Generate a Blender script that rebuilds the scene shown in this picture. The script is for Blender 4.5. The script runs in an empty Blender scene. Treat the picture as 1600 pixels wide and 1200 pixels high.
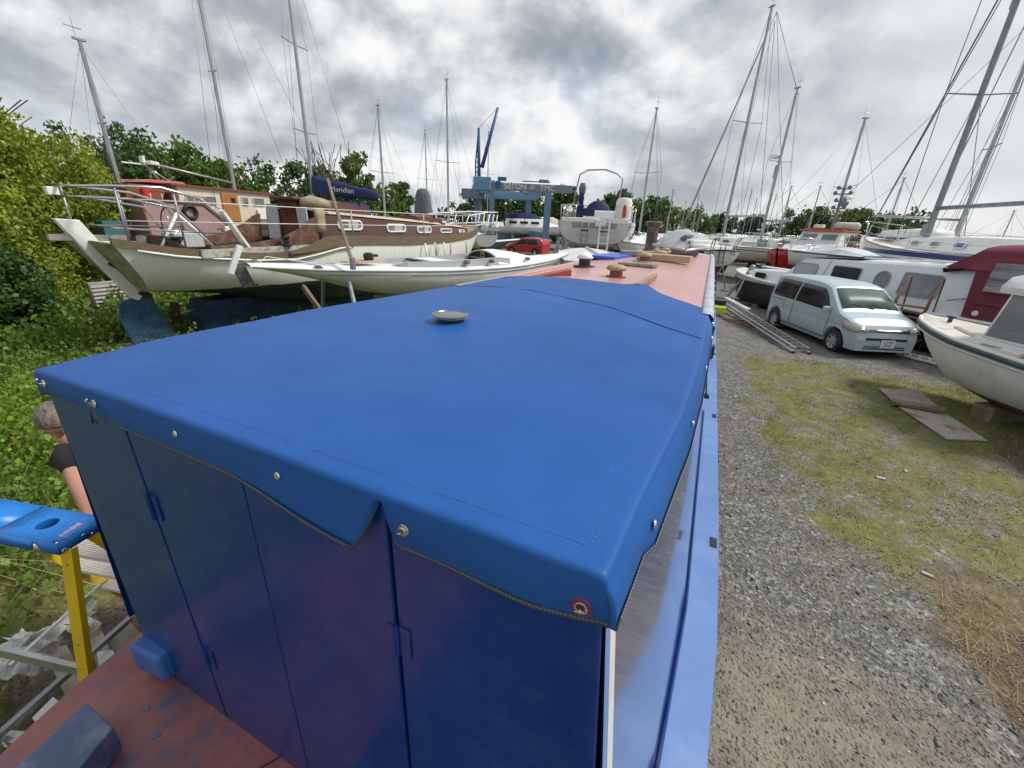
import bpy, bmesh, math, random
import numpy as np
from mathutils import Vector, Matrix
from math import sin, cos, pi, radians
random.seed(7); RNG = np.random.default_rng(7)
S = bpy.context.scene; COL = S.collection

# ---------------- camera, sky, sun, exposure ----------------
CAM = Vector((0, 0, 2.9)); FPX = 648.0
def _n(v): v = np.array(v, float); return v/np.linalg.norm(v)
_up = -_n((728-800, -(2245-600), -FPX))
_b = np.array((1118-800, -(358-600), -FPX), float); _b = _n(_b-_up*_b.dot(_up))
MW = np.array([np.cross(_b, _up), _b, _up])
cd = bpy.data.cameras.new('camera'); cam = bpy.data.objects.new('camera', cd); COL.objects.link(cam)
cd.sensor_width = 36; cd.lens = FPX/1600*36; cd.clip_start = 0.02; cd.clip_end = 3000
cam.matrix_world = Matrix.Translation(CAM) @ Matrix([list(r) for r in MW]).to_4x4()
S.camera = cam
SUN_EL, SUN_AZ = radians(50), radians(62)       # azimuth measured from +Y towards +X
w = bpy.data.worlds.new('World'); S.world = w; w.use_nodes = True
nt = w.node_tree; nt.nodes.clear(); N = nt.nodes.new; LK = nt.links.new
def wn(t, **k):
    n = N(t)
    for a, b in k.items(): setattr(n, a, b)
    return n
def wmath(op, a, b=None, c=None, clamp=False):
    n = N('ShaderNodeMath'); n.operation = op; n.use_clamp = clamp
    for i, v in enumerate((a, b, c)):
        if v is None: continue
        if isinstance(v, (int, float)): n.inputs[i].default_value = v
        else: LK(v, n.inputs[i])
    return n.outputs[0]
def wramp(fac, pts, interp='LINEAR'):
    n = N('ShaderNodeValToRGB'); n.color_ramp.interpolation = interp
    el = n.color_ramp.elements
    while len(el) > 2: el.remove(el[-1])
    for i, (p, c) in enumerate(pts):
        e = el[i] if i < 2 else el.new(p)
        e.position = p; e.color = (*c, 1) if len(c) == 3 else c
    LK(fac, n.inputs[0]); return n.outputs[0]
out = N('ShaderNodeOutputWorld')
sky = wn('ShaderNodeTexSky', sky_type='NISHITA', sun_disc=False, sun_elevation=SUN_EL, sun_rotation=SUN_AZ)
bg1 = N('ShaderNodeBackground'); LK(sky.outputs[0], bg1.inputs[0]); bg1.inputs[1].default_value = 0.11
tc = N('ShaderNodeTexCoord'); sep = N('ShaderNodeSeparateXYZ'); LK(tc.outputs['Generated'], sep.inputs[0])
dx, dy, dz = sep.outputs
zz = wmath('ADD', wmath('MAXIMUM', dz, 0.0), 0.30)
px_ = wmath('DIVIDE', dx, zz); py_ = wmath('DIVIDE', dy, zz)
cmb = N('ShaderNodeCombineXYZ'); LK(px_, cmb.inputs[0]); LK(py_, cmb.inputs[1])
def wnoise(vec, scale, detail, rough, dist=0.0, off=(0, 0, 0), sc=(1, 1, 1)):
    m = N('ShaderNodeMapping'); m.inputs['Location'].default_value = off; m.inputs['Scale'].default_value = sc
    LK(vec, m.inputs[0]); n = N('ShaderNodeTexNoise'); n.inputs['Scale'].default_value = scale
    n.inputs['Detail'].default_value = detail; n.inputs['Roughness'].default_value = rough
    n.inputs['Distortion'].default_value = dist; LK(m.outputs[0], n.inputs[0]); return n.outputs[0]
G_ = tc.outputs['Generated']
nA = wnoise(G_, 3.6, 9, 0.55, 0.15, (0.35, 0.9, 0.2), (1, 1, 1.5))
nB = wnoise(G_, 3.6, 6, 0.55, 0.15, (0.35+.012, 0.9+.0, 0.2+.075), (1, 1, 1.5))
nL = wnoise(cmb.outputs[0], 1.1, 4, 0.5, 0.1, (3.1, 1.7, 0))
nb = nA
right = wramp(wmath('MULTIPLY_ADD', dx, 0.5, 0.5), [(0.42, (0, 0, 0)), (0.62, (1, 1, 1))])
kk = wmath('MULTIPLY_ADD', right, -0.74, 1.0)
lit = wmath('MULTIPLY', wmath('SUBTRACT', nA, nB), 1.9)
dark = wmath('MULTIPLY', wmath('SUBTRACT', 0.52, nL), 0.85)
val = wmath('ADD', wmath('MULTIPLY_ADD', wramp(dz, [(0.0, (1, 1, 1)), (0.38, (0, 0, 0))]), 0.075, wmath('MULTIPLY_ADD', right, 0.06, 0.555)), wmath('MULTIPLY', kk, wmath('ADD', lit, dark)))
ccol = wramp(val, [(0.22, (.31, .335, .37)), (0.42, (.42, .445, .475)), (0.56, (.56, .59, .62)), (0.68, (.74, .76, .775)), (0.85, (.95, .955, .955))])
bg2 = N('ShaderNodeBackground'); LK(ccol, bg2.inputs[0]); bg2.inputs[1].default_value = 0.70
cov = wramp(nb, [(0.32, (.75, .75, .75)), (0.45, (.97, .97, .97))])
mx = N('ShaderNodeMixShader'); LK(cov, mx.inputs[0]); LK(bg1.outputs[0], mx.inputs[1]); LK(bg2.outputs[0], mx.inputs[2])
LK(mx.outputs[0], out.inputs[0])
sd = bpy.data.lights.new('sun', 'SUN'); sd.energy = 2.2; sd.angle = radians(11); sd.color = (1, .96, .9)
sun = bpy.data.objects.new('sun', sd); COL.objects.link(sun)
sdir = Vector((sin(SUN_AZ)*cos(SUN_EL), cos(SUN_AZ)*cos(SUN_EL), sin(SUN_EL)))
sun.rotation_euler = sdir.to_track_quat('Z', 'Y').to_euler(); sun.location = sdir*60
S.view_settings.view_transform = 'Standard'; S.view_settings.look = 'None'; S.view_settings.gamma = 1
S.cycles.max_bounces = 5; S.cycles.diffuse_bounces = 2; S.cycles.glossy_bounces = 3; S.cycles.transmission_bounces = 3; S.cycles.transparent_max_bounces = 6
S.view_settings.exposure = 0.55; S.view_settings.use_curve_mapping = False

# ---------------- helpers ----------------
def ray(px, py): return Vector(MW @ np.array([px-800, -(py-600), -FPX]))
def dp(px, py, d): return CAM + ray(px, py)/FPX*d
def onz(px, py, z): r = ray(px, py); return CAM + r*((z-CAM.z)/r.z)
def azp(deg, dist, z=0.0): a = radians(deg); return Vector((sin(a)*dist, cos(a)*dist, z))

MATS = {}
def M(name, c1, c2=None, scale=4.0, rough=.5, metal=0.0, bump=0.0, bscale=None, coat=0.0, contrast=(.35, .65), spec=.5,
      bands=None, streak=0.0, transm=0.0, alpha=1.0, sheen=0.0, aniso=(1, 1, 1), island=0.0, dirt=None, wob=.0, sub=0.0, transl=0.0):
    if name in MATS: return MATS[name]
    m = bpy.data.materials.new(name); m.use_nodes = True; t = m.node_tree; nn = t.nodes; L = t.links.new
    b = nn['Principled BSDF']; tcn = nn.new('ShaderNodeTexCoord')
    b.inputs['Roughness'].default_value = rough; b.inputs['Metallic'].default_value = metal
    b.inputs['Specular IOR Level'].default_value = spec; b.inputs['Coat Weight'].default_value = coat
    b.inputs['Coat Roughness'].default_value = .06
    if sheen: b.inputs['Sheen Weight'].default_value = sheen
    if transm: b.inputs['Transmission Weight'].default_value = transm
    if alpha < 1: b.inputs['Alpha'].default_value = alpha
    mp = nn.new('ShaderNodeMapping'); mp.inputs['Scale'].default_value = aniso; L(tcn.outputs['Object'], mp.inputs[0])
    def noise(sc, det=6, ro=.6):
        n = nn.new('ShaderNodeTexNoise'); n.inputs['Scale'].default_value = sc; n.inputs['Detail'].default_value = det
        n.inputs['Roughness'].default_value = ro; L(mp.outputs[0], n.inputs[0]); return n.outputs[0]
    def ramp(f, pts, interp='LINEAR'):
        r = nn.new('ShaderNodeValToRGB'); r.color_ramp.interpolation = interp; el = r.color_ramp.elements
        for i, (p, c) in enumerate(pts):
            e = el[i] if i < 2 else el.new(p)
            e.position = p; e.color = (*c, 1)
        L(f, r.inputs[0]); return r.outputs[0]
    def mix(f, a, bb, bt='MIX'):
        x = nn.new('ShaderNodeMix'); x.data_type = 'RGBA'; x.blend_type = bt
        for s, vv in ((0, f), (6, a), (7, bb)):
            if isinstance(vv, (int, float)): x.inputs[s].default_value = vv
            elif isinstance(vv, tuple): x.inputs[s].default_value = (*vv, 1)
            else: L(vv, x.inputs[s])
        return x.outputs[2]
    def mth(op, a, bb, c=None):
        x = nn.new('ShaderNodeMath'); x.operation = op
        for s, vv in enumerate((a, bb, c)):
            if vv is None: continue
            if isinstance(vv, (int, float)): x.inputs[s].default_value = vv
            else: L(vv, x.inputs[s])
        return x.outputs[0]
    if bands:          # [(z0,c0),(z1,c1)...] colour from z upwards
        sp = nn.new('ShaderNodeSeparateXYZ'); L(tcn.outputs['Object'], sp.inputs[0])
        z = sp.outputs[2]
        if wob: z = mth('ADD', z, mth('MULTIPLY', mth('SUBTRACT', noise(3), .5), wob))
        col = ramp(mth('DIVIDE', mth('ADD', z, 1.0), 6.0), [(max(0, (zz_+1)/6), cc) for zz_, cc in bands], 'CONSTANT')
    elif c2 is not None:
        col = mix(ramp(noise(scale), [(contrast[0], (0, 0, 0)), (contrast[1], (1, 1, 1))]), c1, c2)
    else: col = mix(0.0, c1, c1)
    if dirt:           # (colour, amount, scale)
        dc, am, ds = dirt
        col = mix(mth('MULTIPLY', ramp(noise(ds, 9, .7), [(.48, (0, 0, 0)), (.68, (1, 1, 1))]), am), col, dc)
    if streak:
        m2 = nn.new('ShaderNodeMapping'); m2.inputs['Scale'].default_value = (9, 9, .7); L(tcn.outputs['Object'], m2.inputs[0])
        n2 = nn.new('ShaderNodeTexNoise'); n2.inputs['Scale'].default_value = 1.6; n2.inputs['Detail'].default_value = 7; n2.inputs['Roughness'].default_value = .65; L(m2.outputs[0], n2.inputs[0])
        col = mix(mth('MULTIPLY', ramp(n2.outputs[0], [(.45, (0, 0, 0)), (.8, (1, 1, 1))]), streak), col, (.10, .085, .05))
    if island:
        g = nn.new('ShaderNodeNewGeometry'); hv = nn.new('ShaderNodeHueSaturation'); L(col, hv.inputs['Color'])
        L(mth('MULTIPLY_ADD', g.outputs['Random Per Island'], island, 1-island/2), hv.inputs['Value'])
        L(mth('MULTIPLY_ADD', g.outputs['Random Per Island'], .05, .475), hv.inputs['Hue']); col = hv.outputs[0]
    L(col, b.inputs['Base Color'])
    if bump:
        bp = nn.new('ShaderNodeBump'); bp.inputs['Strength'].default_value = min(1, bump); bp.inputs['Distance'].default_value = .01 if bump < 1 else .03
        L(noise(bscale or scale*4, 8, .65), bp.inputs['Height']); L(bp.outputs[0], b.inputs['Normal'])
    if rough > .12 and rough < .9:
        rr = mth('MULTIPLY_ADD', noise(scale*1.7), .25*rough, rough*.87); L(rr, b.inputs['Roughness'])
    if transl:
        tr = nn.new('ShaderNodeBsdfTranslucent'); L(col, tr.inputs[0]); sh = nn.new('ShaderNodeMixShader'); sh.inputs[0].default_value = transl
        L(b.outputs[0], sh.inputs[1]); L(tr.outputs[0], sh.inputs[2]); L(sh.outputs[0], nn['Material Output'].inputs[0])
    MATS[name] = m; return m

def tag(o, label=None, cat=None, group=None, kind=None):
    if label: o['label'] = label
    if cat: o['category'] = cat
    if group: o['group'] = group
    if kind: o['kind'] = kind
    return o
def empty(name, loc, rz=0.0, label=None, cat=None, group=None):
    o = bpy.data.objects.new(name, None); o.empty_display_size = .2; COL.objects.link(o)
    o.location = loc; o.rotation_euler = (0, 0, rz); return tag(o, label, cat, group)
class MB:
    def __init__(s): s.v = []; s.f = []
    def add(s, vs, fs):
        k = len(s.v); s.v += [tuple(v) for v in vs]; s.f += [tuple(i+k for i in f) for f in fs]; return s
    def box(s, c, d, R=None, taper=1.0):
        hx, hy, hz = d[0]/2, d[1]/2, d[2]/2; vs = []
        for z in (-1, 1):
            q = taper if z > 0 else 1
            for x, y in ((-1, -1), (1, -1), (1, 1), (-1, 1)): vs.append(Vector((x*hx*q, y*hy*q, z*hz)))
        if R is not None: vs = [R @ v for v in vs]
        c = Vector(c)
        return s.add([v+c for v in vs], [(3, 2, 1, 0), (4, 5, 6, 7), (0, 1, 5, 4), (1, 2, 6, 5), (2, 3, 7, 6), (3, 0, 4, 7)])
    def beam(s, a, b, wd, ht, up=(0, 0, 1)):
        a, b = Vector(a), Vector(b); d = b-a; L = d.length; x = d.normalized(); y = Vector(up).cross(x)
        if y.length < 1e-4: y = Vector((0, 1, 0)).cross(x)
        y.normalize(); z = x.cross(y); R = Matrix((x, y, z)).transposed()
        return s.box((a+b)/2, (L, wd, ht), R)
    def tube(s, pts, r, n=6, cap=True, r2=None):
        pts = [Vector(p) for p in pts]; m = len(pts); rs = [r+(r2-r)*i/(m-1) for i in range(m)] if r2 is not None else [r]*m
        vs = []; ref = None
        for i, p in enumerate(pts):
            t = (pts[min(i+1, m-1)]-pts[max(i-1, 0)]).normalized()
            if ref is None: ref = Vector((0, 0, 1)) if abs(t.z) < .9 else Vector((1, 0, 0))
            a = (ref-t*ref.dot(t)).normalized(); b = t.cross(a); ref = a
            vs += [p+(a*cos(2*pi*k/n)+b*sin(2*pi*k/n))*rs[i] for k in range(n)]
        fs = [(i*n+k, i*n+(k+1) % n, (i+1)*n+(k+1) % n, (i+1)*n+k) for i in range(m-1) for k in range(n)]
        if cap: fs += [tuple(range(n-1, -1, -1)), tuple((m-1)*n+k for k in range(n))]
        return s.add(vs, fs)
    def lathe(s, prof, c, n=16, ax='z', cap=True):
        vs = []
        for r, z in prof:
            for k in range(n):
                x, y = r*cos(2*pi*k/n), r*sin(2*pi*k/n)
                vs.append({'z': (x, y, z), 'y': (x, z, y), 'x': (z, x, y)}[ax])
        c = Vector(c); m = len(prof)
        fs = [(i*n+k, i*n+(k+1) % n, (i+1)*n+(k+1) % n, (i+1)*n+k) for i in range(m-1) for k in range(n)]
        if cap: fs += [tuple(range(n-1, -1, -1)), tuple((m-1)*n+k for k in range(n))]
        return s.add([Vector(v)+c for v in vs], fs)
    def prism(s, poly, ext):     # 3-D polygon extruded by vector ext
        n = len(poly); e = Vector(ext); vs = [Vector(p) for p in poly]+[Vector(p)+e for p in poly]
        return s.add(vs, [tuple(range(n-1, -1, -1)), tuple(range(n, 2*n))]+[(i, (i+1) % n, n+(i+1) % n, n+i) for i in range(n)])
    def grid(s, P, close=False):
        n, m = len(P), len(P[0]); vs = [p for r in P for p in r]
        fs = [(i*m+j, i*m+(j+1) % m, (i+1)*m+(j+1) % m, (i+1)*m+j) for i in range(n-1) for j in range(m if close else m-1)]
        return s.add(vs, fs)
    def loft(s, secs, cap=True):
        m = len(secs[0]); s0 = len(s.v); s.grid(secs, True)
        if cap: s.f += [tuple(s0+k for k in range(m-1, -1, -1)), tuple(s0+(len(secs)-1)*m+k for k in range(m))]
        return s
    def blob(s, c, r, sx=1, sy=1, sz=1, n=8, m=5, R=None):
        vs = []; c = Vector(c)
        for i in range(m+1):
            a = pi*i/m
            for k in range(n):
                v = Vector((r*sx*sin(a)*cos(2*pi*k/n), r*sy*sin(a)*sin(2*pi*k/n), r*sz*cos(a)))
                if R is not None: v = R @ v
                vs.append(v+c)
        return s.add(vs, [(i*n+k, (i+1)*n+k, (i+1)*n+(k+1) % n, i*n+(k+1) % n) for i in range(m) for k in range(n)])
    def build(s, name, mat, parent=None, smooth=False, bevel=0, label=None, autosm=None, subsurf=0, solid=0):
        me = bpy.data.meshes.new(name); me.from_pydata([tuple(v) for v in s.v], [], s.f); me.validate(); 
        if smooth or autosm:
            me.polygons.foreach_set('use_smooth', [True]*len(me.polygons))
        mats = mat if isinstance(mat, (list, tuple)) else [mat]
        for q in mats: me.materials.append(q)
        bm = bmesh.new(); bm.from_mesh(me); bmesh.ops.remove_doubles(bm, verts=bm.verts, dist=1e-5)
        bmesh.ops.recalc_face_normals(bm, faces=bm.faces); bm.to_mesh(me); bm.free()
        o = bpy.data.objects.new(name, me); COL.objects.link(o)
        if parent: o.parent = parent
        if solid: q = o.modifiers.new('s', 'SOLIDIFY'); q.thickness = solid; q.offset = 0
        if subsurf: q = o.modifiers.new('u', 'SUBSURF'); q.levels = q.render_levels = subsurf
        if bevel: q = o.modifiers.new('b', 'BEVEL'); q.width = bevel; q.segments = 2; q.limit_method = 'ANGLE'
        if autosm: me.set_sharp_from_angle(angle=radians(autosm))
        if label: o['label'] = label
        return o
def bx(name, mat, parent, c, d, R=None, **k): return MB().box(c, d, R).build(name, mat, parent, **k)
def tb(name, mat, parent, pts, r, n=6, **k): return MB().tube(pts, r, n, r2=k.pop('r2', None)).build(name, mat, parent, smooth=True, **k)
def interp(x, tab): return float(np.interp(x, [a for a, b in tab], [b for a, b in tab]))
def rr(w_, h_, r, n=4):
    pts = []
    for cx, cy, a0 in ((w_/2-r, h_/2-r, 0), (-w_/2+r, h_/2-r, 90), (-w_/2+r, -h_/2+r, 180), (w_/2-r, -h_/2+r, 270)):
        for k in range(n+1): a = radians(a0+90*k/n); pts.append((cx+r*cos(a), cy+r*sin(a)))
    return pts
def window(parent, c, u, v, w_, h_, r, fm, pm, t=.02, fw=.03, name='window'):
    u, v = Vector(u).normalized(), Vector(v).normalized(); n = u.cross(v); c = Vector(c)
    o_, i_ = rr(w_, h_, r), rr(w_-2*fw, h_-2*fw, max(.005, r-fw)); k = len(o_)
    P = [[c+u*a+v*b-n*.01 for a, b in o_], [c+u*a+v*b+n*t for a, b in o_], [c+u*a+v*b+n*t for a, b in i_], [c+u*a+v*b+n*.002 for a, b in i_]]
    f = MB().grid(P, True).build(name, fm, parent)
    MB().add([c+u*a+v*b+n*.004 for a, b in i_], [tuple(range(k))]).build('pane', pm, f)
    return f
def text(body, size, mat, parent, origin, u, v, name='lettering', ext=.004, sx=1.0):
    cu = bpy.data.curves.new('t', 'FONT'); cu.body = body; cu.size = size; cu.extrude = ext; cu.align_x = 'CENTER'; cu.align_y = 'CENTER'; cu.resolution_u = 3
    to = bpy.data.objects.new('t', cu); COL.objects.link(to); dg = bpy.context.evaluated_depsgraph_get()
    me = bpy.data.meshes.new_from_object(to.evaluated_get(dg)); bpy.data.objects.remove(to); me.materials.clear(); me.materials.append(mat)
    u, v = Vector(u).normalized(), Vector(v).normalized(); n = u.cross(v)
    me.transform(Matrix.Translation(Vector(origin)) @ Matrix((u*sx, v, n)).transposed().to_4x4())
    o = bpy.data.objects.new(name, me); COL.objects.link(o); o.parent = parent; return o
def npmesh(name, V, F, mat, parent=None, smooth=False, attr=None):
    me = bpy.data.meshes.new(name); nv, nf, k = len(V), len(F), F.shape[1]
    me.vertices.add(nv); me.vertices.foreach_set('co', V.astype(np.float32).ravel())
    me.loops.add(nf*k); me.loops.foreach_set('vertex_index', F.astype(np.int32).ravel())
    me.polygons.add(nf); me.polygons.foreach_set('loop_start', np.arange(0, nf*k, k, dtype=np.int32))
    me.polygons.foreach_set('loop_total', np.full(nf, k, dtype=np.int32))
    if smooth: me.polygons.foreach_set('use_smooth', np.ones(nf, dtype=bool))
    me.update(calc_edges=True); me.materials.append(mat)
    if attr is not None:
        for an, av in attr.items():
            a = me.attributes.new(an, 'FLOAT', 'POINT'); a.data.foreach_set('value', av.astype(np.float32))
    o = bpy.data.objects.new(name, me); COL.objects.link(o)
    if parent: o.parent = parent
    return o
def quads(C, size, aspect=.6, tilt=1.0, up=None):
    n = len(C); size = np.broadcast_to(size, (n,))
    a = RNG.normal(size=(n, 3)); a[:, 2] *= tilt
    a /= np.linalg.norm(a, axis=1)[:, None]; b = RNG.normal(size=(n, 3)); b -= a*(a*b).sum(1)[:, None]; b /= np.linalg.norm(b, axis=1)[:, None]
    l, wd = a*size[:, None]*.5, b*(size*aspect*.5)[:, None]
    V = np.stack([C-l, C+wd, C+l, C-wd], 1).reshape(-1, 3)
    return V, np.arange(4*n).reshape(n, 4)

# ---------------- materials ----------------
STEEL = M('stainless', (.62, .63, .64), rough=.22, metal=1.0)
ALU = M('aluminium', (.62, .63, .64), (.5, .5, .5), scale=20, rough=.4, metal=.85)
GALV = M('galvanised', (.38, .40, .42), (.28, .29, .3), scale=8, rough=.5, metal=.7)
MASTM = M('mast_alloy', (.42, .43, .45), (.33, .34, .36), scale=3, rough=.42, metal=.6)
WIRE = M('rigging_wire', (.22, .23, .25), rough=.4, metal=.6)
WHITE = M('white_gelcoat', (.84, .85, .84), (.78, .79, .77), scale=2, rough=.3, coat=.2, dirt=((.45, .43, .36), .35, 3.5))
WHITE2 = M('white_paint', (.84, .84, .82), (.76, .76, .73), scale=5, rough=.42, bump=.15)
CREAM = M('cream_gelcoat', (.72, .69, .60), (.62, .6, .52), scale=2, rough=.35, streak=.25)
BLACK = M('black_rubber', (.018, .018, .02), rough=.5)
GLASS = M('dark_glass', (.008, .010, .012), rough=.06, spec=.4)
GLASSG = M('grey_glass', (.10, .12, .13), (.2, .23, .25), scale=1.5, rough=.08, spec=.8)
NAVY = M('navy_cloth', (.012, .022, .085), (.02, .03, .11), scale=8, rough=.8, bump=.4)
WOODD = M('dark_varnish', (.10, .045, .028), (.055, .028, .02), scale=4, rough=.4, aniso=(1, 1, 5), bump=.2, dirt=((.22, .17, .10), .5, 5))
WOODG = M('weathered_wood', (.24, .19, .14), (.15, .11, .075), scale=6, rough=.8, bump=.5, dirt=((.12, .13, .05), .5, 3))
TEAKG = M('grey_plank', (.36, .33, .29), (.25, .22, .19), scale=8, rough=.85, bump=.4, dirt=((.14, .11, .09), .6, 6))

# ---------------- ground ----------------
_perm = RNG.random((256, 256))
def vn(x, y, s):
    x = np.asarray(x, float)*s+1000.3; y = np.asarray(y, float)*s+1000.7
    xi, yi = np.floor(x).astype(int), np.floor(y).astype(int); fx, fy = x-xi, y-yi
    fx = fx*fx*(3-2*fx); fy = fy*fy*(3-2*fy)
    g = lambda a, b: _perm[a % 256, b % 256]
    return (g(xi, yi)*(1-fx)+g(xi+1, yi)*fx)*(1-fy)+(g(xi, yi+1)*(1-fx)+g(xi+1, yi+1)*fx)*fy
def fbm(x, y, s, o=4): return sum(vn(x, y, s*2**k)*.5**k for k in range(o))/sum(.5**k for k in range(o))
def sst(a, b, x): t = np.clip((x-a)/(b-a), 0, 1); return t*t*(3-2*t)
def fields(x, y):
    x = np.asarray(x, float); y = np.asarray(y, float)
    n1 = fbm(x, y, .9); n2 = fbm(x+50, y, 2.6); n3 = fbm(x, y+80, .35)
    xb = np.interp(y, [1.5, 2.6, 3.2, 4.0, 4.4, 4.9, 5.9, 7.7, 9.9, 11], [2.9, 2.5, 2.2, 1.9, 1.75, 1.5, 1.2, 1.0, .85, 1.0])
    right = sst(-.45, .75, x-xb+(n1-.5)*1.8+(n2-.5)*.8)*sst(0, 1.0, 12.0-y+(n1-.5)*2.5+np.clip(x-4.5, 0, 3)*.8)*(x > .3)
    grass = right*(.45+.55*sst(.38, .60, n2*.6+fbm(x+20, y, 6)*.4))*(1-.55*sst(4.6, 3.4, y+(n1-.5)*2))
    mud = sst(0, .5, x-3.9-.12*(y-6))*sst(9.4, 8.2, y)*sst(4.2, 5.2, y)*(x < 8)
    lush = sst(3.3, 3.9, x)*sst(7.4, 8.2, y)*sst(11.4, 10.4, y)
    dry = right*np.maximum(1.25*sst(4.9, 3.9, y+(n1-.5)*1.2), .30*sst(.52, .64, n3))
    mud2 = right*sst(4.9, 3.7, y+(n2-.5)*1.5)*sst(.44, .56, fbm(x+70, y+3, 1.7))*1.25
    grass = np.clip(grass*(1-np.maximum(mud, mud2)*.9)+lush*.7, 0, 1)
    leftz = sst(-1.7, -2.4, x+(n1-.5)*.6)*sst(13, 10, y+(n1-.5)*3)*(y > -6)
    farleft = sst(-11, -12.5, x)*sst(60, 30, y)
    gl = np.clip(np.maximum(leftz, farleft), 0, 1)
    lmud = leftz*sst(.5, .62, n1)*.5 + sst(1.5, .2, np.hypot((x+2.7)/1.0, (y-1.0)/.8))*.9
    grass = np.maximum(grass, gl*(1-np.clip(lmud, 0, 1)*.8))
    sand = sst(3.3, 2.2, y+(n1-.5)*.8)*sst(2.4, 1.6, x)*(x > 0)
    farg = sst(60, 110, np.hypot(x, y))*.8
    return np.maximum(grass, farg), np.clip(dry*sst(2.0, 2.5, x+(n2-.5)*.5), 0, 1.3), np.clip(mud+mud2+lmud, 0, 1), sand
def axis(lo, hi, n, c=0., k=4.5):
    t = np.linspace(-1, 1, n); s = np.sinh(k*t)/np.sinh(k); return np.where(t < 0, c-(c-lo)*(-s), c+(hi-c)*s)
gx = axis(-420, 420, 420, 0, 6.2); gy = axis(-60, 900, 420, 4, 7.2)
X, Y = np.meshgrid(gx, gy, indexing='ij')
Gg, Gd, Gm, Gs = fields(X.ravel(), Y.ravel())
near = sst(30, 12, np.hypot(X, Y).ravel())
Z = (fbm(X, Y, .5).ravel()-.5)*.10*near + (fbm(X, Y, 3.0).ravel()-.5)*.03*near + Gg*.012*near
def groundz(x, y):
    nr = sst(30, 12, np.hypot(x, y)); return (fbm(x, y, .5)-.5)*.10*nr+(fbm(x, y, 3.0)-.5)*.03*nr
n_ = len(gx); I = np.arange(n_*len(gy)).reshape(n_, len(gy))
F = np.stack([I[:-1, :-1], I[1:, :-1], I[1:, 1:], I[:-1, 1:]], -1).reshape(-1, 4)
gm = bpy.data.materials.new('yard_ground'); gm.use_nodes = True; t = gm.node_tree; L = t.links.new
pb = t.nodes['Principled BSDF']; pb.inputs['Roughness'].default_value = .9
tcg = t.nodes.new('ShaderNodeTexCoord')
def gn(typ, sc, det=6, ro=.6, feat=None):
    n = t.nodes.new(typ); n.inputs['Scale'].default_value = sc
    if typ == 'ShaderNodeTexNoise': n.inputs['Detail'].default_value = det; n.inputs['Roughness'].default_value = ro
    elif feat: n.feature = feat
    L(tcg.outputs['Object'], n.inputs[0]); return n
def gramp(f, pts):
    r = t.nodes.new('ShaderNodeValToRGB'); el = r.color_ramp.elements
    for i, (p, c) in enumerate(pts):
        e = el[i] if i < 2 else el.new(p)
        e.position = p; e.color = (*c, 1)
    L(f, r.inputs[0]); return r.outputs[0]
def gmix(f, a, b_, bt='MIX'):
    x = t.nodes.new('ShaderNodeMix'); x.data_type = 'RGBA'; x.blend_type = bt
    for s, v_ in ((0, f), (6, a), (7, b_)):
        if isinstance(v_, (int, float)): x.inputs[s].default_value = v_
        elif isinstance(v_, tuple): x.inputs[s].default_value = (*v_, 1)
        else: L(v_, x.inputs[s])
    return x.outputs[2]
def gmath(op, a, b_, c=None):
    x = t.nodes.new('ShaderNodeMath'); x.operation = op; x.use_clamp = True
    for s, v_ in enumerate((a, b_, c)):
        if v_ is None: continue
        if isinstance(v_, (int, float)): x.inputs[s].default_value = v_
        else: L(v_, x.inputs[s])
    return x.outputs[0]
def gmath2(op, a, b_):
    x = t.nodes.new('ShaderNodeMath'); x.operation = op
    for s, v_ in enumerate((a, b_)):
        if isinstance(v_, (int, float)): x.inputs[s].default_value = v_
        else: L(v_, x.inputs[s])
    return x.outputs[0]
def gattr(n):
    a = t.nodes.new('ShaderNodeAttribute'); a.attribute_name = n; return a.outputs['Fac']
vo = gn('ShaderNodeTexVoronoi', 34); vo2 = gn('ShaderNodeTexVoronoi', 75)
sepc = t.nodes.new('ShaderNodeSeparateColor'); L(vo.outputs['Color'], sepc.inputs[0])
gravel = gramp(sepc.outputs[0], [(0, (.075, .08, .08)), (.35, (.13, .135, .133)), (.7, (.19, .195, .19)), (.93, (.27, .27, .25)), (1, (.40, .39, .36))])
gravel = gmix(gramp(gn('ShaderNodeTexNoise', 1.7, 8).outputs[0], [(.42, (0, 0, 0)), (.65, (1, 1, 1))]), gravel, gmix(.55, gravel, (.20, .16, .115)))
gravel = gmix(gramp(gn('ShaderNodeTexNoise', 7, 8, .7).outputs[0], [(.55, (0, 0, 0)), (.72, (1, 1, 1))]), gravel, (.12, .085, .055))
sandc = gramp(gn('ShaderNodeTexNoise', 60, 4, .8).outputs[0], [(.3, (.16, .13, .10)), (.55, (.27, .23, .18)), (.75, (.42, .38, .31))])
grassc = gramp(gn('ShaderNodeTexNoise', 9, 9, .75).outputs[0], [(.33, (.075, .075, .03)), (.46, (.14, .135, .042)), (.56, (.155, .165, .045)), (.72, (.29, .27, .11))])
dryc = gramp(gn('ShaderNodeTexNoise', 14, 9, .8).outputs[0], [(.3, (.09, .065, .04)), (.5, (.17, .13, .075)), (.72, (.30, .24, .145))])
mudc = gramp(gn('ShaderNodeTexNoise', 12, 8, .7).outputs[0], [(.35, (.055, .036, .026)), (.65, (.13, .09, .065))])
brk = gn('ShaderNodeTexNoise', 22, 6, .75).outputs[0]
mid = gn('ShaderNodeTexNoise', 5.5, 7, .72).outputs[0]
jit = gmath('ADD', gmath('MULTIPLY', brk, .45), gmath('MULTIPLY', mid, .75))
def soft(a, k=1.0): return gmath('MULTIPLY', gmath2('SUBTRACT', gmath2('ADD', gmath2('MULTIPLY', gattr(a), .85), gmath2('MULTIPLY', jit, 1.7)), 1.27), 2.3)
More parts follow.
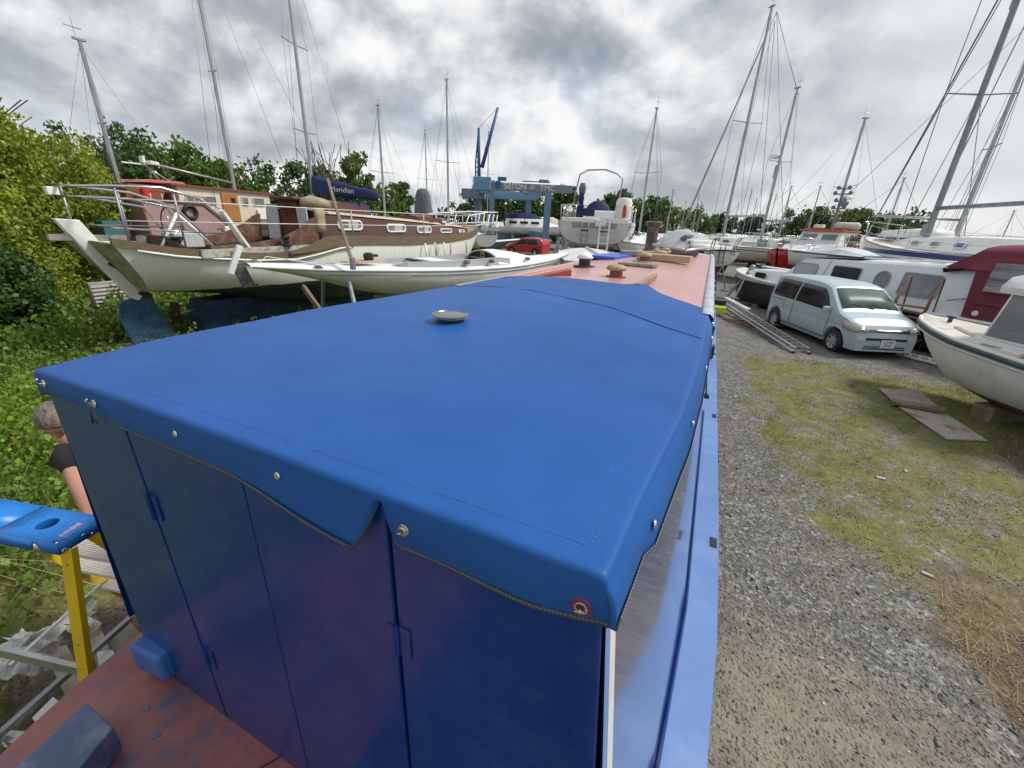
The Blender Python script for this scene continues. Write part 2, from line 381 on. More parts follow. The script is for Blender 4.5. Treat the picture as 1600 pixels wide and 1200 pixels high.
c = gmix(gattr('sand'), gravel, gmix(.85, gravel, sandc))
c = gmix(soft('grass'), c, grassc); c = gmix(gmath('MULTIPLY', soft('dry'), .85), c, dryc); c = gmix(gmath('MULTIPLY', soft('mud'), .9), c, mudc)
c = gmix(1.0, c, gramp(gn('ShaderNodeTexNoise', 2.6, 8, .7).outputs[0], [(.3, (.62, .60, .58)), (.5, (1, 1, 1)), (.72, (1.25, 1.22, 1.15))]), 'MULTIPLY')
L(c, pb.inputs['Base Color'])
bmp = t.nodes.new('ShaderNodeBump'); bmp.inputs['Strength'].default_value = .8; bmp.inputs['Distance'].default_value = .018
L(gmath('ADD', gmath('MULTIPLY', vo.outputs['Distance'], 1.6), gmath('MULTIPLY', brk, .5)), bmp.inputs['Height']); L(bmp.outputs[0], pb.inputs['Normal'])
tag(npmesh('ground', np.stack([X.ravel(), Y.ravel(), Z], 1), F, gm, smooth=True, attr=dict(grass=Gg, dry=Gd, mud=Gm, sand=Gs)), kind='structure')

# loose stones lying on the yard
def stones(n, x0, x1, y0, y1, s0, s1, mat, name, pw=2.2, keep=None):
    x = RNG.uniform(x0, x1, n); y = y0+(y1-y0)*RNG.random(n)**1.7
    g = fields(x, y); p = (1-.85*g[0])*(1-.7*g[3])
    if keep: p = p*keep(x, y)
    m = RNG.random(n) < p; x, y = x[m], y[m]; n = len(x)
    s = s0+(s1-s0)*RNG.random(n)**pw; th = RNG.uniform(0, 2*pi, n); el = RNG.uniform(.45, .9, n); fl = RNG.uniform(.2, .55, n)
    base = np.array([(1, 0, 0), (.3, 1, .1), (-1, .1, 0), (-.2, -1, 0), (.2, .1, 1), (-.1, .1, -.6)])
    P = base[None]*(1+RNG.uniform(-.3, .3, (n, 6, 3))); P = P*np.stack([s, s*el, s*fl], 1)[:, None]
    c_, s_ = np.cos(th)[:, None], np.sin(th)[:, None]
    tlt = RNG.normal(0, .25, (n, 1))
    Xp = P[:, :, 0]*c_-P[:, :, 1]*s_; Yp = P[:, :, 0]*s_+P[:, :, 1]*c_; Zp = P[:, :, 2]+tlt*P[:, :, 0]
    V = np.stack([Xp+x[:, None], Yp+y[:, None], Zp+(groundz(x, y)+s*fl*.4)[:, None]], -1).reshape(-1, 3)
    f = np.array([(0, 1, 4), (1, 2, 4), (2, 3, 4), (3, 0, 4), (1, 0, 5), (2, 1, 5), (3, 2, 5), (0, 3, 5)])
    Fq = (np.arange(n)[:, None, None]*6+f[None]).reshape(-1, 3)
    return tag(npmesh(name, V, Fq, mat), kind='stuff')
stm = M('slate_chips', (.21, .22, .22), (.14, .145, .145), scale=2, rough=.8, island=1.1)
stones(110000, .25, 5, 1.5, 16, .003, .015, stm, 'gravel').update_tag()
stones(900, .3, 4, 1.6, 9, .012, .032, stm, 'gravel', pw=3)
bpy.data.objects['gravel']['label'] = 'small grey slate chips scattered over the track beside the blue boat'
pale = M('pale_stone', (.55, .52, .46), (.4, .37, .32), scale=5, rough=.8, island=.5)
stones(420, .4, 4.5, 1.7, 9, .008, .022, pale, 'pale_gravel')['label'] = 'scattered whitish pebbles among the slate chips'

# short grass and moss on the right, straw, weeds on the left
def blades(n, x0, x1, y0, y1, h0, h1, wd, mat, name, dens, label, lean=.6, yp=1.6, zoff=0):
    x = RNG.uniform(x0, x1, n); y = y0+(y1-y0)*RNG.random(n)**yp
    m = RNG.random(n) < dens(x, y); x, y = x[m], y[m]; n = len(x)
    h = RNG.uniform(h0, h1, n); th = RNG.uniform(0, 2*pi, n); l = RNG.normal(0, lean, (n, 2))*h[:, None]
    z = groundz(x, y)+zoff; d = np.stack([np.cos(th), np.sin(th)], 1)*(wd*RNG.uniform(.6, 1.4, n))[:, None]
    b = np.stack([x, y], 1)
    V = np.stack([np.c_[b-d, z], np.c_[b+d, z], np.c_[b+l+d*.2, z+h]], 1).reshape(-1, 3)
    o = npmesh(name, V, np.arange(3*n).reshape(n, 3), mat); tag(o, label, kind='stuff'); return o
gr1 = M('moss_grass', (.22, .24, .045), (.30, .28, .09), scale=1.3, rough=.7, island=.9, transl=.25)
gr2 = M('green_grass', (.15, .25, .04), (.28, .33, .08), scale=1.6, rough=.6, island=.8, transl=.3)
gr3 = M('straw', (.42, .33, .19), (.30, .22, .11), scale=3, rough=.8, island=.8, transl=.2)
def clump(x, y, f=7.0, a=.42, b=.62): return sst(a, b, fbm(x+31, y+17, f, 3))
blades(200000, .5, 8, 2.0, 12.8, .010, .032, .006, gr1, 'moss_and_grass', lambda x, y: fields(x, y)[0]*clump(x, y)*(1-.6*fields(x, y)[1]), 'low mossy yellow-green grass covering the yard right of the boat', lean=1.1, yp=1.35)
blades(60000, 1.0, 9, 2.5, 12.5, .03, .085, .005, gr2, 'green_grass', lambda x, y: fields(x, y)[0]*np.clip(sst(.56, .66, fbm(x+9, y+4, 1.6))+sst(3.3, 3.9, x)*sst(7.2, 8, y)*sst(11.4, 10.6, y), 0, 1), 'tufts of longer green grass near the white motor boat')
blades(60000, 1.3, 6, 1.8, 7, .02, .06, .0026, gr3, 'dry_straw', lambda x, y: np.maximum(fields(x, y)[1], .12*fields(x, y)[0])*clump(x, y, 2.5, .4, .6), 'pale dry grass stems lying at the lower right', lean=2.6, yp=1.0)
xs = RNG.uniform(.5, 7, 60000); ys = 2+10.5*RNG.random(60000)**1.5; ff = fields(xs, ys); k_ = RNG.random(60000) < ff[0]*clump(xs, ys, 4.0, .5, .62); xs, ys = xs[k_], ys[k_]
BRL = M('brown_moss', (.13, .085, .03), (.09, .055, .03), scale=3, rough=.9, island=.9)
V_, F_ = quads(np.stack([xs, ys, groundz(xs, ys)+.012], 1), RNG.uniform(.008, .022, len(xs)), .8, 4)
tag(npmesh('brown_moss', V_, F_, BRL), 'rust-brown moss flecks among the grass on the right', kind='stuff')
def lz(x, y): return sst(-2.3, -3.1, x)*sst(12.5, 10, y)*(1-sst(2.0, .5, np.hypot((x+2.8)/1.2, (y-1.0)/.9)))*(1-.75*sst(-9.4, -9.9, x)*sst(-11.2, -10.9, x)*sst(3.6, 4.2, y))
blades(90000, -22, -2.2, -1.5, 13, .08, .30, .007, gr2, 'long_grass', lambda x, y: lz(x, y)*.85, 'long rough grass growing left of the boats', lean=.7, yp=1.2)
blades(9000, -12, -2.2, -1.5, 8, .25, .75, .004, gr3, 'dead_stems', lambda x, y: lz(x, y)*sst(.45, .6, fbm(x, y, .7)), 'dry brown bramble stems standing in the weeds', lean=.9, yp=1.0)

def leafmesh(name, C, size, mat, kind='stuff', label=None, parent=None, aspect=.7, tilt=1.6):
    V, Fq = quads(C, size, aspect, tilt); o = npmesh(name, V, Fq, mat, parent)
    if kind: o['kind'] = kind
    if label: o['label'] = label
    return o
# weeds: mounds of broad leaves
def mounds(n, x0, x1, y0, y1, hh, ls, mat, name, label, dens, per=60):
    C = []; Sz = []
    for i in range(n):
        x, y = random.uniform(x0, x1), random.uniform(y0, y1)
        if random.random() > float(dens(np.array([x]), np.array([y]))[0]): continue
        r = random.uniform(.15, .5); h = random.uniform(hh*.4, hh); a = RNG.normal(size=(per, 3)); a /= np.linalg.norm(a, axis=1)[:, None]
        a[:, 2] = np.abs(a[:, 2]); a *= RNG.uniform(.6, 1.05, (per, 1)); C.append(a*np.array([r, r, h])+np.array([x, y, 0])); Sz.append(RNG.uniform(ls*.6, ls*1.3, per))
    return leafmesh(name, np.concatenate(C), np.concatenate(Sz), mat, label=label, tilt=2.2)
wd1 = M('bramble_leaf', (.12, .21, .03), (.20, .29, .045), scale=.9, rough=.5, island=.9, transl=.3)
wd2 = M('bright_leaf', (.28, .38, .035), (.17, .30, .03), scale=1.2, rough=.5, island=.7, transl=.4)
mounds(1500, -13, -2.9, -1.5, 9, .6, .07, wd1, 'bramble_leaves', 'dark green nettle and bramble leaves on the left', lz, 70)
mounds(800, -9, -3.0, -1.5, 5, .85, .06, wd2, 'bright_bramble_leaves', 'yellow-green young bramble leaves on the left', lambda x, y: lz(x, y)*sst(.42, .55, fbm(x+3, y, .6)), 45)
mounds(900, -24, -11, -2, 12, .9, .12, wd1, 'far_bramble_leaves', 'overgrown bank of weeds below the bushes', lambda x, y: .9+0*x, 60)
litter = M('leaf_litter', (.20, .13, .07), (.34, .25, .15), scale=3, rough=.85, island=.9)
xs = RNG.uniform(-4.2, -1.9, 2600); ys = RNG.uniform(-.4, 2.2, 2600)
leafmesh('leaf_litter', np.stack([xs, ys, groundz(xs, ys)+.02+.02*RNG.random(2600)], 1), RNG.uniform(.015, .05, 2600), litter, label='brown dead leaves and twigs below the stepladder', aspect=.4, tilt=5)

# ---------------- trees ----------------
BARK = M('bark', (.09, .07, .05), (.05, .04, .03), scale=6, rough=.9, bump=.5)
LF = {k: M('leaf_'+k, a, b, scale=.8, rough=.55, island=.75, transl=.3) for k, (a, b) in dict(
    dark=((.05, .11, .024), (.09, .16, .034)), mid=((.08, .155, .024), (.13, .21, .032)), bright=((.12, .20, .025), (.17, .24, .03)),
    yellow=((.22, .28, .025), (.32, .37, .035)), olive=((.13, .15, .03), (.20, .21, .04)), blue=((.045, .085, .035), (.06, .11, .045))).items()}
def tree(x, y, h, r, leaf, label, n=3500, ls=.26, lobes=9, group=None, cat='tree', z0=0.0, trunk=True, low=.25, name='tree', gap=.0):
    root = empty(name, (x, y, z0), 0, label, cat, group); C = []
    rs = random.Random(int(x*31+y*17)); mb = MB()
    if trunk:
        mb.tube([(0, 0, 0), (.05*r, .02, h*.3), (-.04*r, .05*r, h*.62)], h*.028, 7, r2=h*.012)
    for i in range(lobes):
        a = rs.uniform(0, 2*pi); q = rs.random()**.6; zz_ = h*(low+(.92-low)*rs.random()); env = math.sqrt(max(.08, 1-((zz_/h-.5)/.55)**2))
        c_ = Vector((cos(a)*r*.62*q*env, sin(a)*r*.62*q*env, zz_)); lr = r*rs.uniform(.28, .5)
        if trunk: mb.tube([(0, 0, h*.28), (c_.x*.5, c_.y*.5, (h*.28+c_.z)/2+.05*h), tuple(c_)], h*.009, 5, r2=h*.003)
        k = n//lobes; v_ = RNG.normal(size=(k, 3)); v_ /= np.linalg.norm(v_, axis=1)[:, None]
        v_ *= (RNG.random((k, 1))**.45)*np.array([lr, lr, lr*.8])
        # clumps
        ck = max(4, k//28); cc = v_[RNG.integers(0, k, ck)]; idx = RNG.integers(0, ck, k)
        v_ = cc[idx]+RNG.normal(0, lr*.13, (k, 3)); C.append(v_+np.array(c_))
    C = np.concatenate(C); C = C[C[:, 2] > .05]
    if trunk: mb.build('trunk', BARK, root, smooth=True)
    leafmesh('crown', C, RNG.uniform(ls*.6, ls*1.3, len(C)), LF[leaf], None, parent=root, tilt=1.3)
    return root
# big yellow-green bushes close on the left
BG = 'bushes on the left bank'
bush = [(-15.2, 1.6, 6.3, 2.4, 'yellow', 'tall yellow-green willow bush at the left edge of the photo'),
        (-15.7, 4.3, 4.5, 2.2, 'yellow', 'bright yellow-green bush leaning towards the white rudder'),
        (-17.6, 5.3, 5.4, 1.7, 'yellow', 'olive yellow bush behind the tall willow bush'),
        (-13.4, 1.7, 2.6, 1.5, 'bright', 'low bright green shrub in front of the willow bush'),
        (-18.7, 6.6, 4.9, 2.2, 'yellow', 'yellow-green bush top behind the cockpit rails of the ketch'),
        (-14.0, 3.5, 1.9, 1.4, 'dark', 'dark green low shrub at the foot of the willow bush'),
        (-16.4, 4.7, 7.2, 1.35, 'yellow', 'tallest yellow-green bush with dry twigs at the upper left corner')]
for (x, y, h, r, k, lb) in bush:
    tree(x, y, h, r, k, lb, n=26000, ls=.10, lobes=30, group=BG, cat='bush', low=.06, name='bush')
# tree line: (pixel x, top pixel y, distance, half width, leaf, label)
TL = [(120, 205, 42, 4.0, 'dark', 'dark tree at the left end of the tree line behind the yellow bush'),
      (165, 200, 46, 4.2, 'blue', 'dark blue-green tree left of the leaning silver mast'),
      (215, 196, 44, 4.2, 'dark', 'tall dark tree behind the silver mast of the pink boat'),
      (262, 222, 41, 3.0, 'mid', 'mid green tree above the wheelhouse roof of the pink boat'),
      (312, 218, 42, 3.6, 'mid', 'broad round green tree behind the cream wheelhouse'),
      (352, 246, 47, 3.0, 'bright', 'lighter green tree between round tree and dark mast'),
      (392, 262, 50, 3.0, 'mid', 'small green tree behind the foot of the dark mast'),
      (446, 250, 40, 3.1, 'dark', 'rounded dark green tree left of the blue sail cover'),
      (505, 262, 60, 3.0, 'olive', 'thin sparse tree behind the blue sail cover'),
      (548, 248, 44, 2.6, 'mid', 'green tree rising above the blue sail cover'),
      (590, 285, 44, 2.4, 'bright', 'low bright green tree right of the blue sail cover'),
      (628, 278, 46, 2.4, 'dark', 'dark green tree beside the stay of the white mast'),
      (745, 300, 70, 3.5, 'dark', 'dark tree seen through the left legs of the blue boat hoist'),
      (780, 300, 74, 4.0, 'dark', 'dense tree behind the sign beam of the blue boat hoist'),
      (815, 302, 72, 4.0, 'dark', 'dense tree in the middle of the blue boat hoist'),
      (848, 312, 70, 4.0, 'mid', 'green tree behind the right legs of the blue boat hoist'),
      (882, 292, 66, 3.6, 'dark', 'dark tree between the hoist and the big white yacht'),
      (962, 298, 62, 3.4, 'dark', 'tree top behind the cockpit of the big white yacht'),
      (1012, 313, 56, 4.2, 'dark', 'round dark tree right of the big white yacht'),
      (1052, 331, 80, 4.5, 'bright', 'low light green tree right of the round dark tree'),
      (1085, 329, 84, 4.0, 'mid', 'low mid green tree left of the tall black mast'),
      (1130, 335, 90, 3.6, 'dark', 'small dark tree behind the tarpaulin covered yacht'),
      (1180, 340, 80, 2.6, 'blue', 'small blue-green tree behind the cream yacht'),
      (1258, 334, 80, 4.0, 'dark', 'dark wind-bent tree left of the red topped wheelhouse'),
      (1290, 333, 78, 4.0, 'dark', 'dark tree behind the red topped wheelhouse'),
      (1335, 328, 74, 3.2, 'olive', 'sparse tree between the wheelhouse and the wide dark tree'),
      (1372, 338, 70, 4.0, 'dark', 'left half of the wide dark tree at the right'),
      (1410, 342, 70, 4.0, 'dark', 'right half of the wide dark tree at the right')]
for (px, py, d, r, k, lb) in TL:
    p = ray(px, py); hd = math.hypot(p.x, p.y); q = CAM+p*(d/hd)
    tree(q.x, q.y, q.z*(.93 if px < 420 else 1.02), r*1.15, k, lb, n=5600, ls=.42 if d > 55 else .32, lobes=24, group='trees behind the boatyard', low=.08)
for i, (x, y, h, r) in enumerate([(-70, 40, 7, 8), (-62, 55, 7, 8), (-50, 70, 6.5, 9), (-38, 84, 6, 9), (-24, 92, 6, 9), (-12, 96, 5.5, 8)]):
    pass
hedge = []
for i in range(70):
    a = radians(-72+i*1.75); d = 95+8*sin(i*1.3); hh = (1.8 if i > 32 else 4.5)+.7*sin(i*2.1)
    k = 260; v_ = RNG.normal(size=(k, 3)); v_ /= np.linalg.norm(v_, axis=1)[:, None]; v_ *= RNG.random((k, 1))**.4*np.array([3.2, 2.2, hh*.5])
    hedge.append(v_+np.array([sin(a)*d, cos(a)*d, hh*.45]))
leafmesh('distant_hedge', np.concatenate(hedge), RNG.uniform(.5, 1.1, 70*260), LF['blue'], label='distant hedge line on the horizon behind the yard')

# ---------------- the blue narrowboat ----------------
BLUEP = M('blue_gloss_paint', (.006, .040, .20), (.005, .030, .155), scale=.8, rough=.27, coat=.08, spec=.42, dirt=((.07, .11, .22), .25, 9))
BLUES = M('blue_side_gloss', (.012, .04, .16), (.01, .03, .12), scale=.8, rough=.14, coat=.7, spec=.8)
BLUEL = M('blue_gunwale_paint', (.12, .23, .50), (.15, .27, .55), scale=1.2, rough=.48, coat=.0, dirt=((.28, .38, .66), .35, 5))
BLUED = M('blue_dark_edge', (.012, .02, .06), rough=.5)
PINK = M('pink_primer', (.52, .27, .26), (.58, .32, .305), scale=1.3, rough=.32, coat=.15, dirt=((.42, .22, .20), .4, 2.2))
ROOFE = M('roof_edge_paint', (.40, .45, .58), (.52, .55, .62), scale=4, rough=.35, dirt=((.2, .16, .13), .7, 6))
DECKR = M('worn_red_deck', (.27, .075, .075), (.36, .14, .125), scale=5, rough=.45, bump=.15, dirt=((.075, .10, .18), .95, 6.5))
HULLB = M('black_bitumen', (.02, .02, .024), rough=.45)
nb = empty('narrowboat', (-.77, .43, 0), 0, 'long blue narrowboat on hard standing with pink primed roof and blue doors', 'narrowboat')
nb_i = Matrix.Translation((.77, -.43, 0))
def NBd(mb, name, mat, parent=nb, off=None, **k):
    mb.v = [tuple(Vector(v)-Vector((-.77, .43, 0))) for v in mb.v]; return mb.build(name, mat, parent, **k)
ZR = 2.465
LEFTX = [(.43, -1.575), (.79, -1.635), (1.25, -1.63), (1.88, -1.56), (2.45, -1.50), (3.2, -1.46), (6.7, -1.36), (9.6, -1.16)]
RIGHTX = [(.43, -.045), (.63, -.03), (.84, -.01), (1.01, .008), (1.38, .028), (1.96, .045), (2.45, .052), (5, .05), (8.2, .045), (9.6, .0)]
GIN = [(.43, .055), (.81, .13), (1.4, .17), (2.4, .18), (3.54, .19), (8.5, .18), (9.8, .05)]
GOUT = [(-.6, -.1), (-.2, .08), (.2, .18), (.87, .262), (1.31, .288), (1.96, .297), (3, .297), (8.5, .285), (9.6, .18), (10.4, -.2)]
def crown(x, y, zc=ZR, h=.05):
    a, b = interp(y, LEFTX), interp(y, RIGHTX); q = (x-(a+b)/2)/((b-a)/2); return zc+h*interp(y, [(.42, .22), (2.2, 1)])*max(0, 1-q*q)
ys = [.435, .6, .8, 1.0, 1.4, 1.9, 2.4, 2.9, 3.4, 4, 5, 6, 7, 7.8, 8.6]
# cabin sides as ruled strips (right side leans out to the gunwale)
NBd(MB().grid([[(interp(y, RIGHTX)+(interp(y, GIN)-interp(y, RIGHTX))*k/4, y, ZR-.01+(1.505-ZR)*k/4) for k in range(5)] for y in ys]), 'cabin_side', BLUES, smooth=True)
NBd(MB().grid([[(interp(y, LEFTX)-.10*k/2, y, ZR-.01+(1.505-ZR)*k/2) for k in range(3)] for y in ys]), 'cabin_side', BLUEP, smooth=True)
# painted stripes on the side's rear edge
def sx(y, z): k = (ZR-.01-z)/(ZR-.01-1.505); return interp(y, RIGHTX)+(interp(y, GIN)-interp(y, RIGHTX))*k
for nm, a, b, m_ in (('edge_stripe', .436, .458, BLUEL), ('white_stripe', .459, .487, M('white_line_paint', (.72, .71, .66), (.6, .6, .55), scale=20, rough=.5))):
    NBd(MB().grid([[(sx(y, z)+.0025, y, z) for z in (2.44, 2.2, 2.0, 1.8, 1.6, 1.51)] for y in (a, b)]), nm, m_)
# rear bulkhead: fixed side panel and three doors
XS = [(-1.575, -1.575-.03), (-1.213, -1.178), (-.785, -.79), (-.405, -.40), (-.045, .052)]   # x at top, x at bottom
NBd(MB().prism([(-1.57, .462, 1.3), (.02, .462, 1.3), (-.06, .462, 2.44), (-1.56, .462, 2.44)], (0, .02, 0)), 'door_frame', BLUED)
for i in range(4):
    (a0, a1), (b0, b1) = XS[i], XS[i+1]; g0 = 0 if i == 0 else .0035; g1 = 0 if i == 3 else .0035
    dy = [0, .001, -.0015, .0][i]
    NBd(MB().prism([(a1+g0, .43+dy, 1.312), (b1-g1, .43+dy, 1.312), (b0-g1, .43+dy, 2.455), (a0+g0, .43+dy, 2.455)], (0, .03, 0)), 'rear_panel' if i == 0 else 'door', BLUEP, bevel=.003)
for x, z in ((-1.197, 2.17), (-1.168, 1.62), (-.404, 2.15)):
    NBd(MB().lathe([(.006, -.04), (.006, .04)], (x, .424, z), 8).box((x+.018, .4285, z), (.026, .004, .075)).box((x-.014, .4285, z), (.016, .004, .065)), 'hinge', BLUEP)
# gunwale, hull, deck
gy_ = [-.6, -.2, .2, .43, .81, 1.31, 1.96, 3, 5, 7, 8.5, 9.6]
G = MB()
G.grid([[(min(interp(y, GIN), interp(y, GOUT)-.03) if y > .4 else interp(y, GOUT)-.17, y, 1.5), (interp(y, GOUT), y, 1.5), (interp(y, GOUT)+.004, y, 1.485), (interp(y, GOUT)+.004, y, 1.44), (interp(y, GOUT)-.03, y, 1.43)] for y in gy_])
NBd(G, 'gunwale', BLUEL, autosm=40)
NBd(MB().tube([(interp(y, GIN)+.004, y, 1.508) for y in (.43, .6, .81, 1.1, 1.4, 1.9, 2.4, 3.5)], .006, 6), 'gunwale_seam', BLUEP)
for y in (1.86, 3.45, 5.4):
    NBd(MB().box((interp(y, GOUT)-.022, y, 1.5015), (.03, .07, .004)), 'gunwale_slot', BLACK)
NBd(MB().grid([[(interp(y, GOUT)-.03-q*.06, y, z) for z, q in ((1.43, 0), (1.0, .4), (.42, 1))] for y in gy_]), 'hull_side', HULLB, smooth=True)
HL = [(-.6, -1.3), (-.2, -1.55), (.2, -1.7), (.87, -1.80), (3, -1.84), (8.5, -1.8), (9.8, -1.5), (10.4, -.9)]
NBd(MB().grid([[(interp(y, HL)+q*.06, y, z) for z, q in ((1.5, 0), (1.0, .4), (.42, 1))] for y in (.5, .9, 1.5, 3, 5, 7, 8.5, 9.8, 10.4)]), 'hull_side', HULLB, smooth=True)
NBd(MB().grid([[(interp(y, HL), y, 1.5), (interp(y, LEFTX)-.10, y, 1.5)] for y in (.5, .9, 1.5, 3, 5, 7, 8.5)]), 'gunwale', BLUEL)
NBd(MB().prism([(-1.78, .5, .4), (.25, .5, .4), (.25, 9, .4), (-1.78, 9, .4)], (0, 0, .03)), 'base_plate', HULLB)
dk = [( -.77+1.02*cos(a)*(1 if abs(a) < 9 else 1), .62+1.32*sin(a)) for a in [radians(180+k*180/24) for k in range(25)]]
dk = [(min(x, interp(y, GOUT)-.05), y) for x, y in dk]
NBd(MB().prism([(x, y, 1.24) for x, y in dk]+[(.24, .66, 1.24), (-1.78, .66, 1.24)], (0, 0, .07)), 'stern_deck', DECKR, bevel=.004)
NBd(MB().prism([(-.70, -.62, 1.312), (.0, -.45, 1.312), (.15, .3, 1.312), (.05, .42, 1.312), (-.70, .42, 1.312)], (0, 0, .002)), 'unseen_reflection_panel', M('dark_reflection_panel', (.02, .04, .12), (.03, .05, .14), scale=4, rough=.5))  # unseen dark panel added to dull the red deck reflection in the doors
NBd(MB().prism([(min(x, interp(y, GOUT)-.07), y, .45) for x, y in dk]+[(.20, .8, .45), (-1.78, .8, .45)], (0, 0, .78)), 'stern_hull', HULLB)
NBd(MB().box((-1.535, .50, 1.40), (.15, .22, .12), Matrix.Rotation(.12, 3, 'Z')), 'bulwark_end', M('bulwark_blue', (.03, .12, .40), (.05, .16, .46), scale=6, rough=.35), bevel=.012)
SLATE = M('slate_blue_paint', (.085, .13, .24), (.06, .095, .18), scale=6, rough=.35, dirt=((.30, .34, .40), .5, 12), bump=.1)
NBd(MB().prism([(-1.525, .235, 1.33), (-1.368, .235, 1.33), (-1.27, .01, 1.33), (-1.47, .0, 1.33)], (0, 0, .10)), 'deck_locker', SLATE, bevel=.004)
for x, y in ((-1.45, .33), (-1.33, .30), (-1.22, .16)):
    NBd(MB().lathe([(.012, 0), (.011, .002), (0.0, .002)], (x, y, 1.3105), 10), 'deck_patch', SLATE)
NBd(MB().box((-1.02, .28, 1.3115), (.004, .6, .002), Matrix.Rotation(-.55, 3, 'Z')), 'deck_joint', BLUED)
# roof
us = [-1, -.97, -.9, -.7, -.45, -.2, 0, .2, .45, .7, .9, .96, 1]
ry = [2.4, 2.9, 3.4, 4, 5, 6, 7, 7.8, 8.6]
def rp(u, y, dz_=0): a, b = interp(y, LEFTX), interp(y, RIGHTX); x = (a+b)/2+u*(b-a)/2; return (x, y, crown(x, y)-(.012 if abs(u) == 1 else 0)+dz_)
NBd(MB().grid([[rp(u, y) for u in us] for y in ry]), 'roof', PINK, smooth=True)
NBd(MB().grid([[(interp(y, RIGHTX)+a, y, ZR+b) for a, b in ((-.035, .006), (-.03, .022), (.012, .020), (.03, .0), (.034, -.03))] for y in ry]), 'roof_edge', ROOFE, smooth=True)
NBd(MB().grid([[(interp(y, LEFTX)-a, y, ZR+b) for a, b in ((-.035, .006), (-.03, .022), (.012, .020), (.03, .0))] for y in ry]), 'roof_edge', PINK, smooth=True)
NBd(MB().prism([rp(u, 8.61, -.01) for u in us]+[(interp(8.6, RIGHTX)+.1, 8.61, 1.5), (interp(8.6, LEFTX)-.1, 8.61, 1.5)], (0, .02, 0)), 'front_bulkhead', BLUEP)
NBd(MB().grid([[(-1.7+.0, y, 1.5), (-.77, y, 1.56), (.25, y, 1.5)] for y in (8.6, 9.4, 10)]), 'fore_deck', BLUEL)
for y in (5.6, 6.3, 7.0, 7.7): NBd(MB().box((.13, y, 1.95), (.02, .34, .34), Matrix.Rotation(.16, 3, 'Y')), 'window', GLASS, bevel=.01)
CREAMV = M('cream_vent_paint', (.42, .34, .20), (.30, .24, .14), scale=18, rough=.6, bump=.3)
def mushroom(x, y, s=1.0, m_=CREAMV):
    z = crown(x, y); o = NBd(MB().lathe([(.085*s, 0), (.085*s, .006), (.055*s, .008), (.052*s, .055*s), (.05*s, .06*s)], (x, y, z), 16), 'mushroom_vent', M('vent_base', (.20, .09, .06), rough=.6))
    c_ = MB().lathe([(.052*s, .012), (.052*s, .055*s)], (x, y, z), 16).lathe([(.05*s, .052*s), (.078*s, .055*s), (.086*s, .068*s), (.078*s, .085*s), (.05*s, .098*s), (.0, .103*s)], (x, y, z), 16)
    c_.v = [tuple(Vector(v)-Vector((-.77, .43, 0))) for v in c_.v]; c_.build('vent_cap', m_, o, smooth=True)
mushroom(-.655, 3.45, .95); mushroom(-.70, 5.33, 1.0); mushroom(-.60, 6.1, 1.0); mushroom(-.66, 7.2, .9); mushroom(-.52, 7.5, 1.1)
z = crown(-1.12, 4.2)
o = NBd(MB().lathe([(.11, 0), (.11, .012), (.058, .014), (.058, .085)], (-1.12, 4.2, z), 14), 'flue_collar', M('flue_black', (.03, .03, .03), rough=.6))
cc_ = MB().lathe([(.075, .083), (.082, .092), (.06, .12), (.0, .155)], (-1.12, 4.2, z), 14); cc_.v = [tuple(Vector(v)-Vector((-.77, .43, 0))) for v in cc_.v]; cc_.build('white_cowl', WHITE2, o, smooth=True)
z = crown(-1.02, 8.3)
NBd(MB().lathe([(.13, 0), (.13, .02), (.10, .03), (.10, .42), (.14, .43), (.15, .48), (.11, .50), (.0, .50)], (-1.02, 8.3, z), 14), 'chimney', M('chimney_iron', (.07, .06, .055), (.2, .18, .16), scale=6, rough=.5, metal=.4))
# hatch runner and red wedge
z = crown(-.36, 3.0)
NBd(MB().beam((-.385, 2.82, z+.025), (-.375, 3.62, z+.02), .035, .05), 'hatch_runner', M('runner_wood', (.40, .27, .2), (.22, .13, .09), scale=14, rough=.7, bump=.4), bevel=.004)
NBd(MB().prism([(-1.24, 3.02, z-.03), (-1.02, 3.02, z-.03), (-1.02, 3.02, z-.02), (-1.24, 3.02, z-.028)], (0, .02, 0)).prism([(-1.26, 3.08, z-.03), (-.98, 3.30, z-.03), (-.98, 3.30, z+.05), (-1.25, 3.1, z-.02)], (-.06, .10, 0)), 'hatch_wedge', M('red_oxide', (.42, .10, .06), (.30, .07, .05), scale=9, rough=.6))
# black strap and fender box on the side
NBd(MB().box((.155, 3.05, 1.8), (.05, .05, .02)).box((.12, 3.06, 2.05), (.01, .05, .5), Matrix.Rotation(-.16, 3, 'Y')), 'strap', BLACK)
NBd(MB().box((.115, 3.35, 2.42), (.10, .12, .03)), 'cover_clamp', BLACK)
for i in range(3): NBd(MB().box((.235, 5.2+i*1.1, 1.58), (.03, .12, .14)), 'side_fitting', BLUED)

# timbers under the hull
for y in (.9, 3.2, 5.6, 8.0): tag(bx('support_timber', WOODG, None, (-.77, y, .2), (2.2, .22, .4), bevel=.01), {.9: 'sleeper supporting the stern end of the blue narrowboat', 3.2: 'sleeper under the blue cover, second from the stern', 5.6: 'sleeper under the middle of the pink roofed boat', 8.0: 'sleeper supporting the bow end of the blue narrowboat'}[y], 'timber', 'sleepers under the narrowboat')

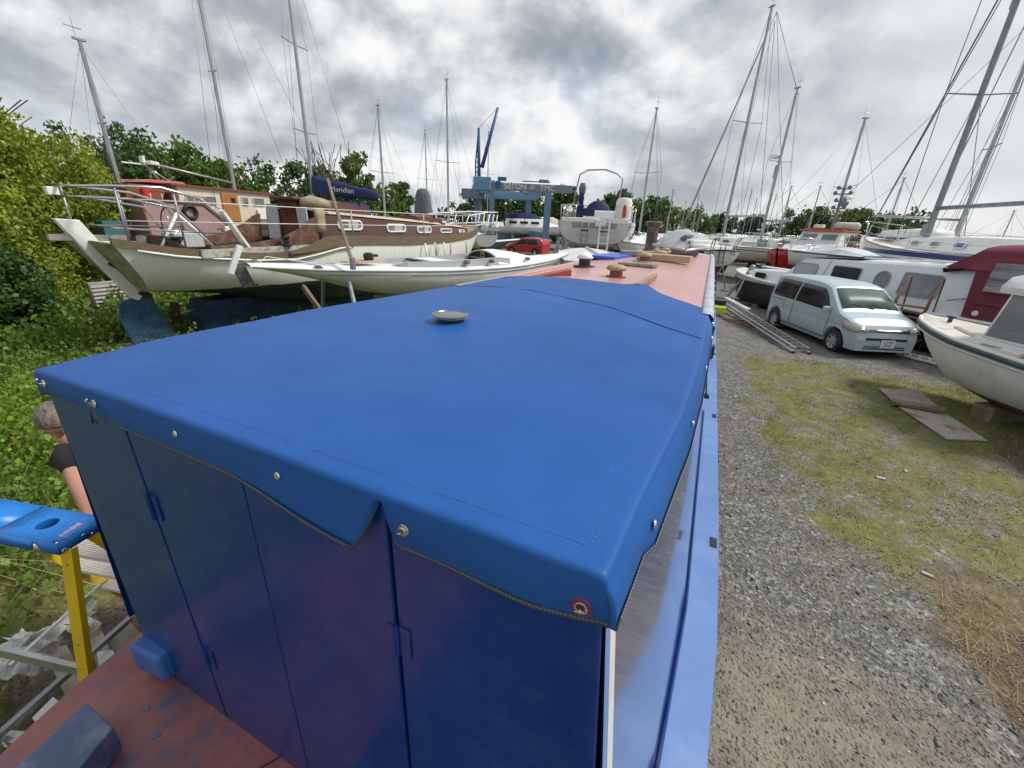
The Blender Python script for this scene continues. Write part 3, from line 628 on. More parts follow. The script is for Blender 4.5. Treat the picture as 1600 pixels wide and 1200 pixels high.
# loose things lying on the roof
PLK = M('pale_plank', (.50, .40, .26), (.38, .29, .18), scale=10, rough=.75, aniso=(6, 1, 1), bump=.3)
def roofthing(name, lb, cat, mb, mat, x, y, rz=0, **k):
    z = crown(x, y)+.004; o = mb.build(name, mat, None, **k); o.location = (x, y, z); o.rotation_euler = (0, 0, rz); return tag(o, lb, cat)
roofthing('wooden_plank', 'thick pale wooden plank lying across the pink roof', 'plank', MB().box((0, 0, .04), (.62, .20, .075)), PLK, -.50, 5.55, -.10, bevel=.006)
roofthing('wooden_plank', 'darker plank lying crossways behind the pale plank on the roof', 'plank', MB().box((0, 0, .035), (.5, .16, .06)), TEAKG, -.90, 6.2, .15, bevel=.006)
roofthing('folded_board', 'thin flat brown board lying on the roof in front of the planks', 'board', MB().box((0, 0, .015), (.36, .26, .028)).box((.0, .05, .035), (.16, .03, .012)), TEAKG, -.66, 4.62, -.12, bevel=.004)
roofthing('blue_board', 'bright blue board lying at the left edge of the roof', 'board', MB().box((0, 0, .02), (.34, .95, .035)), M('bright_blue', (.03, .12, .5), rough=.4), -1.17, 5.9, -.14, bevel=.004)
roofthing('grey_hatch_box', 'dark grey shallow box with poles at the far end of the roof', 'box', MB().box((0, 0, .05), (.40, .6, .09)), M('box_grey', (.12, .13, .15), rough=.4), -.38, 7.5, .05, bevel=.01)
for i, (x, y, a) in enumerate(((-.62, 7.0, .5), (-.2, 7.2, -.25))):
    o = MB().tube([(-.0, -.55, .11), (0, .55, .12)], .018, 8).build('boat_pole', ALU, None, smooth=True); o.location = (x, y, crown(x, y)); o.rotation_euler = (0, 0, a)
    tag(o, ['silver pole leaning across the dark box on the roof', 'silver pole lying right of the dark box on the roof'][i], 'pole')

# ---------------- blue cover ----------------
COVM = bpy.data.materials.new('blue_acrylic_canvas'); COVM.use_nodes = True; t = COVM.node_tree; L = t.links.new
b_ = t.nodes['Principled BSDF']; b_.inputs['Roughness'].default_value = .5; b_.inputs['Sheen Weight'].default_value = 0; b_.inputs['Specular IOR Level'].default_value = .22
tcg = t.nodes.new('ShaderNodeTexCoord')
c = gmix(gramp(gn('ShaderNodeTexNoise', 2.2, 5).outputs[0], [(.35, (0, 0, 0)), (.65, (1, 1, 1))]), (.012, .080, .29), (.018, .102, .34))
c = gmix(gramp(gn('ShaderNodeTexNoise', 30, 8, .8).outputs[0], [(.60, (0, 0, 0)), (.80, (.30, .30, .30))]), c, (.12, .26, .6)); L(c, b_.inputs['Base Color'])
bmp = t.nodes.new('ShaderNodeBump'); bmp.inputs['Strength'].default_value = .55; bmp.inputs['Distance'].default_value = .006
bmp2 = t.nodes.new('ShaderNodeBump'); bmp2.inputs['Strength'].default_value = .12; bmp2.inputs['Distance'].default_value = .0005
L(gn('ShaderNodeTexNoise', 5, 4, .5).outputs[0], bmp.inputs['Height']); L(gn('ShaderNodeTexNoise', 900, 2, .5).outputs[0], bmp2.inputs['Height'])
L(bmp.outputs[0], bmp2.inputs['Normal']); L(bmp2.outputs[0], b_.inputs['Normal'])
CVO = Vector((-.77, .43, 0)); cv = empty('boat_cover', (-.77, .43, 0), 0, 'smooth blue canvas cover stretched over the stern cabin of the narrowboat', 'cover')
def CVb(mb, name, mat, parent=cv, **k):
    mb.v = [tuple(Vector(v)-CVO) for v in mb.v]; return mb.build(name, mat, parent, **k)
REAR = [(-1.5, 3.08), (-1.28, 3.10), (-.42, 2.93), (-.36, 2.86), (-.30, 2.80), (.06, 2.52)]
def cpt(u, v):
    a0, b0 = interp(1.5, LEFTX), interp(1.5, RIGHTX); xx = a0+(b0-a0)*(u+1)/2; yr = interp(xx, REAR); y = .418+(yr-.418)*v
    a, b = interp(y, LEFTX)-.006, interp(y, RIGHTX)+.006; x = (a+b)/2+u*(b-a)/2
    # rounded shoulders
    ex = (b-a)/2*(1-abs(u)); ey = y-.418; R_ = .011
    z = crown(x, y, 2.482, .045)
    if ex < R_: z -= R_-math.sqrt(max(0, R_*R_-(R_-ex)**2))
    if ey < R_: z -= R_-math.sqrt(max(0, R_*R_-(R_-ey)**2))
    z += .030*math.exp(-((x+.36)/.10)**2)*sst(1.9, 2.75, y)*(1 if x > -2 else 0)      # hatch runner below
    z += .022*math.exp(-((x+.88)/.12)**2-((y-1.37)/.12)**2)
    z += .006*(float(vn(x, y, 3.0))-.5)+.003*(float(vn(x+y, y, 9.0))-.5)
    for bx_ in (-1.53, -1.28, -.955, -.645, -.359, -.068):
        d_ = y-.43; z -= .0035*math.exp(-((x-bx_-.25*d_)/(.018+.10*d_))**2)*math.exp(-d_/.16)*(1-math.exp(-d_/.02))
    return Vector((x, y, z))
UU = sorted(set([-1, -.998, -.993, -.985, -.975, 1, .998, .993, .985, .975]+[k/24 for k in range(-23, 24)]))
VV = [0, .0008, .0025, .005, .008, .0115]+[.016+.984*(k/44)**1.15 for k in range(45)]
TOP = [[cpt(u, v) for u in UU] for v in VV]
HEMF = [(-1.60, 2.412), (-1.508, 2.410), (-1.30, 2.402), (-1.295, 2.396), (-.78, 2.388), (-.568, 2.377), (-.455, 2.372), (-.432, 2.412), (-.412, 2.474), (-.404, 2.474), (-.397, 2.392), (-.385, 2.382), (-.337, 2.386), (-.264, 2.385), (-.144, 2.382), (-.076, 2.393), (-.02, 2.405)]
def frontskirt():
    xs_ = sorted([p.x for p in TOP[0]]+[-.50, -.475, -.463, -.455, -.445, -.435, -.425, -.415, -.408, -.402, -.397, -.39, -.375])
    rows = []
    for k in range(11):
        q = k/10; row = []
        for x in xs_:
            zt = interp(x, [(p.x, p.z) for p in TOP[0]]); y0_ = interp(x, [(p.x, p.y) for p in TOP[0]]); zh = interp(x, HEMF); z_ = zt+(zh-zt)*q
            out = -.009*q+.005*sin(q*pi)*(.5+float(vn(x, 0, 7)))
            out += .030*q*q*sst(-.85, -.462, x)*(1-sst(-.458, -.405, x))       # flap swings out, then folds back
            out -= .010*q*math.exp(-((x+.405)/.012)**2)
            out += .007*q*math.exp(-((x+.15)/.12)**2)
            row.append(Vector((x, y0_-out, z_)))
        rows.append(row)
    return rows
FS = frontskirt()
def sideskirt(side):
    xi = len(UU)-1 if side > 0 else 0; rows = []
    edge = [r[xi] for r in TOP]; hems = [(.41, 2.405), (.5, 2.392), (.8, 2.378), (1.2, 2.372), (1.9, 2.385), (2.6, 2.40), (3.1, 2.40)]
    for k in range(8):
        q = k/7; row = []
        for p in edge:
            zh = interp(p.y, hems); z_ = p.z+(zh-p.z)*q
            row.append(Vector((p.x+side*(.004*min(1, q*3)+.014*q+.006*sin(q*pi)*(.4+float(vn(p.y, 3, 4)))+(.012*q if p.y > .6 else 0)), p.y, z_)))
        rows.append(row)
    return rows
SR, SL = sideskirt(1), sideskirt(-1)
# weld corner rows so the front and side skirts meet
for k in range(8):
    q = k/7*10; i0 = int(q); fr = q-i0; i1 = min(10, i0+1)
    for S_, ix in ((SR, -1), (SL, 0)):
        p = FS[i0][ix].lerp(FS[i1][ix], fr); c0 = S_[k][0].copy(); S_[k][0] = Vector(((p.x+c0.x)/2, (p.y+c0.y)/2, c0.z))
for k in range(11):
    q = k/10*7; i0 = int(q); fr = q-i0; i1 = min(7, i0+1)
    FS[k][-1] = SR[i0][0].lerp(SR[i1][0], fr); FS[k][0] = SL[i0][0].lerp(SL[i1][0], fr)
back = [[p+Vector((0, .004*k, -.03*k)) for p in TOP[-1]] for k in range(3)]
CVb(MB().grid(TOP), 'canvas_top', COVM, smooth=True); CVb(MB().grid(back), 'canvas_rear_hem', COVM, smooth=True)
CVb(MB().grid(FS), 'canvas_front_skirt', COVM, smooth=True, subsurf=1)
for S_ in (SR, SL): CVb(MB().grid(S_), 'canvas_side_skirt', COVM, smooth=True)
BIND = M('grey_binding', (.055, .075, .10), (.04, .05, .075), scale=30, rough=.7)
def strip(pts, dn, w_=.011, o_=.0022):
    P = [[Vector(p)+Vector(dn)*a+Vector((0, 0, b)) for a, b in ((o_, w_*.8), (o_*1.6, 0), (0, -w_*.25), (-o_, 0), (-o_, w_*.8))] for p in pts]; return MB().grid(P)
CVb(strip(FS[-1], (0, -1, 0)), 'hem_binding', BIND, smooth=True)
CVb(strip(SR[-1], (1, 0, 0)), 'hem_binding', BIND, smooth=True); CVb(strip(SL[-1], (-1, 0, 0)), 'hem_binding', BIND, smooth=True)
STI = M('thread', (.09, .16, .32), rough=.8); STW = M('pale_thread', (.30, .34, .38), rough=.8)
def stitch(fn, s0, s1, st, r, name, mat, nrm):
    mb = MB(); s_ = s0
    while s_ < s1:
        a, b = fn(s_), fn(s_+st*.6); mb.beam(a+nrm*.0006, b+nrm*.0006, r, r*.8); s_ += st
    CVb(mb, name, mat)['kind'] = 'stuff'
def topat(x, y):
    a, b = interp(y, LEFTX)-.006, interp(y, RIGHTX)+.006; u = (2*x-a-b)/(b-a); a0, b0 = interp(1.5, LEFTX), interp(1.5, RIGHTX); yr = interp(a0+(b0-a0)*(u+1)/2, REAR)
    return cpt(max(-1, min(1, u)), (y-.418)/(yr-.418))
UPV = Vector((0, 0, 1))
stitch(lambda s_: topat(s_, .462), -1.52, -.085, .0075, .0009, 'stitching', STI, UPV)
stitch(lambda s_: topat(interp(s_, RIGHTX)-.032, s_), .47, 2.4, .009, .0011, 'stitching', STI, UPV)
def hemline(x): return Vector((x, interp(x, [(p.x, p.y) for p in FS[-1]])-.0028, interp(x, [(p.x, p.z) for p in FS[-1]])+.005))
stitch(hemline, -1.5, -.47, .006, .0008, 'stitching', STW, Vector((0, -1, 0))); stitch(hemline, -.39, -.03, .006, .0008, 'stitching', STW, Vector((0, -1, 0)))
def hemr(y): return Vector((interp(y, [(p.y, p.x) for p in SR[-1]])+.003, y, interp(y, [(p.y, p.z) for p in SR[-1]])+.005))
stitch(hemr, .44, 2.4, .008, .0009, 'stitching', STW, Vector((1, 0, 0)))
SEAM = M('dark_seam', (.015, .035, .12), rough=.7)
spts = [topat(x, y)+UPV*.0012 for x, y in [(-1.46, 2.35), (-1.2, 2.36), (-.9, 2.28), (-.6, 2.15), (-.4, 2.07), (-.25, 1.98), (-.1, 1.88), (.03, 1.82)]]
CVb(MB().tube(spts, .0022, 5), 'seam', SEAM, smooth=True)
CVb(MB().tube([FS[k][-1]+Vector((.0005, -.0015, 0)) for k in range(11)], .0009, 5), 'corner_seam', SEAM, smooth=True)
CVb(MB().tube([Vector((-1.262, .405, 2.462)), Vector((-1.268, .400, 2.44)), Vector((-1.280, .402, 2.415)), Vector((-1.296, .405, 2.398))], .002, 5).box((-1.288, .408, 2.402), (.02, .004, .008)), 'overlap_edge', BIND, smooth=True)
# turn-buttons and snaps
CHROME = M('chrome', (.75, .75, .74), rough=.12, metal=1); BRASS = M('nickel_brass', (.55, .50, .36), rough=.25, metal=1); PURP = M('purple_washer', (.13, .02, .09), (.17, .04, .12), scale=60, rough=.45)
def button(p, n, s, big=False, hook=False):
    n = Vector(n).normalized(); R = n.to_track_quat('Z', 'X').to_matrix(); p = Vector(p)
    def lt(prof, m_, nm, par): 
        mb = MB().lathe(prof, (0, 0, 0), 20); mb.v = [tuple(R @ Vector(v)+p) for v in mb.v]; mb.v = [tuple(Vector(v)-CVO) for v in mb.v]; return mb.build(nm, m_, par, smooth=True, autosm=35)
    o = lt([(s*.98, 0), (s, .0008), (s*.9, .0022), (s*.62, .0024)] if big else [(s, 0), (s, .001), (s*.8, .003), (s*.3, .0036)], PURP if big == 2 else (BRASS if big else CHROME), 'eyelet' if big else 'snap', cv)
    if big:
        lt([(s*.60, .0010), (s*.60, .004), (s*.48, .0045), (s*.44, .002)], CHROME, 'rim', o)
        mb = MB().box((0, 0, .007), (s*.22, s*.9, .010), Matrix.Rotation(.2, 3, 'Z')).lathe([(s*.22, .001), (s*.2, .012), (.0, .013)], (0, 0, 0), 10)
        mb.v = [tuple(R @ Vector(v)+p-CVO) for v in mb.v]; mb.build('turn_button', BRASS, o, bevel=.0008)
    if hook:
        mb = MB().tube([(0, 0, 0), (0, .002, .010), (.010, .002, .014), (.016, -.006, .012)], .0028, 7)
        mb.v = [tuple(R @ Vector(v)+p-CVO) for v in mb.v]; mb.build('turn_button', CHROME, o, smooth=True)
def fy(x, z): 
    q = max(0, min(10, (crown(x, .42, 2.466, .045)-z)/max(.01, crown(x, .42, 2.466, .045)-interp(x, HEMF))*10)); i = int(q); i1 = min(10, i+1)
    y0 = interp(x, [(p.x, p.y) for p in FS[i]]); y1 = interp(x, [(p.x, p.y) for p in FS[i1]]); return y0+(y1-y0)*(q-i)-.001
for x, z, s, bg_, hk in ((-1.525, 2.452, .010, 0, 1), (-1.283, 2.448, .010, 0, 1), (-.955, 2.452, .0075, 0, 0), (-.645, 2.447, .0075, 0, 0), (-.359, 2.437, .0105, 1, 0), (-.068, 2.425, .0150, 2, 0)):
    button((x, fy(x, z), z), (0, -1, .12), s, bg_, hk)
for y, z in ((.62, 2.435), (1.08, 2.43), (1.58, 2.435), (2.05, 2.44), (2.4, 2.44)):
    xx = interp(y, [(p.y, p.x) for p in SR[3]])+.004; button((xx, y, z), (1, 0, .25), .008)
# round vent in the cover
VX, VY, VS = -.88, 1.37, .82; z = topat(VX, VY).z
o = CVb(MB().lathe([(.055, -.004), (.053, .003), (.042, .006), (.040, .017)], (VX, VY, z), 28), 'vent_collar', M('vent_dark', (.012, .014, .02), rough=.3), smooth=True)
d = MB().lathe([(.03, .016), (.070, .016), (.074, .018), (.073, .0205), (.066, .022), (.064, .0195), (.04, .0205), (.0, .021)], (VX, VY, z), 32); d.v = [tuple(Vector(v)-CVO) for v in d.v]; d.build('vent_disc', M('vent_steel', (.30, .31, .32), (.22, .22, .22), scale=30, rough=.3, metal=.9), o, smooth=True, autosm=30)
d = MB().lathe([(.058, .007), (.063, .009), (.063, .011), (.05, .012)], (VX, VY, z), 32); d.v = [tuple(Vector(v)-CVO) for v in d.v]; d.build('vent_lower_ring', CHROME, o, smooth=True)

# ---------------- boat helpers ----------------
class Hull:
    def __init__(s, L, beam, sheer, keel, bow=.6, stern=.3, e1=.6, e2=1.0, n=30, m=12):
        s.L, s.beam, s.sheer, s.keel, s.bow, s.stern, s.e1, s.e2, s.n, s.m = L, beam, sheer, keel, bow, stern, e1, e2, n, m
    def pt(s, t, a, side=1):
        b, zs, zk = interp(t, s.beam), interp(t, s.sheer), interp(t, s.keel); q = a*pi/2
        y = b*sin(q)**s.e1 if q > 0 else 0; z = zk+(zs-zk)*(1-cos(q))**s.e2; h = (z-zk)/(zs-zk+1e-6)
        x = t*s.L-s.bow*(1-h)*max(0, (t-.72)/.28)**1.3+s.stern*(1-h)*max(0, (.3-t)/.3)
        return Vector((x, side*y, z))
    def ts(s): return [1-(1-k/(s.n-1))**1.25 for k in range(s.n)]
    def mesh(s):
        mb = MB(); T = s.ts()
        for sd in (1, -1): mb.grid([[s.pt(t, a/s.m, sd) for a in range(s.m+1)] for t in T])
        return mb.add([s.pt(0, a/s.m, 1) for a in range(s.m, -1, -1)]+[s.pt(0, a/s.m, -1) for a in range(1, s.m+1)], [tuple(range(2*s.m+1))])
    def deck(s, dz=-.02, cam_=.06, t0=0., t1=1., inset=.02):
        T = [t0+(t1-t0)*k/22 for k in range(23)]; P = []
        for t in T:
            p = s.pt(t, 1, 1); b = max(.001, p.y-inset); P.append([(p.x, b*u, p.z+dz+cam_*(1-u*u)) for u in (-1, -.6, -.2, .2, .6, 1)])
        return MB().grid(P)
    def rail(s, dz, r, side, t0=0, t1=1, out=.0, n=26, seg=6, z2=None):
        pts = []
        for k in range(n):
            t = t0+(t1-t0)*k/(n-1); p = s.pt(t, 1, side); p.z += dz; p.y += side*out; pts.append(p)
        return MB().tube(pts, r, seg)
    def plank(s, z0, z1, side, t0=0, t1=1, out=.02, n=26, th=.03):
        P = []
        for k in range(n):
            t = t0+(t1-t0)*k/(n-1); p = s.pt(t, 1, side); y = p.y+side*out
            P.append([(p.x, y, p.z+z0), (p.x, y, p.z+z1), (p.x, y-side*th, p.z+z1), (p.x, y-side*th, p.z+z0)])
        return MB().loft(P)
def fin(x0, x1, x2, x3, zt, zb, th=.16):   # fin or rudder: top chord x0..x1, bottom chord x2..x3
    P = []
    for k in range(5):
        q = k/4; a, b = x0+(x2-x0)*q, x1+(x3-x1)*q; z = zt+(zb-zt)*q; w_ = th*(1-.4*q)/2
        P.append([(a, 0, z), (a+(b-a)*.3, w_*.8, z), (a+(b-a)*.6, w_, z), (b, 0, z), (a+(b-a)*.6, -w_, z), (a+(b-a)*.3, -w_*.8, z)])
    return MB().loft(P)
def trunk(secs):     # cabin trunk: (x, half width bottom, half width top, z0, z1)
    P = []
    for x, wb, wt, z0, z1 in secs:
        P.append([(x, -wb, z0), (x, -wt, z1-.05), (x, -wt+.05, z1), (x, -wt*.4, z1+.05), (x, wt*.4, z1+.05), (x, wt-.05, z1), (x, wt, z1-.05), (x, wb, z0)])
    return MB().loft(P)
def roofstrip(secs, dz=.012, ov=.03):
    return MB().loft([[(x, -wt-ov, z1-.03+dz), (x, -wt+.04, z1+.012+dz), (x, -wt*.4, z1+.062+dz), (x, wt*.4, z1+.062+dz), (x, wt-.04, z1+.012+dz), (x, wt+ov, z1-.03+dz)] for x, wb, wt, z0, z1 in secs])
def rig(root, x, z0, z1, r=.07, spread=(), sw=.9, stays=(), wr=.010, mat=None, boom=None, cover=None, top=True, y=0, radar=None, n=8, furl=None):
    mat = mat or MASTM
    m_ = MB().tube([(x, y, z0), (x, y, z0+(z1-z0)*.6), (x, y, z1)], r, n, r2=r*.72)
    if top: m_.box((x, y, z1+.03), (r*4, r*1.6, .06)).tube([(x-r, y, z1), (x-r, y, z1+.55)], .008, 4).tube([(x-r-.22, y, z1+.3), (x-r+.2, y, z1+.3)], .012, 4)
    mo = m_.build('mast', mat, root, smooth=True, autosm=40)
    for zz_ in spread:
        MB().tube([(x, y-sw, zz_+.05), (x, y, zz_), (x, y+sw, zz_+.05)], r*.28, 5).build('spreader', mat, mo)
    for a, b in stays: tb('stay', WIRE, root, [a, b], wr, 4)
    if spread:
        for s_ in (-1, 1):
            tb('shroud', WIRE, root, [(x-.05, y+s_*sw*.95, z0+.1), (x, y+s_*sw, spread[0]+.05), (x, y+s_*(sw*.9 if len(spread) > 1 else .02), spread[-1]+.06 if len(spread) > 1 else z1-.1), (x, y+s_*.02, z1-.05)], wr*.8, 4)
            tb('shroud', WIRE, root, [(x-.35, y+s_*sw*.93, z0+.1), (x, y+s_*.03, spread[0])], wr*.7, 4)
    if boom:
        bo = tb('boom', mat, root, [(x-.05, y, boom[1]), (x-boom[0], y, boom[2])], boom[3] if len(boom) > 3 else .055, 8)
        if cover:
            L_ = boom[0]; P = []
            for k in range(13):
                q = k/12; xx = x-.05-L_*q*.98; zc = boom[1]+(boom[2]-boom[1])*q; h = cover[1]*(1-.55*q)+.05*sin(q*17)*.5; w_ = .17*(1-.3*q)
                P.append([(xx, y-w_*.6, zc-.06), (xx, y-w_, zc+.1), (xx, y-w_*.5, zc+h*.75), (xx, y, zc+h), (xx, y+w_*.5, zc+h*.75), (xx, y+w_, zc+.1), (xx, y+w_*.6, zc-.06)])
            MB().loft(P).build('sail_cover', cover[0], root, smooth=True)
    if radar: MB().lathe([(.0, -.1), (.26, -.09), (.30, 0), (.26, .10), (0, .13)], (x+.38, y, radar), 14).box((x+.2, y, radar-.1), (.4, .08, .06)).build('radar_dome', WHITE2, mo, smooth=True)
    if furl: tb('furled_sail', furl[2], root, [furl[0], furl[1]], furl[3] if len(furl) > 3 else .045, 7)
    return mo
def rails(H, root, z=.6, t0=.05, t1=.93, n=9, r=.014, sides=(1, -1), inset=.06, mid=True):
    for sd_ in sides:
        tops = []
        for k in range(n):
            t = t0+(t1-t0)*k/(n-1); p = H.pt(t, 1, sd_); p.y -= sd_*inset*(1 if p.y*sd_ > inset else 0); q = p+Vector((0, 0, z)); tops.append(q)
            tb('stanchion', STEEL, root, [tuple(p), tuple(q)], r, 5)
        tb('guard_wire', STEEL, root, [tuple(p) for p in tops], r*.55, 4)
        if mid: tb('guard_wire', STEEL, root, [(p.x, p.y, p.z-z*.48) for p in tops], r*.5, 4)
def pulpit(root, H, t=.93, z=.65, r=.02, mat=None):
    mat = mat or STEEL; a, b = H.pt(t, 1, 1), H.pt(t, 1, -1); c_ = H.pt(1, 1, 1)
    tb('pulpit', mat, root, [(a.x, a.y, a.z), (a.x+.05, a.y, a.z+z), (c_.x+.1, .12, c_.z+z+.05), (c_.x+.1, -.12, c_.z+z+.05), (b.x+.05, b.y, b.z+z), (b.x, b.y, b.z)], r, 6)
    tb('pulpit', mat, root, [(c_.x-.1, 0, c_.z), (c_.x+.1, 0, c_.z+z+.05)], r, 6)
def pushpit(root, H, t=.1, z=.65, r=.02, mat=None):
    mat = mat or STEEL; a, b = H.pt(t, 1, 1), H.pt(t, 1, -1); c_ = H.pt(0, 1, 1)
    for zz_ in (z, z*.5): tb('pushpit', mat, root, [(a.x, a.y-.03, a.z+zz_), (c_.x+.08, c_.y-.03, c_.z+zz_), (c_.x+.08, -c_.y+.03, c_.z+zz_), (b.x, b.y+.03, b.z+zz_)], r, 6)
    for p in (a, b, Vector((c_.x+.08, c_.y-.03, c_.z)), Vector((c_.x+.08, -c_.y+.03, c_.z))): tb('stanchion', mat, root, [tuple(p), (p.x, p.y, p.z+z)], r*.9, 5)
def props_(root, H, ts_, zt=None, spread=.9):
    for t in ts_:
        for sd_ in (1, -1):
            p = H.pt(t, .72, sd_); q = (p.x, p.y+sd_*spread, .0)
            MB().tube([tuple(p+Vector((0, sd_*.03, 0))), q], .035, 6).box((p.x, p.y+sd_*.03, p.z), (.3, .06, .25)).box((q[0], q[1], .03), (.4, .3, .05)).build('support_prop', GALV, root)
def head(p0, p1):
    d = Vector(p1)-Vector(p0); return math.atan2(d.y, d.x)

# ---------------- large wooden ketch on the left ----------------
K = empty('wooden_ketch', (-10.3, 4.0, 0), pi/2, 'large white and dark brown wooden ketch with oval windows propped ashore on the left', 'sailing boat')
HA = Hull(14.5, [(0, .82), (.08, 1.15), (.25, 1.45), (.5, 1.62), (.7, 1.5), (.85, 1.05), (.95, .45), (1, .03)],
          [(0, 2.24), (.06, 2.06), (.155, 1.92), (.22, 1.90), (.26, 1.99), (.31, 2.12), (.37, 2.12), (.5, 2.06), (.66, 2.08), (.81, 2.16), (.93, 2.36), (1, 2.50)],
          [(0, 1.28), (.06, 1.18), (.12, 1.05), (.2, .75), (.35, .5), (.7, .5), (.85, .75), (1, 1.35)], bow=1.1, stern=.55, e1=.62, e2=.95, n=44, m=16)
HULLA = M('ketch_hull_paint', (1, 1, 1), bands=[(-1, (.012, .022, .055)), (1.16, (.02, .05, .06)), (1.27, (.84, .83, .76))], rough=.42, wob=.07, bump=.15, scale=3, streak=.13, dirt=((.30, .33, .33), .12, 5))
HA.mesh().build('hull', HULLA, K, smooth=True, autosm=50)
TRG = M('green_stained_paint', (.20, .20, .08), (.36, .36, .22), scale=5, rough=.7, dirt=((.05, .06, .03), .7, 6))
MB().add([Vector((-.012, 0, 0))+HA.pt(0, a/16, 1)*1 for a in range(16, -1, -1)]+[Vector((-.012, 0, 0))+HA.pt(0, a/16, -1) for a in range(1, 17)], [tuple(range(33))]).build('transom', TRG, K)
ANTI = M('navy_antifouling', (.012, .03, .085), (.02, .06, .14), scale=2.5, rough=.6, dirt=((.07, .12, .14), .55, 5), bump=.3)
MB().loft([[(x0, -w_, z), (x0, w_, z), (x1, w_, z), (x1+.25, 0, z), (x1, -w_, z)] for x0, x1, w_, z in ((1.62, 11.2, .34, .95), (1.45, 10.9, .26, .6), (1.5, 10.4, .22, .3), (1.7, 9.9, .20, .10))]).build('keel', ANTI, K)
tb('propeller_shaft', GALV, K, [(1.1, 0, .70), (1.6, 0, .78)], .04, 8)
MB().lathe([(.05, -.08), (.07, 0), (.03, .08)], (1.12, 0, .70), 8, 'x').box((1.12, 0, .86), (.03, .16, .22), Matrix.Rotation(.4, 3, 'Z')).box((1.12, .13, .62), (.03, .22, .14), Matrix.Rotation(.5, 3, 'X')).box((1.12, -.13, .60), (.03, .22, .14), Matrix.Rotation(-.6, 3, 'X')).build('propeller', M('dark_bronze', (.05, .04, .03), rough=.5, metal=.5), K)
MB().prism([(.51, -.04, 1.2), (.18, -.04, 1.08), (.13, -.04, .76), (.22, -.04, .25), (.42, -.04, .10), (1.05, -.04, .12), (1.0, -.04, .3), (.82, -.04, .78), (.74, -.04, 1.22)], (0, .08, 0)).build('rudder_blade', M('blue_rudder_paint', (.02, .06, .14), (.03, .11, .22), scale=4, rough=.6, dirt=((.12, .17, .17), .6, 8), bump=.3), K, bevel=.01)
MB().prism([(-.36, -.06, 2.62), (-.03, -.06, 2.60), (.66, -.06, 1.26), (.50, -.06, 1.10), (.40, -.06, 1.16)], (0, .12, 0)).build('rudder_head', WHITE2, K, bevel=.012)
MB().box((.28, 0, 1.78), (.24, .2, .07), Matrix.Rotation(.7, 3, 'Y')).box((.62, 0, 1.22), (.2, .2, .12), Matrix.Rotation(.7, 3, 'Y')).build('rudder_strap', M('rust_iron', (.05, .04, .035), (.10, .06, .04), scale=8, rough=.8), K)
MB().box((.05, 0, 2.30), (1.1, .09, .10), Matrix.Rotation(.03, 3, 'Y')).build('tiller_bar', TEAKG, K)
RAILB = M('mossy_rail', (.13, .085, .055), (.20, .15, .09), scale=5, rough=.75, aniso=(1, 1, 6), bump=.3, dirt=((.10, .12, .04), .7, 4))
for sd_ in (1, -1):
    HA.plank(-.04, .10, sd_, 0, .34, out=.04, th=.07).build('rubbing_strake', RAILB, K)
    HA.rail(-.06, .022, sd_, .02, .33, out=.05).build('rope_moulding', WHITE2, K, smooth=True)
    HA.plank(-.01, .235, sd_, .30, 1, out=.03, th=.06).build('toe_rail', RAILB, K)
    MB().loft([[(x, sd_*(y+.03), z0), (x, sd_*(y+.03), z1), (x, sd_*(y-.03), z1), (x, sd_*(y-.03), z0)] for x, y, z0, z1 in ((3.0, 1.45, 1.96, 2.02), (3.6, 1.48, 2.0, 2.16), (4.05, 1.5, 2.05, 2.32), (4.4, 1.52, 2.1, 2.36))]).build('bulwark_sweep', RAILB, K)
HA.deck(-.03, .05, 0, .31).build('aft_deck', M('weathered_deck', (.34, .32, .27), (.22, .20, .16), scale=4, rough=.8, dirt=((.1, .11, .05), .6, 3)), K)
HA.deck(.12, .06, .30, 1, inset=.08).build('deck', M('weathered_deck', (1, 1, 1)), K)
BROWNS = M('peeling_brown_paint', (.12, .045, .032), (.17, .075, .05), scale=5, rough=.55, dirt=((.30, .27, .22), .5, 5), bump=.2)
PEEL = M('peeling_white_paint', (.55, .54, .50), (.42, .40, .36), scale=8, rough=.7, dirt=((.16, .12, .09), .9, 7), bump=.4)
for sd_ in (1, -1):
    MB().prism([(1.5, sd_*1.08, 2.0), (4.2, sd_*1.08, 2.12), (4.25, sd_*1.08, 2.80), (4.05, sd_*1.08, 2.74), (3.7, sd_*1.08, 2.52), (3.2, sd_*1.08, 2.32), (2.6, sd_*1.08, 2.22), (1.5, sd_*1.08, 2.16)], (0, .05, 0)).build('cockpit_side', BROWNS, K)
    MB().prism([(1.2, sd_*1.2, 1.96), (4.1, sd_*1.2, 2.06), (4.1, sd_*1.2, 2.14), (1.2, sd_*1.2, 2.12)], (0, sd_*.06, 0)).build('coaming', PEEL, K)
MB().prism([(1.0, -.95, 2.0), (1.0, .95, 2.0), (1.0, .95, 2.22), (1.0, .3, 2.34), (1.0, -.5, 2.34), (1.0, -.95, 2.2)], (.06, 0, 0)).build('seat_back', M('dark_brown_board', (.045, .022, .018), rough=.5), K, bevel=.01)
SECA = [(4.35, 1.02, .96, 2.1, 2.90), (5.0, 1.02, .97, 2.15, 2.88), (7, 1.05, .97, 2.15, 2.80), (9, 1.0, .90, 2.15, 2.72), (11, .88, .80, 2.18, 2.62), (12.3, .75, .66, 2.2, 2.54), (12.75, .6, .5, 2.25, 2.36)]
cab = trunk(SECA).build('cabin', M('brown_cabin_paint', (.085, .042, .042), (.11, .055, .05), scale=2, rough=.35, dirt=((.16, .10, .08), .3, 6)), K, autosm=35)
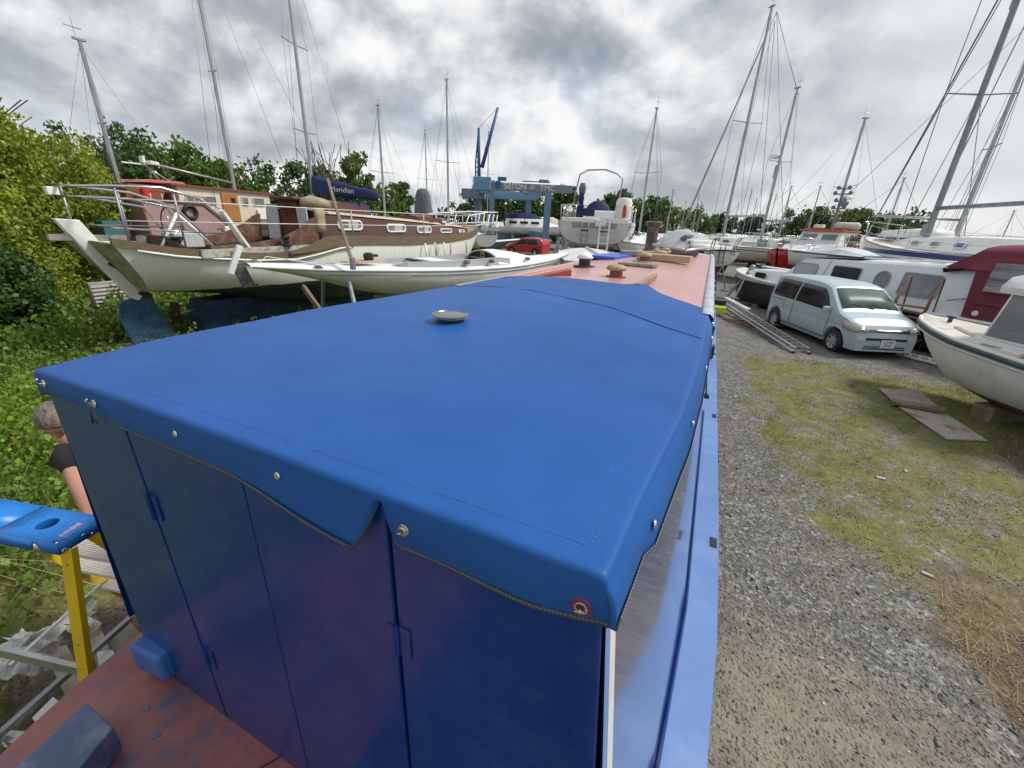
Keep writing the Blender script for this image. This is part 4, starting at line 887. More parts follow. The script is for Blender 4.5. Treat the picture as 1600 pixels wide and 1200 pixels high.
CRR = M('cream_roof_paint', (.62, .52, .40), (.52, .43, .32), scale=3, rough=.55, dirt=((.3, .22, .16), .4, 5))
roofstrip(SECA).build('cabin_roof', CRR, K, autosm=35)
for x, w_, h_ in ((5.4, .92, .27), (7.35, .92, .25), (8.9, .84, .23), (10.4, .78, .17), (11.7, .45, .12)):
    for sd_ in (-1, 1):
        yb = interp(x, [(s_[0], s_[1]) for s_ in SECA]); yt = interp(x, [(s_[0], s_[2]) for s_ in SECA]); z = {5.4: 2.60, 7.35: 2.53, 8.9: 2.48, 10.4: 2.44, 11.7: 2.42}[x]
        y = yb+(yt-yb)*(z-2.15)/.65
        f = window(K, (x, sd_*(y+.012), z), (sd_*-1, 0, 0), (0, -sd_*.08, 1), w_, h_, h_*.48, WHITE2, GLASSG, t=.03, fw=.045, name='window')
        if sd_ < 0 and x < 9: bx('curtain', M('pale_curtain', (.55, .55, .52), (.4, .4, .38), scale=12, rough=.9, aniso=(3, 1, .3)), f, (x+w_*.12, sd_*(y+.020), z), (w_*.4, .003, h_*.62))
CMH = M('maroon_hatch', (.16, .06, .055), (.10, .04, .04), scale=3, rough=.4)
MB().loft([[(x, -.55, 2.85), (x, -.55, z), (x, 0, z+.06), (x, .55, z), (x, .55, 2.85)] for x, z in ((4.9, 3.12), (5.6, 3.18), (6.6, 3.10))]).build('sliding_hatch', CMH, K)
MB().loft([[(x, -.4, 2.7), (x, -.4, z), (x, 0, z+.05), (x, .4, z), (x, .4, 2.7)] for x, z in ((9.3, 2.90), (10.2, 2.92), (10.9, 2.80))]).build('deck_hatch', CMH, K)
for k in range(7): bx('roof_beam_end', CMH, K, (5.5+k*.8, -.80, 2.86-.03*k), (.28, .10, .06), bevel=.01)
# companionway doors and side panels facing aft
DRD = M('red_brown_door', (.14, .04, .032), (.10, .03, .025), scale=4, rough=.45)
GYP = M('grey_panel_paint', (.48, .50, .52), (.40, .42, .43), scale=3, rough=.5, streak=.15)
for y in (-.15, -.44):
    d = bx('door', DRD, K, (4.08, y, 2.68), (.05, .28, .86), bevel=.008)
    for k in range(7): bx('louvre_slat', DRD, d, (4.045, y, 2.80+k*.035), (.03, .20, .012), Matrix.Rotation(.6, 3, 'Y'))
bx('door_frame', DRD, K, (4.12, -.3, 2.7), (.04, .72, 1.0)); bx('door_head', CMH, K, (4.15, -.3, 3.2), (.5, .8, .07), bevel=.02)
bx('side_panel', GYP, K, (4.02, .28, 2.62), (.04, .42, .85), Matrix.Rotation(.05, 3, 'X'), bevel=.01); bx('side_panel', GYP, K, (4.02, -.82, 2.60), (.04, .34, .80), Matrix.Rotation(-.06, 3, 'X'), bevel=.01)
# cloth bundled beside the door
CLO = M('buff_cloth', (.42, .36, .22), (.30, .26, .16), scale=5, rough=.9, bump=.6)
MB().loft([[(x, y+r*cos(a), z+r*.7*sin(a)) for a in [k*pi/4 for k in range(8)]] for x, y, z, r in ((4.1, -.7, 3.12, .12), (4.3, -.85, 3.14, .22), (4.7, -.9, 3.08, .20), (4.75, -.95, 3.0, .08))]).build('tarpaulin_bundle', CLO, K, smooth=True)
MB().loft([[(4.3+dx_, -1.08+dy_*.06, z) for dx_, dy_ in ((-.16, 0), (-.05, -1), (.1, -.6), (.18, 0), (.08, .8), (-.08, .7))] for z in (3.0, 2.8, 2.6, 2.42)]).build('hanging_cloth', CLO, K, smooth=True)
# stern rails, steering wheel, winches
for (pts, r) in (([(2.4, 1.0, 2.1), (1.9, 1.0, 2.95), (1.3, .95, 3.12), (.5, .9, 3.16), (-.05, .55, 3.16), (-.1, -.4, 3.14), (.2, -.85, 3.17), (.9, -.95, 3.20), (1.5, -1.0, 3.06), (2.0, -1.0, 2.6), (2.4, -1.0, 2.1)], .025),
                 ([(1.9, 1.0, 2.1), (1.5, .95, 2.85), (.6, .9, 2.98), (0, .5, 2.98), (0, -.5, 2.98), (.4, -.85, 2.98), (1.1, -.93, 2.85), (1.7, -1.0, 2.1)], .022),
                 ([(2.1, .95, 2.45), (.4, .85, 2.48), (.4, -.85, 2.48), (1.9, -.95, 2.40)], .018)): tb('pushpit_rail', STEEL, K, pts, r, 7)
for x, y in ((.2, .85), (.25, -.85), (1.1, -.95), (1.1, .95)): tb('stanchion', GALV, K, [(x, y, 2.12), (x, y, 3.14)], .02, 6)
bx('navigation_light', WHITE2, K, (-.12, .35, 3.06), (.16, .12, .13), bevel=.01); bx('boarding_plank', WHITE2, K, (2.12, -1.02, 2.42), (.06, .16, 1.0), Matrix.Rotation(-.52, 3, 'Y'), bevel=.01)
MB().lathe([(.36, -.015), (.38, 0), (.36, .015), (.34, 0), (.36, -.015)], (1.45, 0, 2.52), 24, 'x', cap=False).build('steering_wheel', M('wheel_rim', (.03, .03, .035), rough=.4), K, smooth=True)
for k in range(6): a = k*pi/3; tb('wheel_spoke', STEEL, K, [(1.45, 0, 2.52), (1.45, .35*cos(a), 2.52+.35*sin(a))], .008, 5)
for a_, b_2 in (((.85, -.5, 2.05), (1.35, -.45, 2.76)), ((2.0, -.5, 2.02), (1.35, -.45, 2.76)), ((1.35, -.45, 2.76), (1.45, .0, 2.6))): tb('wheel_frame', WHITE2, K, [a_, b_2], .028, 7)
for x, y in ((3.1, -1.25), (1.1, -.7)): MB().lathe([(.10, 0), (.10, .05), (.06, .08), (.06, .16), (.10, .19), (.10, .22), (0, .22)], (x, y, 2.12), 14).build('winch', M('winch_black', (.05, .05, .055), rough=.3, metal=.6), K, smooth=True, autosm=40)
bx('deck_box', GALV, K, (1.0, .2, 2.16), (.2, .2, .3)); bx('locker_lid', WHITE2, K, (.7, .5, 2.14), (.5, .5, .1)); bx('locker_lid', GYP, K, (1.9, .55, 2.2), (.6, .5, .3), bevel=.02)
for x in (5.0, 8.1, 11.0, 13.0): tb('stanchion', M('bent_rail', (.42, .38, .34), rough=.5, metal=.5), K, [(x, -interp(x/14.5, HA.beam)+.05, 2.2), (x, -interp(x/14.5, HA.beam)+.05, 2.98)], .018, 6)
wx = [(0.3, .85), (2.4, 1.3), (5.0, 1.5), (8.1, 1.55), (11, 1.28), (13, .85), (14.2, .3)]
for z in (2.98, 2.62): tb('guard_wire', WHITE2, K, [(x, -y, z+.02*(x > 10)) for x, y in wx], .009, 4)
WP = M('white_tube_paint', (.8, .8, .78), rough=.35)
for s_ in (-1, 1):
    tb('bow_pulpit', WP, K, [(12.0, s_*1.05, 3.02), (13.2, s_*.85, 3.12), (14.6, s_*.5, 3.22), (16.1, s_*.25, 3.25)], .028, 6)
    tb('bow_pulpit', WP, K, [(12.6, s_*.9, 2.62), (14.4, s_*.45, 2.72), (16.0, s_*.22, 2.78)], .022, 6)
    for x0, x1 in ((12.6, 12.5), (13.5, 13.8), (14.2, 14.7), (15.1, 15.4), (15.9, 16.1)): tb('bow_stanchion', WP, K, [(x0, s_*(1.0-(x0-12.6)*.24), 2.35), (x1, s_*(.98-(x1-12.6)*.21), 3.14)], .024, 6)
bx('bowsprit_platform', TEAKG, K, (15.3, 0, 2.44), (2.0, .5, .07)); 
for k in range(3): tb('fender_board', WHITE2, K, [(7.9+k*.55, -1.78, 1.5), (7.9+k*.55, -1.70, 2.1)], .03, 6)
K2 = empty('leaning_timber', (-8.6, 8.3, 0), 0, 'long brown weathered timber leaning between the ketch and the white sloop', 'timber')
a_, b_2 = dp(512, 280, 9.4)-Vector((-8.6, 8.3, 0)), dp(551, 412, 7.2)-Vector((-8.6, 8.3, 0)); MB().beam(a_, b_2, .055, .075).build('plank', WOODG, K2, bevel=.01); MB().box(b_2, (.07, .07, .2)).build('end_fitting', GALV, K2)
for x, y, s_, lb in ((-9.2, 7.4, 0, 'prop leaning on the near side of the ketch amidships'), (-8.5, 12.5, 0, 'prop leaning on the near side of the ketch towards its bow')):
    o = MB().beam((x, y, 1.3), (x+.9, y+.2, 0), .1, .1).build('timber_prop', WOODG); tag(o, 'wooden '+lb, 'prop')
tag(tb('yellow_pipe', M('yellow_plastic_pipe', (.52, .45, .22), (.42, .36, .18), scale=8, rough=.5), None, [tuple(onz(148, 546, .08)), tuple(onz(345, 522, .08))], .055, 10), 'pale yellow pipe lying in the grass beneath the blue rudder', 'pipe')

# ---------------- white sloop hull without mast ----------------
p0, p1 = Vector((-6.9, 4.6, 0)), Vector((-4.0, 12.8, 0)); SL_ = empty('white_sloop', p0, head(p0, p1), 'slim white mastless sloop with open cockpit lying between the ketch and the blue boat', 'sailing boat')
HB = Hull(8.75, [(0, .33), (.1, .55), (.3, .85), (.5, .98), (.7, .88), (.85, .58), (.95, .24), (1, .02)], [(0, 2.04), (.15, 1.95), (.4, 1.87), (.6, 1.86), (.8, 1.92), (1, 2.03)],
          [(0, 1.90), (.08, 1.74), (.2, 1.47), (.4, 1.22), (.6, 1.16), (.8, 1.32), (.93, 1.62), (1, 1.92)], bow=.55, stern=.55, e1=.62, e2=.9, n=40, m=14)
HB.mesh().build('hull', M('sloop_hull_paint', (.85, .85, .81), (.80, .79, .72), scale=2, rough=.28, coat=.2, dirt=((.50, .46, .30), .25, 2.5)), SL_, smooth=True, autosm=55)
MB().add([Vector((-.006, 0, 0))+HB.pt(0, a/14, 1) for a in range(14, -1, -1)]+[Vector((-.006, 0, 0))+HB.pt(0, a/14, -1) for a in range(1, 15)], [tuple(range(29))]).build('transom', TRG, SL_)
HB.deck(-.005, .05).build('deck', M('white_deck', (.82, .82, .80), (.76, .76, .74), scale=3, rough=.4), SL_, smooth=True)
for s_ in (1, -1):
    HB.rail(-.005, .016, s_).build('deck_edge', M('grey_green_line', (.30, .35, .33), rough=.5), SL_, smooth=True); HB.rail(-.075, .006, s_, .12, .98, out=.006).build('cove_line', M('thin_line', (.05, .07, .12), rough=.5), SL_)
fin(2.2, 5.2, 2.6, 4.6, 1.35, .3, .3).build('keel', M('sloop_keel', (.35, .33, .28), rough=.6), SL_)
MB().box((-.14, 0, 2.13), (.08, .10, .48), Matrix.Rotation(.45, 3, 'Y')).build('rudder_stock', WHITE2, SL_, bevel=.01)
MB().box((-.06, .0, 1.86), (.18, .07, .34), Matrix.Rotation(-.3, 3, 'Y')).box((.0, 0, 2.08), (.35, .05, .04), Matrix.Rotation(-.2, 3, 'Y')).box((.0, 0, 1.72), (.25, .05, .03)).build('rudder_bracket', M('grey_bracket', (.24, .25, .25), (.1, .1, .1), scale=10, rough=.5, metal=.5), SL_, bevel=.006)
GCO = M('grey_coaming', (.36, .38, .40), (.42, .44, .45), scale=4, rough=.45)
for s_ in (1, -1): MB().loft([[(x, s_*(w_), z), (x, s_*w_, z+h_), (x, s_*(w_-.03), z+h_), (x, s_*(w_-.03), z)] for x, w_, z, h_ in ((2.5, .22, 1.9, .04), (2.8, .42, 1.9, .13), (4, .55, 1.87, .16), (5.2, .60, 1.87, .20), (5.6, .60, 1.88, .16))]).build('cockpit_coaming', GCO, SL_)
MB().prism([(2.6, -.40, 1.93), (2.6, .40, 1.93), (5.2, .57, 1.925), (5.2, -.57, 1.925)], (0, 0, .012)).build('cockpit_floor', GCO, SL_)
bx('bridge_deck', WHITE2, SL_, (3.7, 0, 1.99), (.5, .9, .06)); bx('mainsheet_track', BLACK, SL_, (3.3, 0, 2.0), (.08, .8, .04))
arch = [(cos(radians(a)), sin(radians(a))) for a in range(0, 181, 15)]
P = []
for x, w_, h_ in ((5.2, .62, .30), (5.6, .60, .31), (6.2, .50, .24), (6.9, .34, .12), (7.2, .2, .03)): P.append([(x, w_*a, 1.90+h_*b) for a, b in arch])
MB().grid(P).build('cuddy', M('white_deck', (1, 1, 1)), SL_, smooth=True)
MB().add([(5.26, .57*a, 1.91+.255*b) for a, b in arch], [tuple(range(len(arch)))]).build('cuddy_shade_face', M('opening_shade', (.02, .02, .022), rough=.6), SL_)  # flat dark face across the arch, interior shade put into its colour
MB().box((5.235, 0, 2.0), (.03, 1.08, .025)).box((5.235, 0, 2.05), (.03, .14, .19)).build('cuddy_beam', M('varnish', (.36, .22, .12), rough=.35), SL_)
MB().lathe([(.04, -.01), (.04, .01)], (5.215, 0, 2.07), 10, 'x').build('compass', BLACK, SL_)
MB().grid([[(5.2, .62*a, 1.90+.30*b), (5.2, .57*a, 1.91+.255*b)] for a, b in arch]).build('cuddy_rim', GCO, SL_)
for x, y in ((1.0, -.4), (4.2, -.62), (4.9, -.68), (6.3, -.55), (6.0, .5)): MB().box((x, y, 1.98), (.16, .05, .05)).box((x, y, 2.01), (.08, .09, .05)).build('deck_fitting', M('fitting_grey', (.3, .3, .3), (.08, .08, .08), scale=20, rough=.4, metal=.5), SL_)
for x, y, c_ in ((1.9, .05, PLK), (2.05, -.1, PLK)): bx('wood_block', c_, SL_, (x, y, 2.03), (.5, .22, .03), Matrix.Rotation(.2, 3, 'Z'))
o = MB().lathe([(.09, 0), (.10, .05), (.09, .12), (.05, .14)], (2.2, .05, 2.05), 12).box((2.3, .15, 2.12), (.3, .05, .05)).build('winch', BLACK, SL_)
tb('deck_rope', M('blue_white_rope', (.35, .45, .65), rough=.8), SL_, [(.9+.5*k/10, -.1+.09*sin(k*1.7), 2.02+.012*(k % 2)) for k in range(11)], .01, 5)
tb('pale_cord', WHITE2, SL_, [(.2, .0, 2.06), (.35, .1, 2.16), (.7, .05, 2.10), (1.2, -.05, 2.02)], .006, 4)
for k, (x, y, z0) in enumerate(((4.3, .5, 2.0), (4.75, .52, 2.0), (5.3, .56, 2.05))):
    tb('coaming_post', PLK, SL_, [(x, y+.15, z0), (x, y+.15, z0+.30)], .02, 6)
for t_, s_ in ((.15, 1), (.15, -1), (.6, 1), (.6, -1)):
    p = HB.pt(t_, .6, s_); MB().tube([tuple(p), (p.x, p.y+s_*.6, 0)], .04, 6).build('support_prop', GALV, SL_)

# grey covered dinghy / white deck forward of the sloop
GV = M('grey_boat_cover', (.50, .53, .57), (.60, .62, .64), scale=3, rough=.5, bump=.2, dirt=((.35, .35, .34), .4, 4))
p0, p1 = Vector((-3.9, 14.6, 0)), Vector((-1.9, 10.4, 0)); wd_ = empty('covered_dinghy', p0, head(p0, p1), 'low white and pale grey covered boat between the sloop bow and the narrowboat', 'boat')
HW = Hull(5.2, [(0, .9), (.3, 1.1), (.6, 1.05), (.85, .6), (1, .05)], [(0, 2.02), (.5, 1.92), (1, 2.05)], [(0, 1.2), (.5, 1.1), (1, 1.6)], n=20, m=8)
HW.mesh().build('hull', GV, wd_, smooth=True, autosm=50); HW.deck(.0, .12).build('boat_cover', M('pale_cover', (.66, .67, .68), (.56, .58, .60), scale=2, rough=.5), wd_, smooth=True)
for s_ in (1, -1): HW.rail(.0, .03, s_).build('gunwale', WHITE, wd_, smooth=True)
tb('cover_ridge', WHITE, wd_, [(.1, .0, 2.15), (2.5, .0, 2.06), (5.0, 0, 2.1)], .05, 8)
for x in (1, 4): MB().box((x, 0, .55), (.4, 1.4, 1.1)).build('trestle', WOODG, wd_)

# ---------------- pink and cream motor yacht behind the ketch ----------------
PY = empty('pink_motor_yacht', (-18.2, 7.6, 0), pi/2-.02, 'pink sided motor yacht with long cream wheelhouse and orange brown door behind the ketch', 'motor yacht')
PINKS = M('dusty_pink_paint', (.42, .27, .27), (.36, .23, .23), scale=2, rough=.5); CRW = M('cream_wall_paint', (.70, .63, .50), (.64, .58, .46), scale=3, rough=.5, streak=.1)
BRN = M('rust_trim', (.24, .07, .04), rough=.5); ORG = M('orange_brown_door', (.42, .19, .05), (.36, .16, .045), scale=3, rough=.45)
HP = Hull(11, [(0, 1.3), (.3, 1.8), (.6, 1.8), (.85, 1.1), (1, .05)], [(0, 1.75), (.5, 1.7), (1, 2.2)], [(0, .8), (.5, .5), (1, 1.0)], n=24, m=8)
HP.mesh().build('hull', M('white_pink_hull', (1, 1, 1), bands=[(-1, (.25, .06, .05)), (1.0, (.70, .66, .64))], rough=.4, wob=.03), PY, smooth=True, autosm=50)
HP.deck(0, .03).build('deck', TEAKG, PY)
MB().prism([(.5, -1.75, 1.6), (3.0, -1.75, 1.6), (3.0, -1.75, 2.3), (2.25, -1.75, 2.98), (.45, -1.75, 3.06)], (0, 3.5, 0)).build('aft_cabin', PINKS, PY)
for a_, b_2 in (((.42, -1.78, 3.08), (2.27, -1.78, 3.0)), ((2.25, -1.78, 3.0), (3.05, -1.78, 2.3)), ((.45, -1.78, 1.7), (.42, -1.78, 3.08))): bx('trim', BRN, PY, ((Vector(a_)+Vector(b_2))/2), ((Vector(b_2)-Vector(a_)).length, .04, .06), Matrix.Rotation(-math.atan2(b_2[2]-a_[2], b_2[0]-a_[0]), 3, 'Y'))
MB().prism([(1.75, -1.35, 1.8), (5.1, -1.35, 1.8), (5.1, -1.35, 3.48), (1.75, -1.35, 3.54)], (0, 2.7, 0)).build('wheelhouse', CRW, PY)
MB().prism([(1.55, -1.45, 3.54), (5.25, -1.45, 3.48), (5.25, -1.45, 3.54), (1.55, -1.45, 3.60)], (0, 2.9, 0)).build('wheelhouse_roof', BRN, PY)
MB().prism([(.3, -1.2, 3.06), (1.3, -1.2, 3.06), (1.55, -1.2, 3.5), (.45, -1.2, 3.5)], (0, 2.4, 0)).build('flybridge', BRN, PY)
MB().prism([(1.0, -1.0, 3.58), (2.3, -1.0, 3.58), (2.15, -1.0, 3.68), (1.15, -1.0, 3.68)], (0, 2.0, 0)).build('roof_hatch', M('pink_red_cover', (.50, .16, .16), rough=.6), PY, bevel=.02)
for x, w_, h_, z in ((2.16, .44, .28, 3.15), (2.76, .42, .28, 3.14), (4.05, .26, .30, 3.18), (4.60, .48, .30, 3.18)): window(PY, (x, -1.365, z), (1, 0, 0), (0, 0, 1), w_, h_, .03, CRW, GLASSG, t=.02, fw=.03)
d = bx('door', ORG, PY, (3.45, -1.38, 2.93), (.60, .05, .98), bevel=.01); window(d, (3.55, -1.41, 3.18), (1, 0, 0), (0, 0, 1), .2, .22, .02, ORG, GLASS, t=.01, fw=.02, name='door_window')
bx('lifebuoy_locker', WHITE2, PY, (4.65, -1.40, 2.72), (.42, .08, .36), bevel=.01)
MB().lathe([(.13, -.18), (.13, .16), (.08, .19), (0, .19)], (.72, -1.5, 3.26), 14).build('red_barrel', M('red_plastic', (.62, .04, .03), rough=.4), PY, smooth=True, autosm=40)
tb('hand_rail', BRN, PY, [(.8, -1.6, 3.3), (1.7, -1.6, 3.32), (2.4, -1.6, 3.2), (3.0, -1.7, 2.7), (3.0, -1.7, 2.2)], .018, 5); tb('hand_rail', BRN, PY, [(1.0, -1.7, 3.0), (1.0, -1.6, 3.3)], .02, 5)
for k in range(5): tb('hand_rail', WHITE2, PY, [(.8+k*.32, -1.6, 3.02), (.8+k*.32, -1.6, 3.25)], .014, 4)
tb('rub_line', M('crimson_line', (.5, .03, .05), rough=.5), PY, [(2.6, -1.84, 2.3), (4.4, -1.84, 2.26)], .015, 5)
bx('winch_box', WHITE2, PY, (3.2, -1.75, 2.15), (.9, .3, .26), bevel=.03); MB().box((4.2, -1.8, 2.25), (1.3, .5, .34)).build('dark_tarpaulin', M('black_tarp', (.03, .035, .05), rough=.6, bump=.5, scale=6), PY, bevel=.08)
MB().lathe([(.2, -.06), (.26, 0), (.2, .06), (.14, 0), (.2, -.06)], (1.75, -1.82, 2.72), 14, 'y', cap=False).build('tyre_fender', BLACK, PY, smooth=True)
# masts of the pink yacht
rig(PY, .75, 3.0, 7.35, .075, (5.2,), .28, stays=(((.75, 0, 7.3), (-.8, 1.2, 1.8)), ((.75, 0, 7.3), (-.6, -1.3, 1.8)), ((.75, 0, 7.2), (2.6, -1.4, 1.9))), wr=.006, top=True)
rig(PY, 4.6, 3.5, 12.6, .07, (7.6,), .25, stays=(((4.6, 0, 12.5), (11, 0, 2.2)), ((4.6, 0, 12.5), (8.6, .9, 2.1)), ((4.6, 0, 12.5), (2.6, -1.7, 2.0))), wr=.008, boom=(2.9, 3.85, 4.25, .04), top=False)
tb('radar_post', GALV, PY, [(1.9, -.4, 3.5), (1.45, -.4, 4.15)], .03, 6); MB().lathe([(0, -.06), (.2, -.05), (.2, .04), (0, .07)], (1.65, -.4, 4.22), 12).box((1.4, -.4, 4.3), (.08, .2, .2)).box((1.15, -.4, 4.15), (.7, .04, .04)).build('radar_scanner', WHITE2, PY)
tb('bare_pole', STEEL, PY, [(1.45, -.4, 4.1), (2.3, -.4, 3.55)], .02, 5)
bx('teal_container', M('teal_plastic', (.05, .16, .17), rough=.5), PY, (-.4, -1.4, 2.1), (.5, .5, .6))
tag(bx('grey_slatted_crate', M('crate_grey', (.42, .40, .37), (.34, .32, .30), scale=5, rough=.7), None, (-14.9, 6.1, .45), (.12, 1.2, .9), Matrix.Rotation(.12, 3, 'Y')), 'tall grey ribbed panel standing in the grass behind the white rudder', 'panel')
po = bpy.data.objects['grey_slatted_crate']
for k in range(8): bx('rib', M('crate_rib', (.55, .53, .50), rough=.7), po, (-14.80, 5.95, .1+k*.1), (.05, .85, .05))
fr = empty('black_cart_frame', (-15.3, 4.5, 0), .4, 'rusty black metal cart frame standing in the long grass', 'cart frame')
for a_, b_2 in (((0, -.4, .6), (0, .4, .6)), ((0, -.4, .6), (0, -.4, .0)), ((0, .4, .6), (.1, .4, .0)), ((0, -.2, .35), (0, .4, .3)), ((0, -.4, .6), (-.5, -.3, .55)), ((0, .4, .6), (-.5, .5, .5)), ((-.5, .5, .5), (-.5, .5, 0)), ((-.5, -.3, .55), (-.5, .5, .5))): tb('bar', BLACK, fr, [a_, b_2], .022, 5)

# ---------------- generic yacht used for those standing farther back ----------------
def yacht(name, p0, p1, label, hullm, h=1.9, zk=1.0, B=1.45, group=None, keelm=None, cab=True, railz=.55, cabm=None, deckm=None, rud=True, stripe=None, n=20, beamt=.55, winn=3, sheer=(0, 0), props=(.25, .7)):
    p0, p1 = Vector((p0[0], p0[1], 0)), Vector((p1[0], p1[1], 0)); L_ = (p1-p0).length
    r = empty(name, p0, head(p0, p1), label, 'sailing boat', group)
    H_ = Hull(L_, [(0, B*beamt), (.25, B*.9), (.5, B), (.7, B*.88), (.87, B*.5), (1, .03)], [(0, h+sheer[0]), (.35, h-.04), (.6, h), (1, h+.25+sheer[1])], [(0, zk+.30), (.15, zk+.12), (.4, zk-.08), (.7, zk), (1, zk+.5)], bow=.7, stern=.2, n=n, m=9)
    H_.mesh().build('hull', hullm, r, smooth=True, autosm=50); H_.deck(0, .06).build('deck', deckm or WHITE2, r)
    for s_ in (1, -1): H_.rail(.01, .025, s_, n=14, seg=5).build('toe_rail', stripe or TEAKG, r)
    keelm = keelm or M('red_antifouling', (.20, .055, .05), (.15, .04, .04), scale=3, rough=.7, dirt=((.25, .12, .10), .5, 5))
    fin(L_*.38, L_*.62, L_*.42, L_*.60, zk+.1, .15, .25).build('keel', keelm, r)
    if rud: fin(L_*.03, L_*.10, L_*.02, L_*.07, zk+.35, .35, .08).build('rudder', keelm, r)
    if cab:
        cz = h+.02; sec = [(L_*.30, B*.62, B*.55, cz, cz+.42), (L_*.5, B*.62, B*.54, cz, cz+.40), (L_*.66, B*.5, B*.42, cz+.02, cz+.34), (L_*.76, B*.34, B*.26, cz+.05, cz+.14)]
        trunk(sec).build('cabin', cabm or WHITE2, r, autosm=35)
        for k in range(winn):
            for s_ in (1, -1):
                x = L_*(.35+.09*k); y = B*(.60-.01*k); window(r, (x, s_*y, cz+.22), (-s_, 0, 0), (0, -s_*.15, 1), L_*.055, .14, .05, GALV, GLASS, t=.01, fw=.015)
    if railz: rails(H_, r, railz, .08, .9, 6, .014, inset=.08); pulpit(r, H_, .9, railz+.05, .018); pushpit(r, H_, .1, railz+.05, .018)
    props_(r, H_, props, spread=.6)
    return r, H_, L_
def hullband(nm, zs, rough=.35, wob=.0, **k): return M(nm, (1, 1, 1), bands=zs, rough=rough, wob=wob, **k)

# yacht with the blue sail cover
HM = hullband('white_hull_d', [(-1, (.02, .05, .14)), (1.1, (.72, .73, .73))])
q0 = azp(-42.5, 24.5); q1 = azp(-50.0, 27.0); r_, H_, L_ = yacht('cruising_yacht', q0, q1, 'white cruising yacht with navy sail cover lettered along the boom behind the ketch', HM, h=2.35, zk=1.2, B=1.6)
L_ = (q1-q0).length
mb_ = azp(-48.36, 26.3); lx = (Matrix.Rotation(-head(q0, q1), 3, 'Z') @ (mb_-q0)); 
rig(r_, lx.x, 2.4, 14.5, .09, (6.6, 10.2), .85, boom=(3.9, 3.85, 3.6, .06), cover=(NAVY, .85), stays=(((lx.x, 0, 14.4), (L_, 0, 2.7)), ((lx.x, 0, 14.4), (0, 0, 2.4))), wr=.012, y=lx.y, radar=None)
text('Meridian', .36, M('cover_lettering', (.6, .62, .68), rough=.7), r_, (lx.x-1.9, lx.y+.20, 4.0), (-1, 0, -.06), (0, 0, 1), sx=1.1)
MB().loft([[(x, -.9, 2.6), (x, -.8, 3.3), (x, 0, 3.5), (x, .8, 3.3), (x, .9, 2.6)] for x in (.4, 1.2, 2.0)]).build('spray_hood', NAVY, r_, smooth=True)
for y in (-.3, .4): MB().lathe([(0, 0), (.22, .02), (.25, .2), (.2, .32), (0, .36)], (2.9, y, 3.2), 12).build('dome', WHITE2, r_, smooth=True)
# yachts whose masts stand between the ketch and the hoist
WH2 = hullband('white_hull_e', [(-1, (.20, .05, .045)), (1.1, (.70, .71, .70))])
def mastyacht(az, dist, ztop, da, L, label, h=2.1, spread=(), hullm=None, B=1.4, t=.58, boom=None, cover=None, flip=False, r=.07, z0=None, extra=None, stays=True, wr=.010, radar=None, **k):
    m_ = azp(az, dist); d = Vector((sin(radians(da)), cos(radians(da)), 0)); q0 = m_-d*L*t; q1 = m_+d*L*(1-t)
    if flip: q0, q1 = m_+d*L*t, m_-d*L*(1-t)
    rt, H_, L_ = yacht('moored_yacht' if k.pop('far', False) else 'yacht_ashore', q0, q1, label, hullm or WH2, h=h, zk=h-1.0, B=B, **k)
    x = L*t; z0 = z0 or h+.4
    rig(rt, x, h, ztop, r, spread, B*.62, boom=boom, cover=cover, wr=wr, radar=radar, stays=(((x, 0, ztop-.05), (L*.99, 0, h+.25)), ((x, 0, ztop-.05), (.1, 0, h+.05)), ((x, 0, ztop*.72), (x-.6, B*.9, h)), ((x, 0, ztop*.72), (x-.6, -B*.9, h))) if stays else ())
    return rt, H_, L_
mastyacht(-40.55, 33, 2.9+.2*33, -70, 9, 'white yacht behind the ketch with thin grey mast right of the blue sail cover', spread=(5.6,), h=2.2, r=.085)
mastyacht(-32.8, 32, 2.9+.255*32, -60, 9, 'white yacht behind the ketch bow carrying the taller of two slim masts', spread=(6.4,), h=2.0, r=.08, boom=(3.4, 3.3, 3.15))
mastyacht(-35.4, 42, 2.9+.165*42, -60, 8, 'small yacht behind the ketch bow with short dark mast', spread=(6,), h=2.2, r=.06)
mastyacht(-27.9, 56, 2.9+.17*56, -60, 9, 'yacht beyond the blue hoist with bare mast rising behind its left legs', spread=(8,), h=2.2, r=.07)
# upright grey covered tender by the short mast
gt = empty('upright_grey_cover', azp(-35.9, 24), radians(20), 'grey fabric covered upright tender standing behind the ketch cabin', 'covered tender')
MB().loft([[(.42*w_*cos(a), .25*w_*sin(a), z) for a in [k*pi/6 for k in range(12)]] for z, w_ in ((1.2, 1.35), (2.2, 1.3), (3.2, 1.15), (3.9, .95), (4.15, .75), (4.25, .4))]).build('fabric_cover', M('charcoal_cover', (.16, .17, .18), (.11, .12, .13), scale=4, rough=.8, bump=.5, aniso=(3, 3, .5)), gt, smooth=True)
bx('stand', GALV, gt, (0, 0, .6), (.8, .5, 1.2))

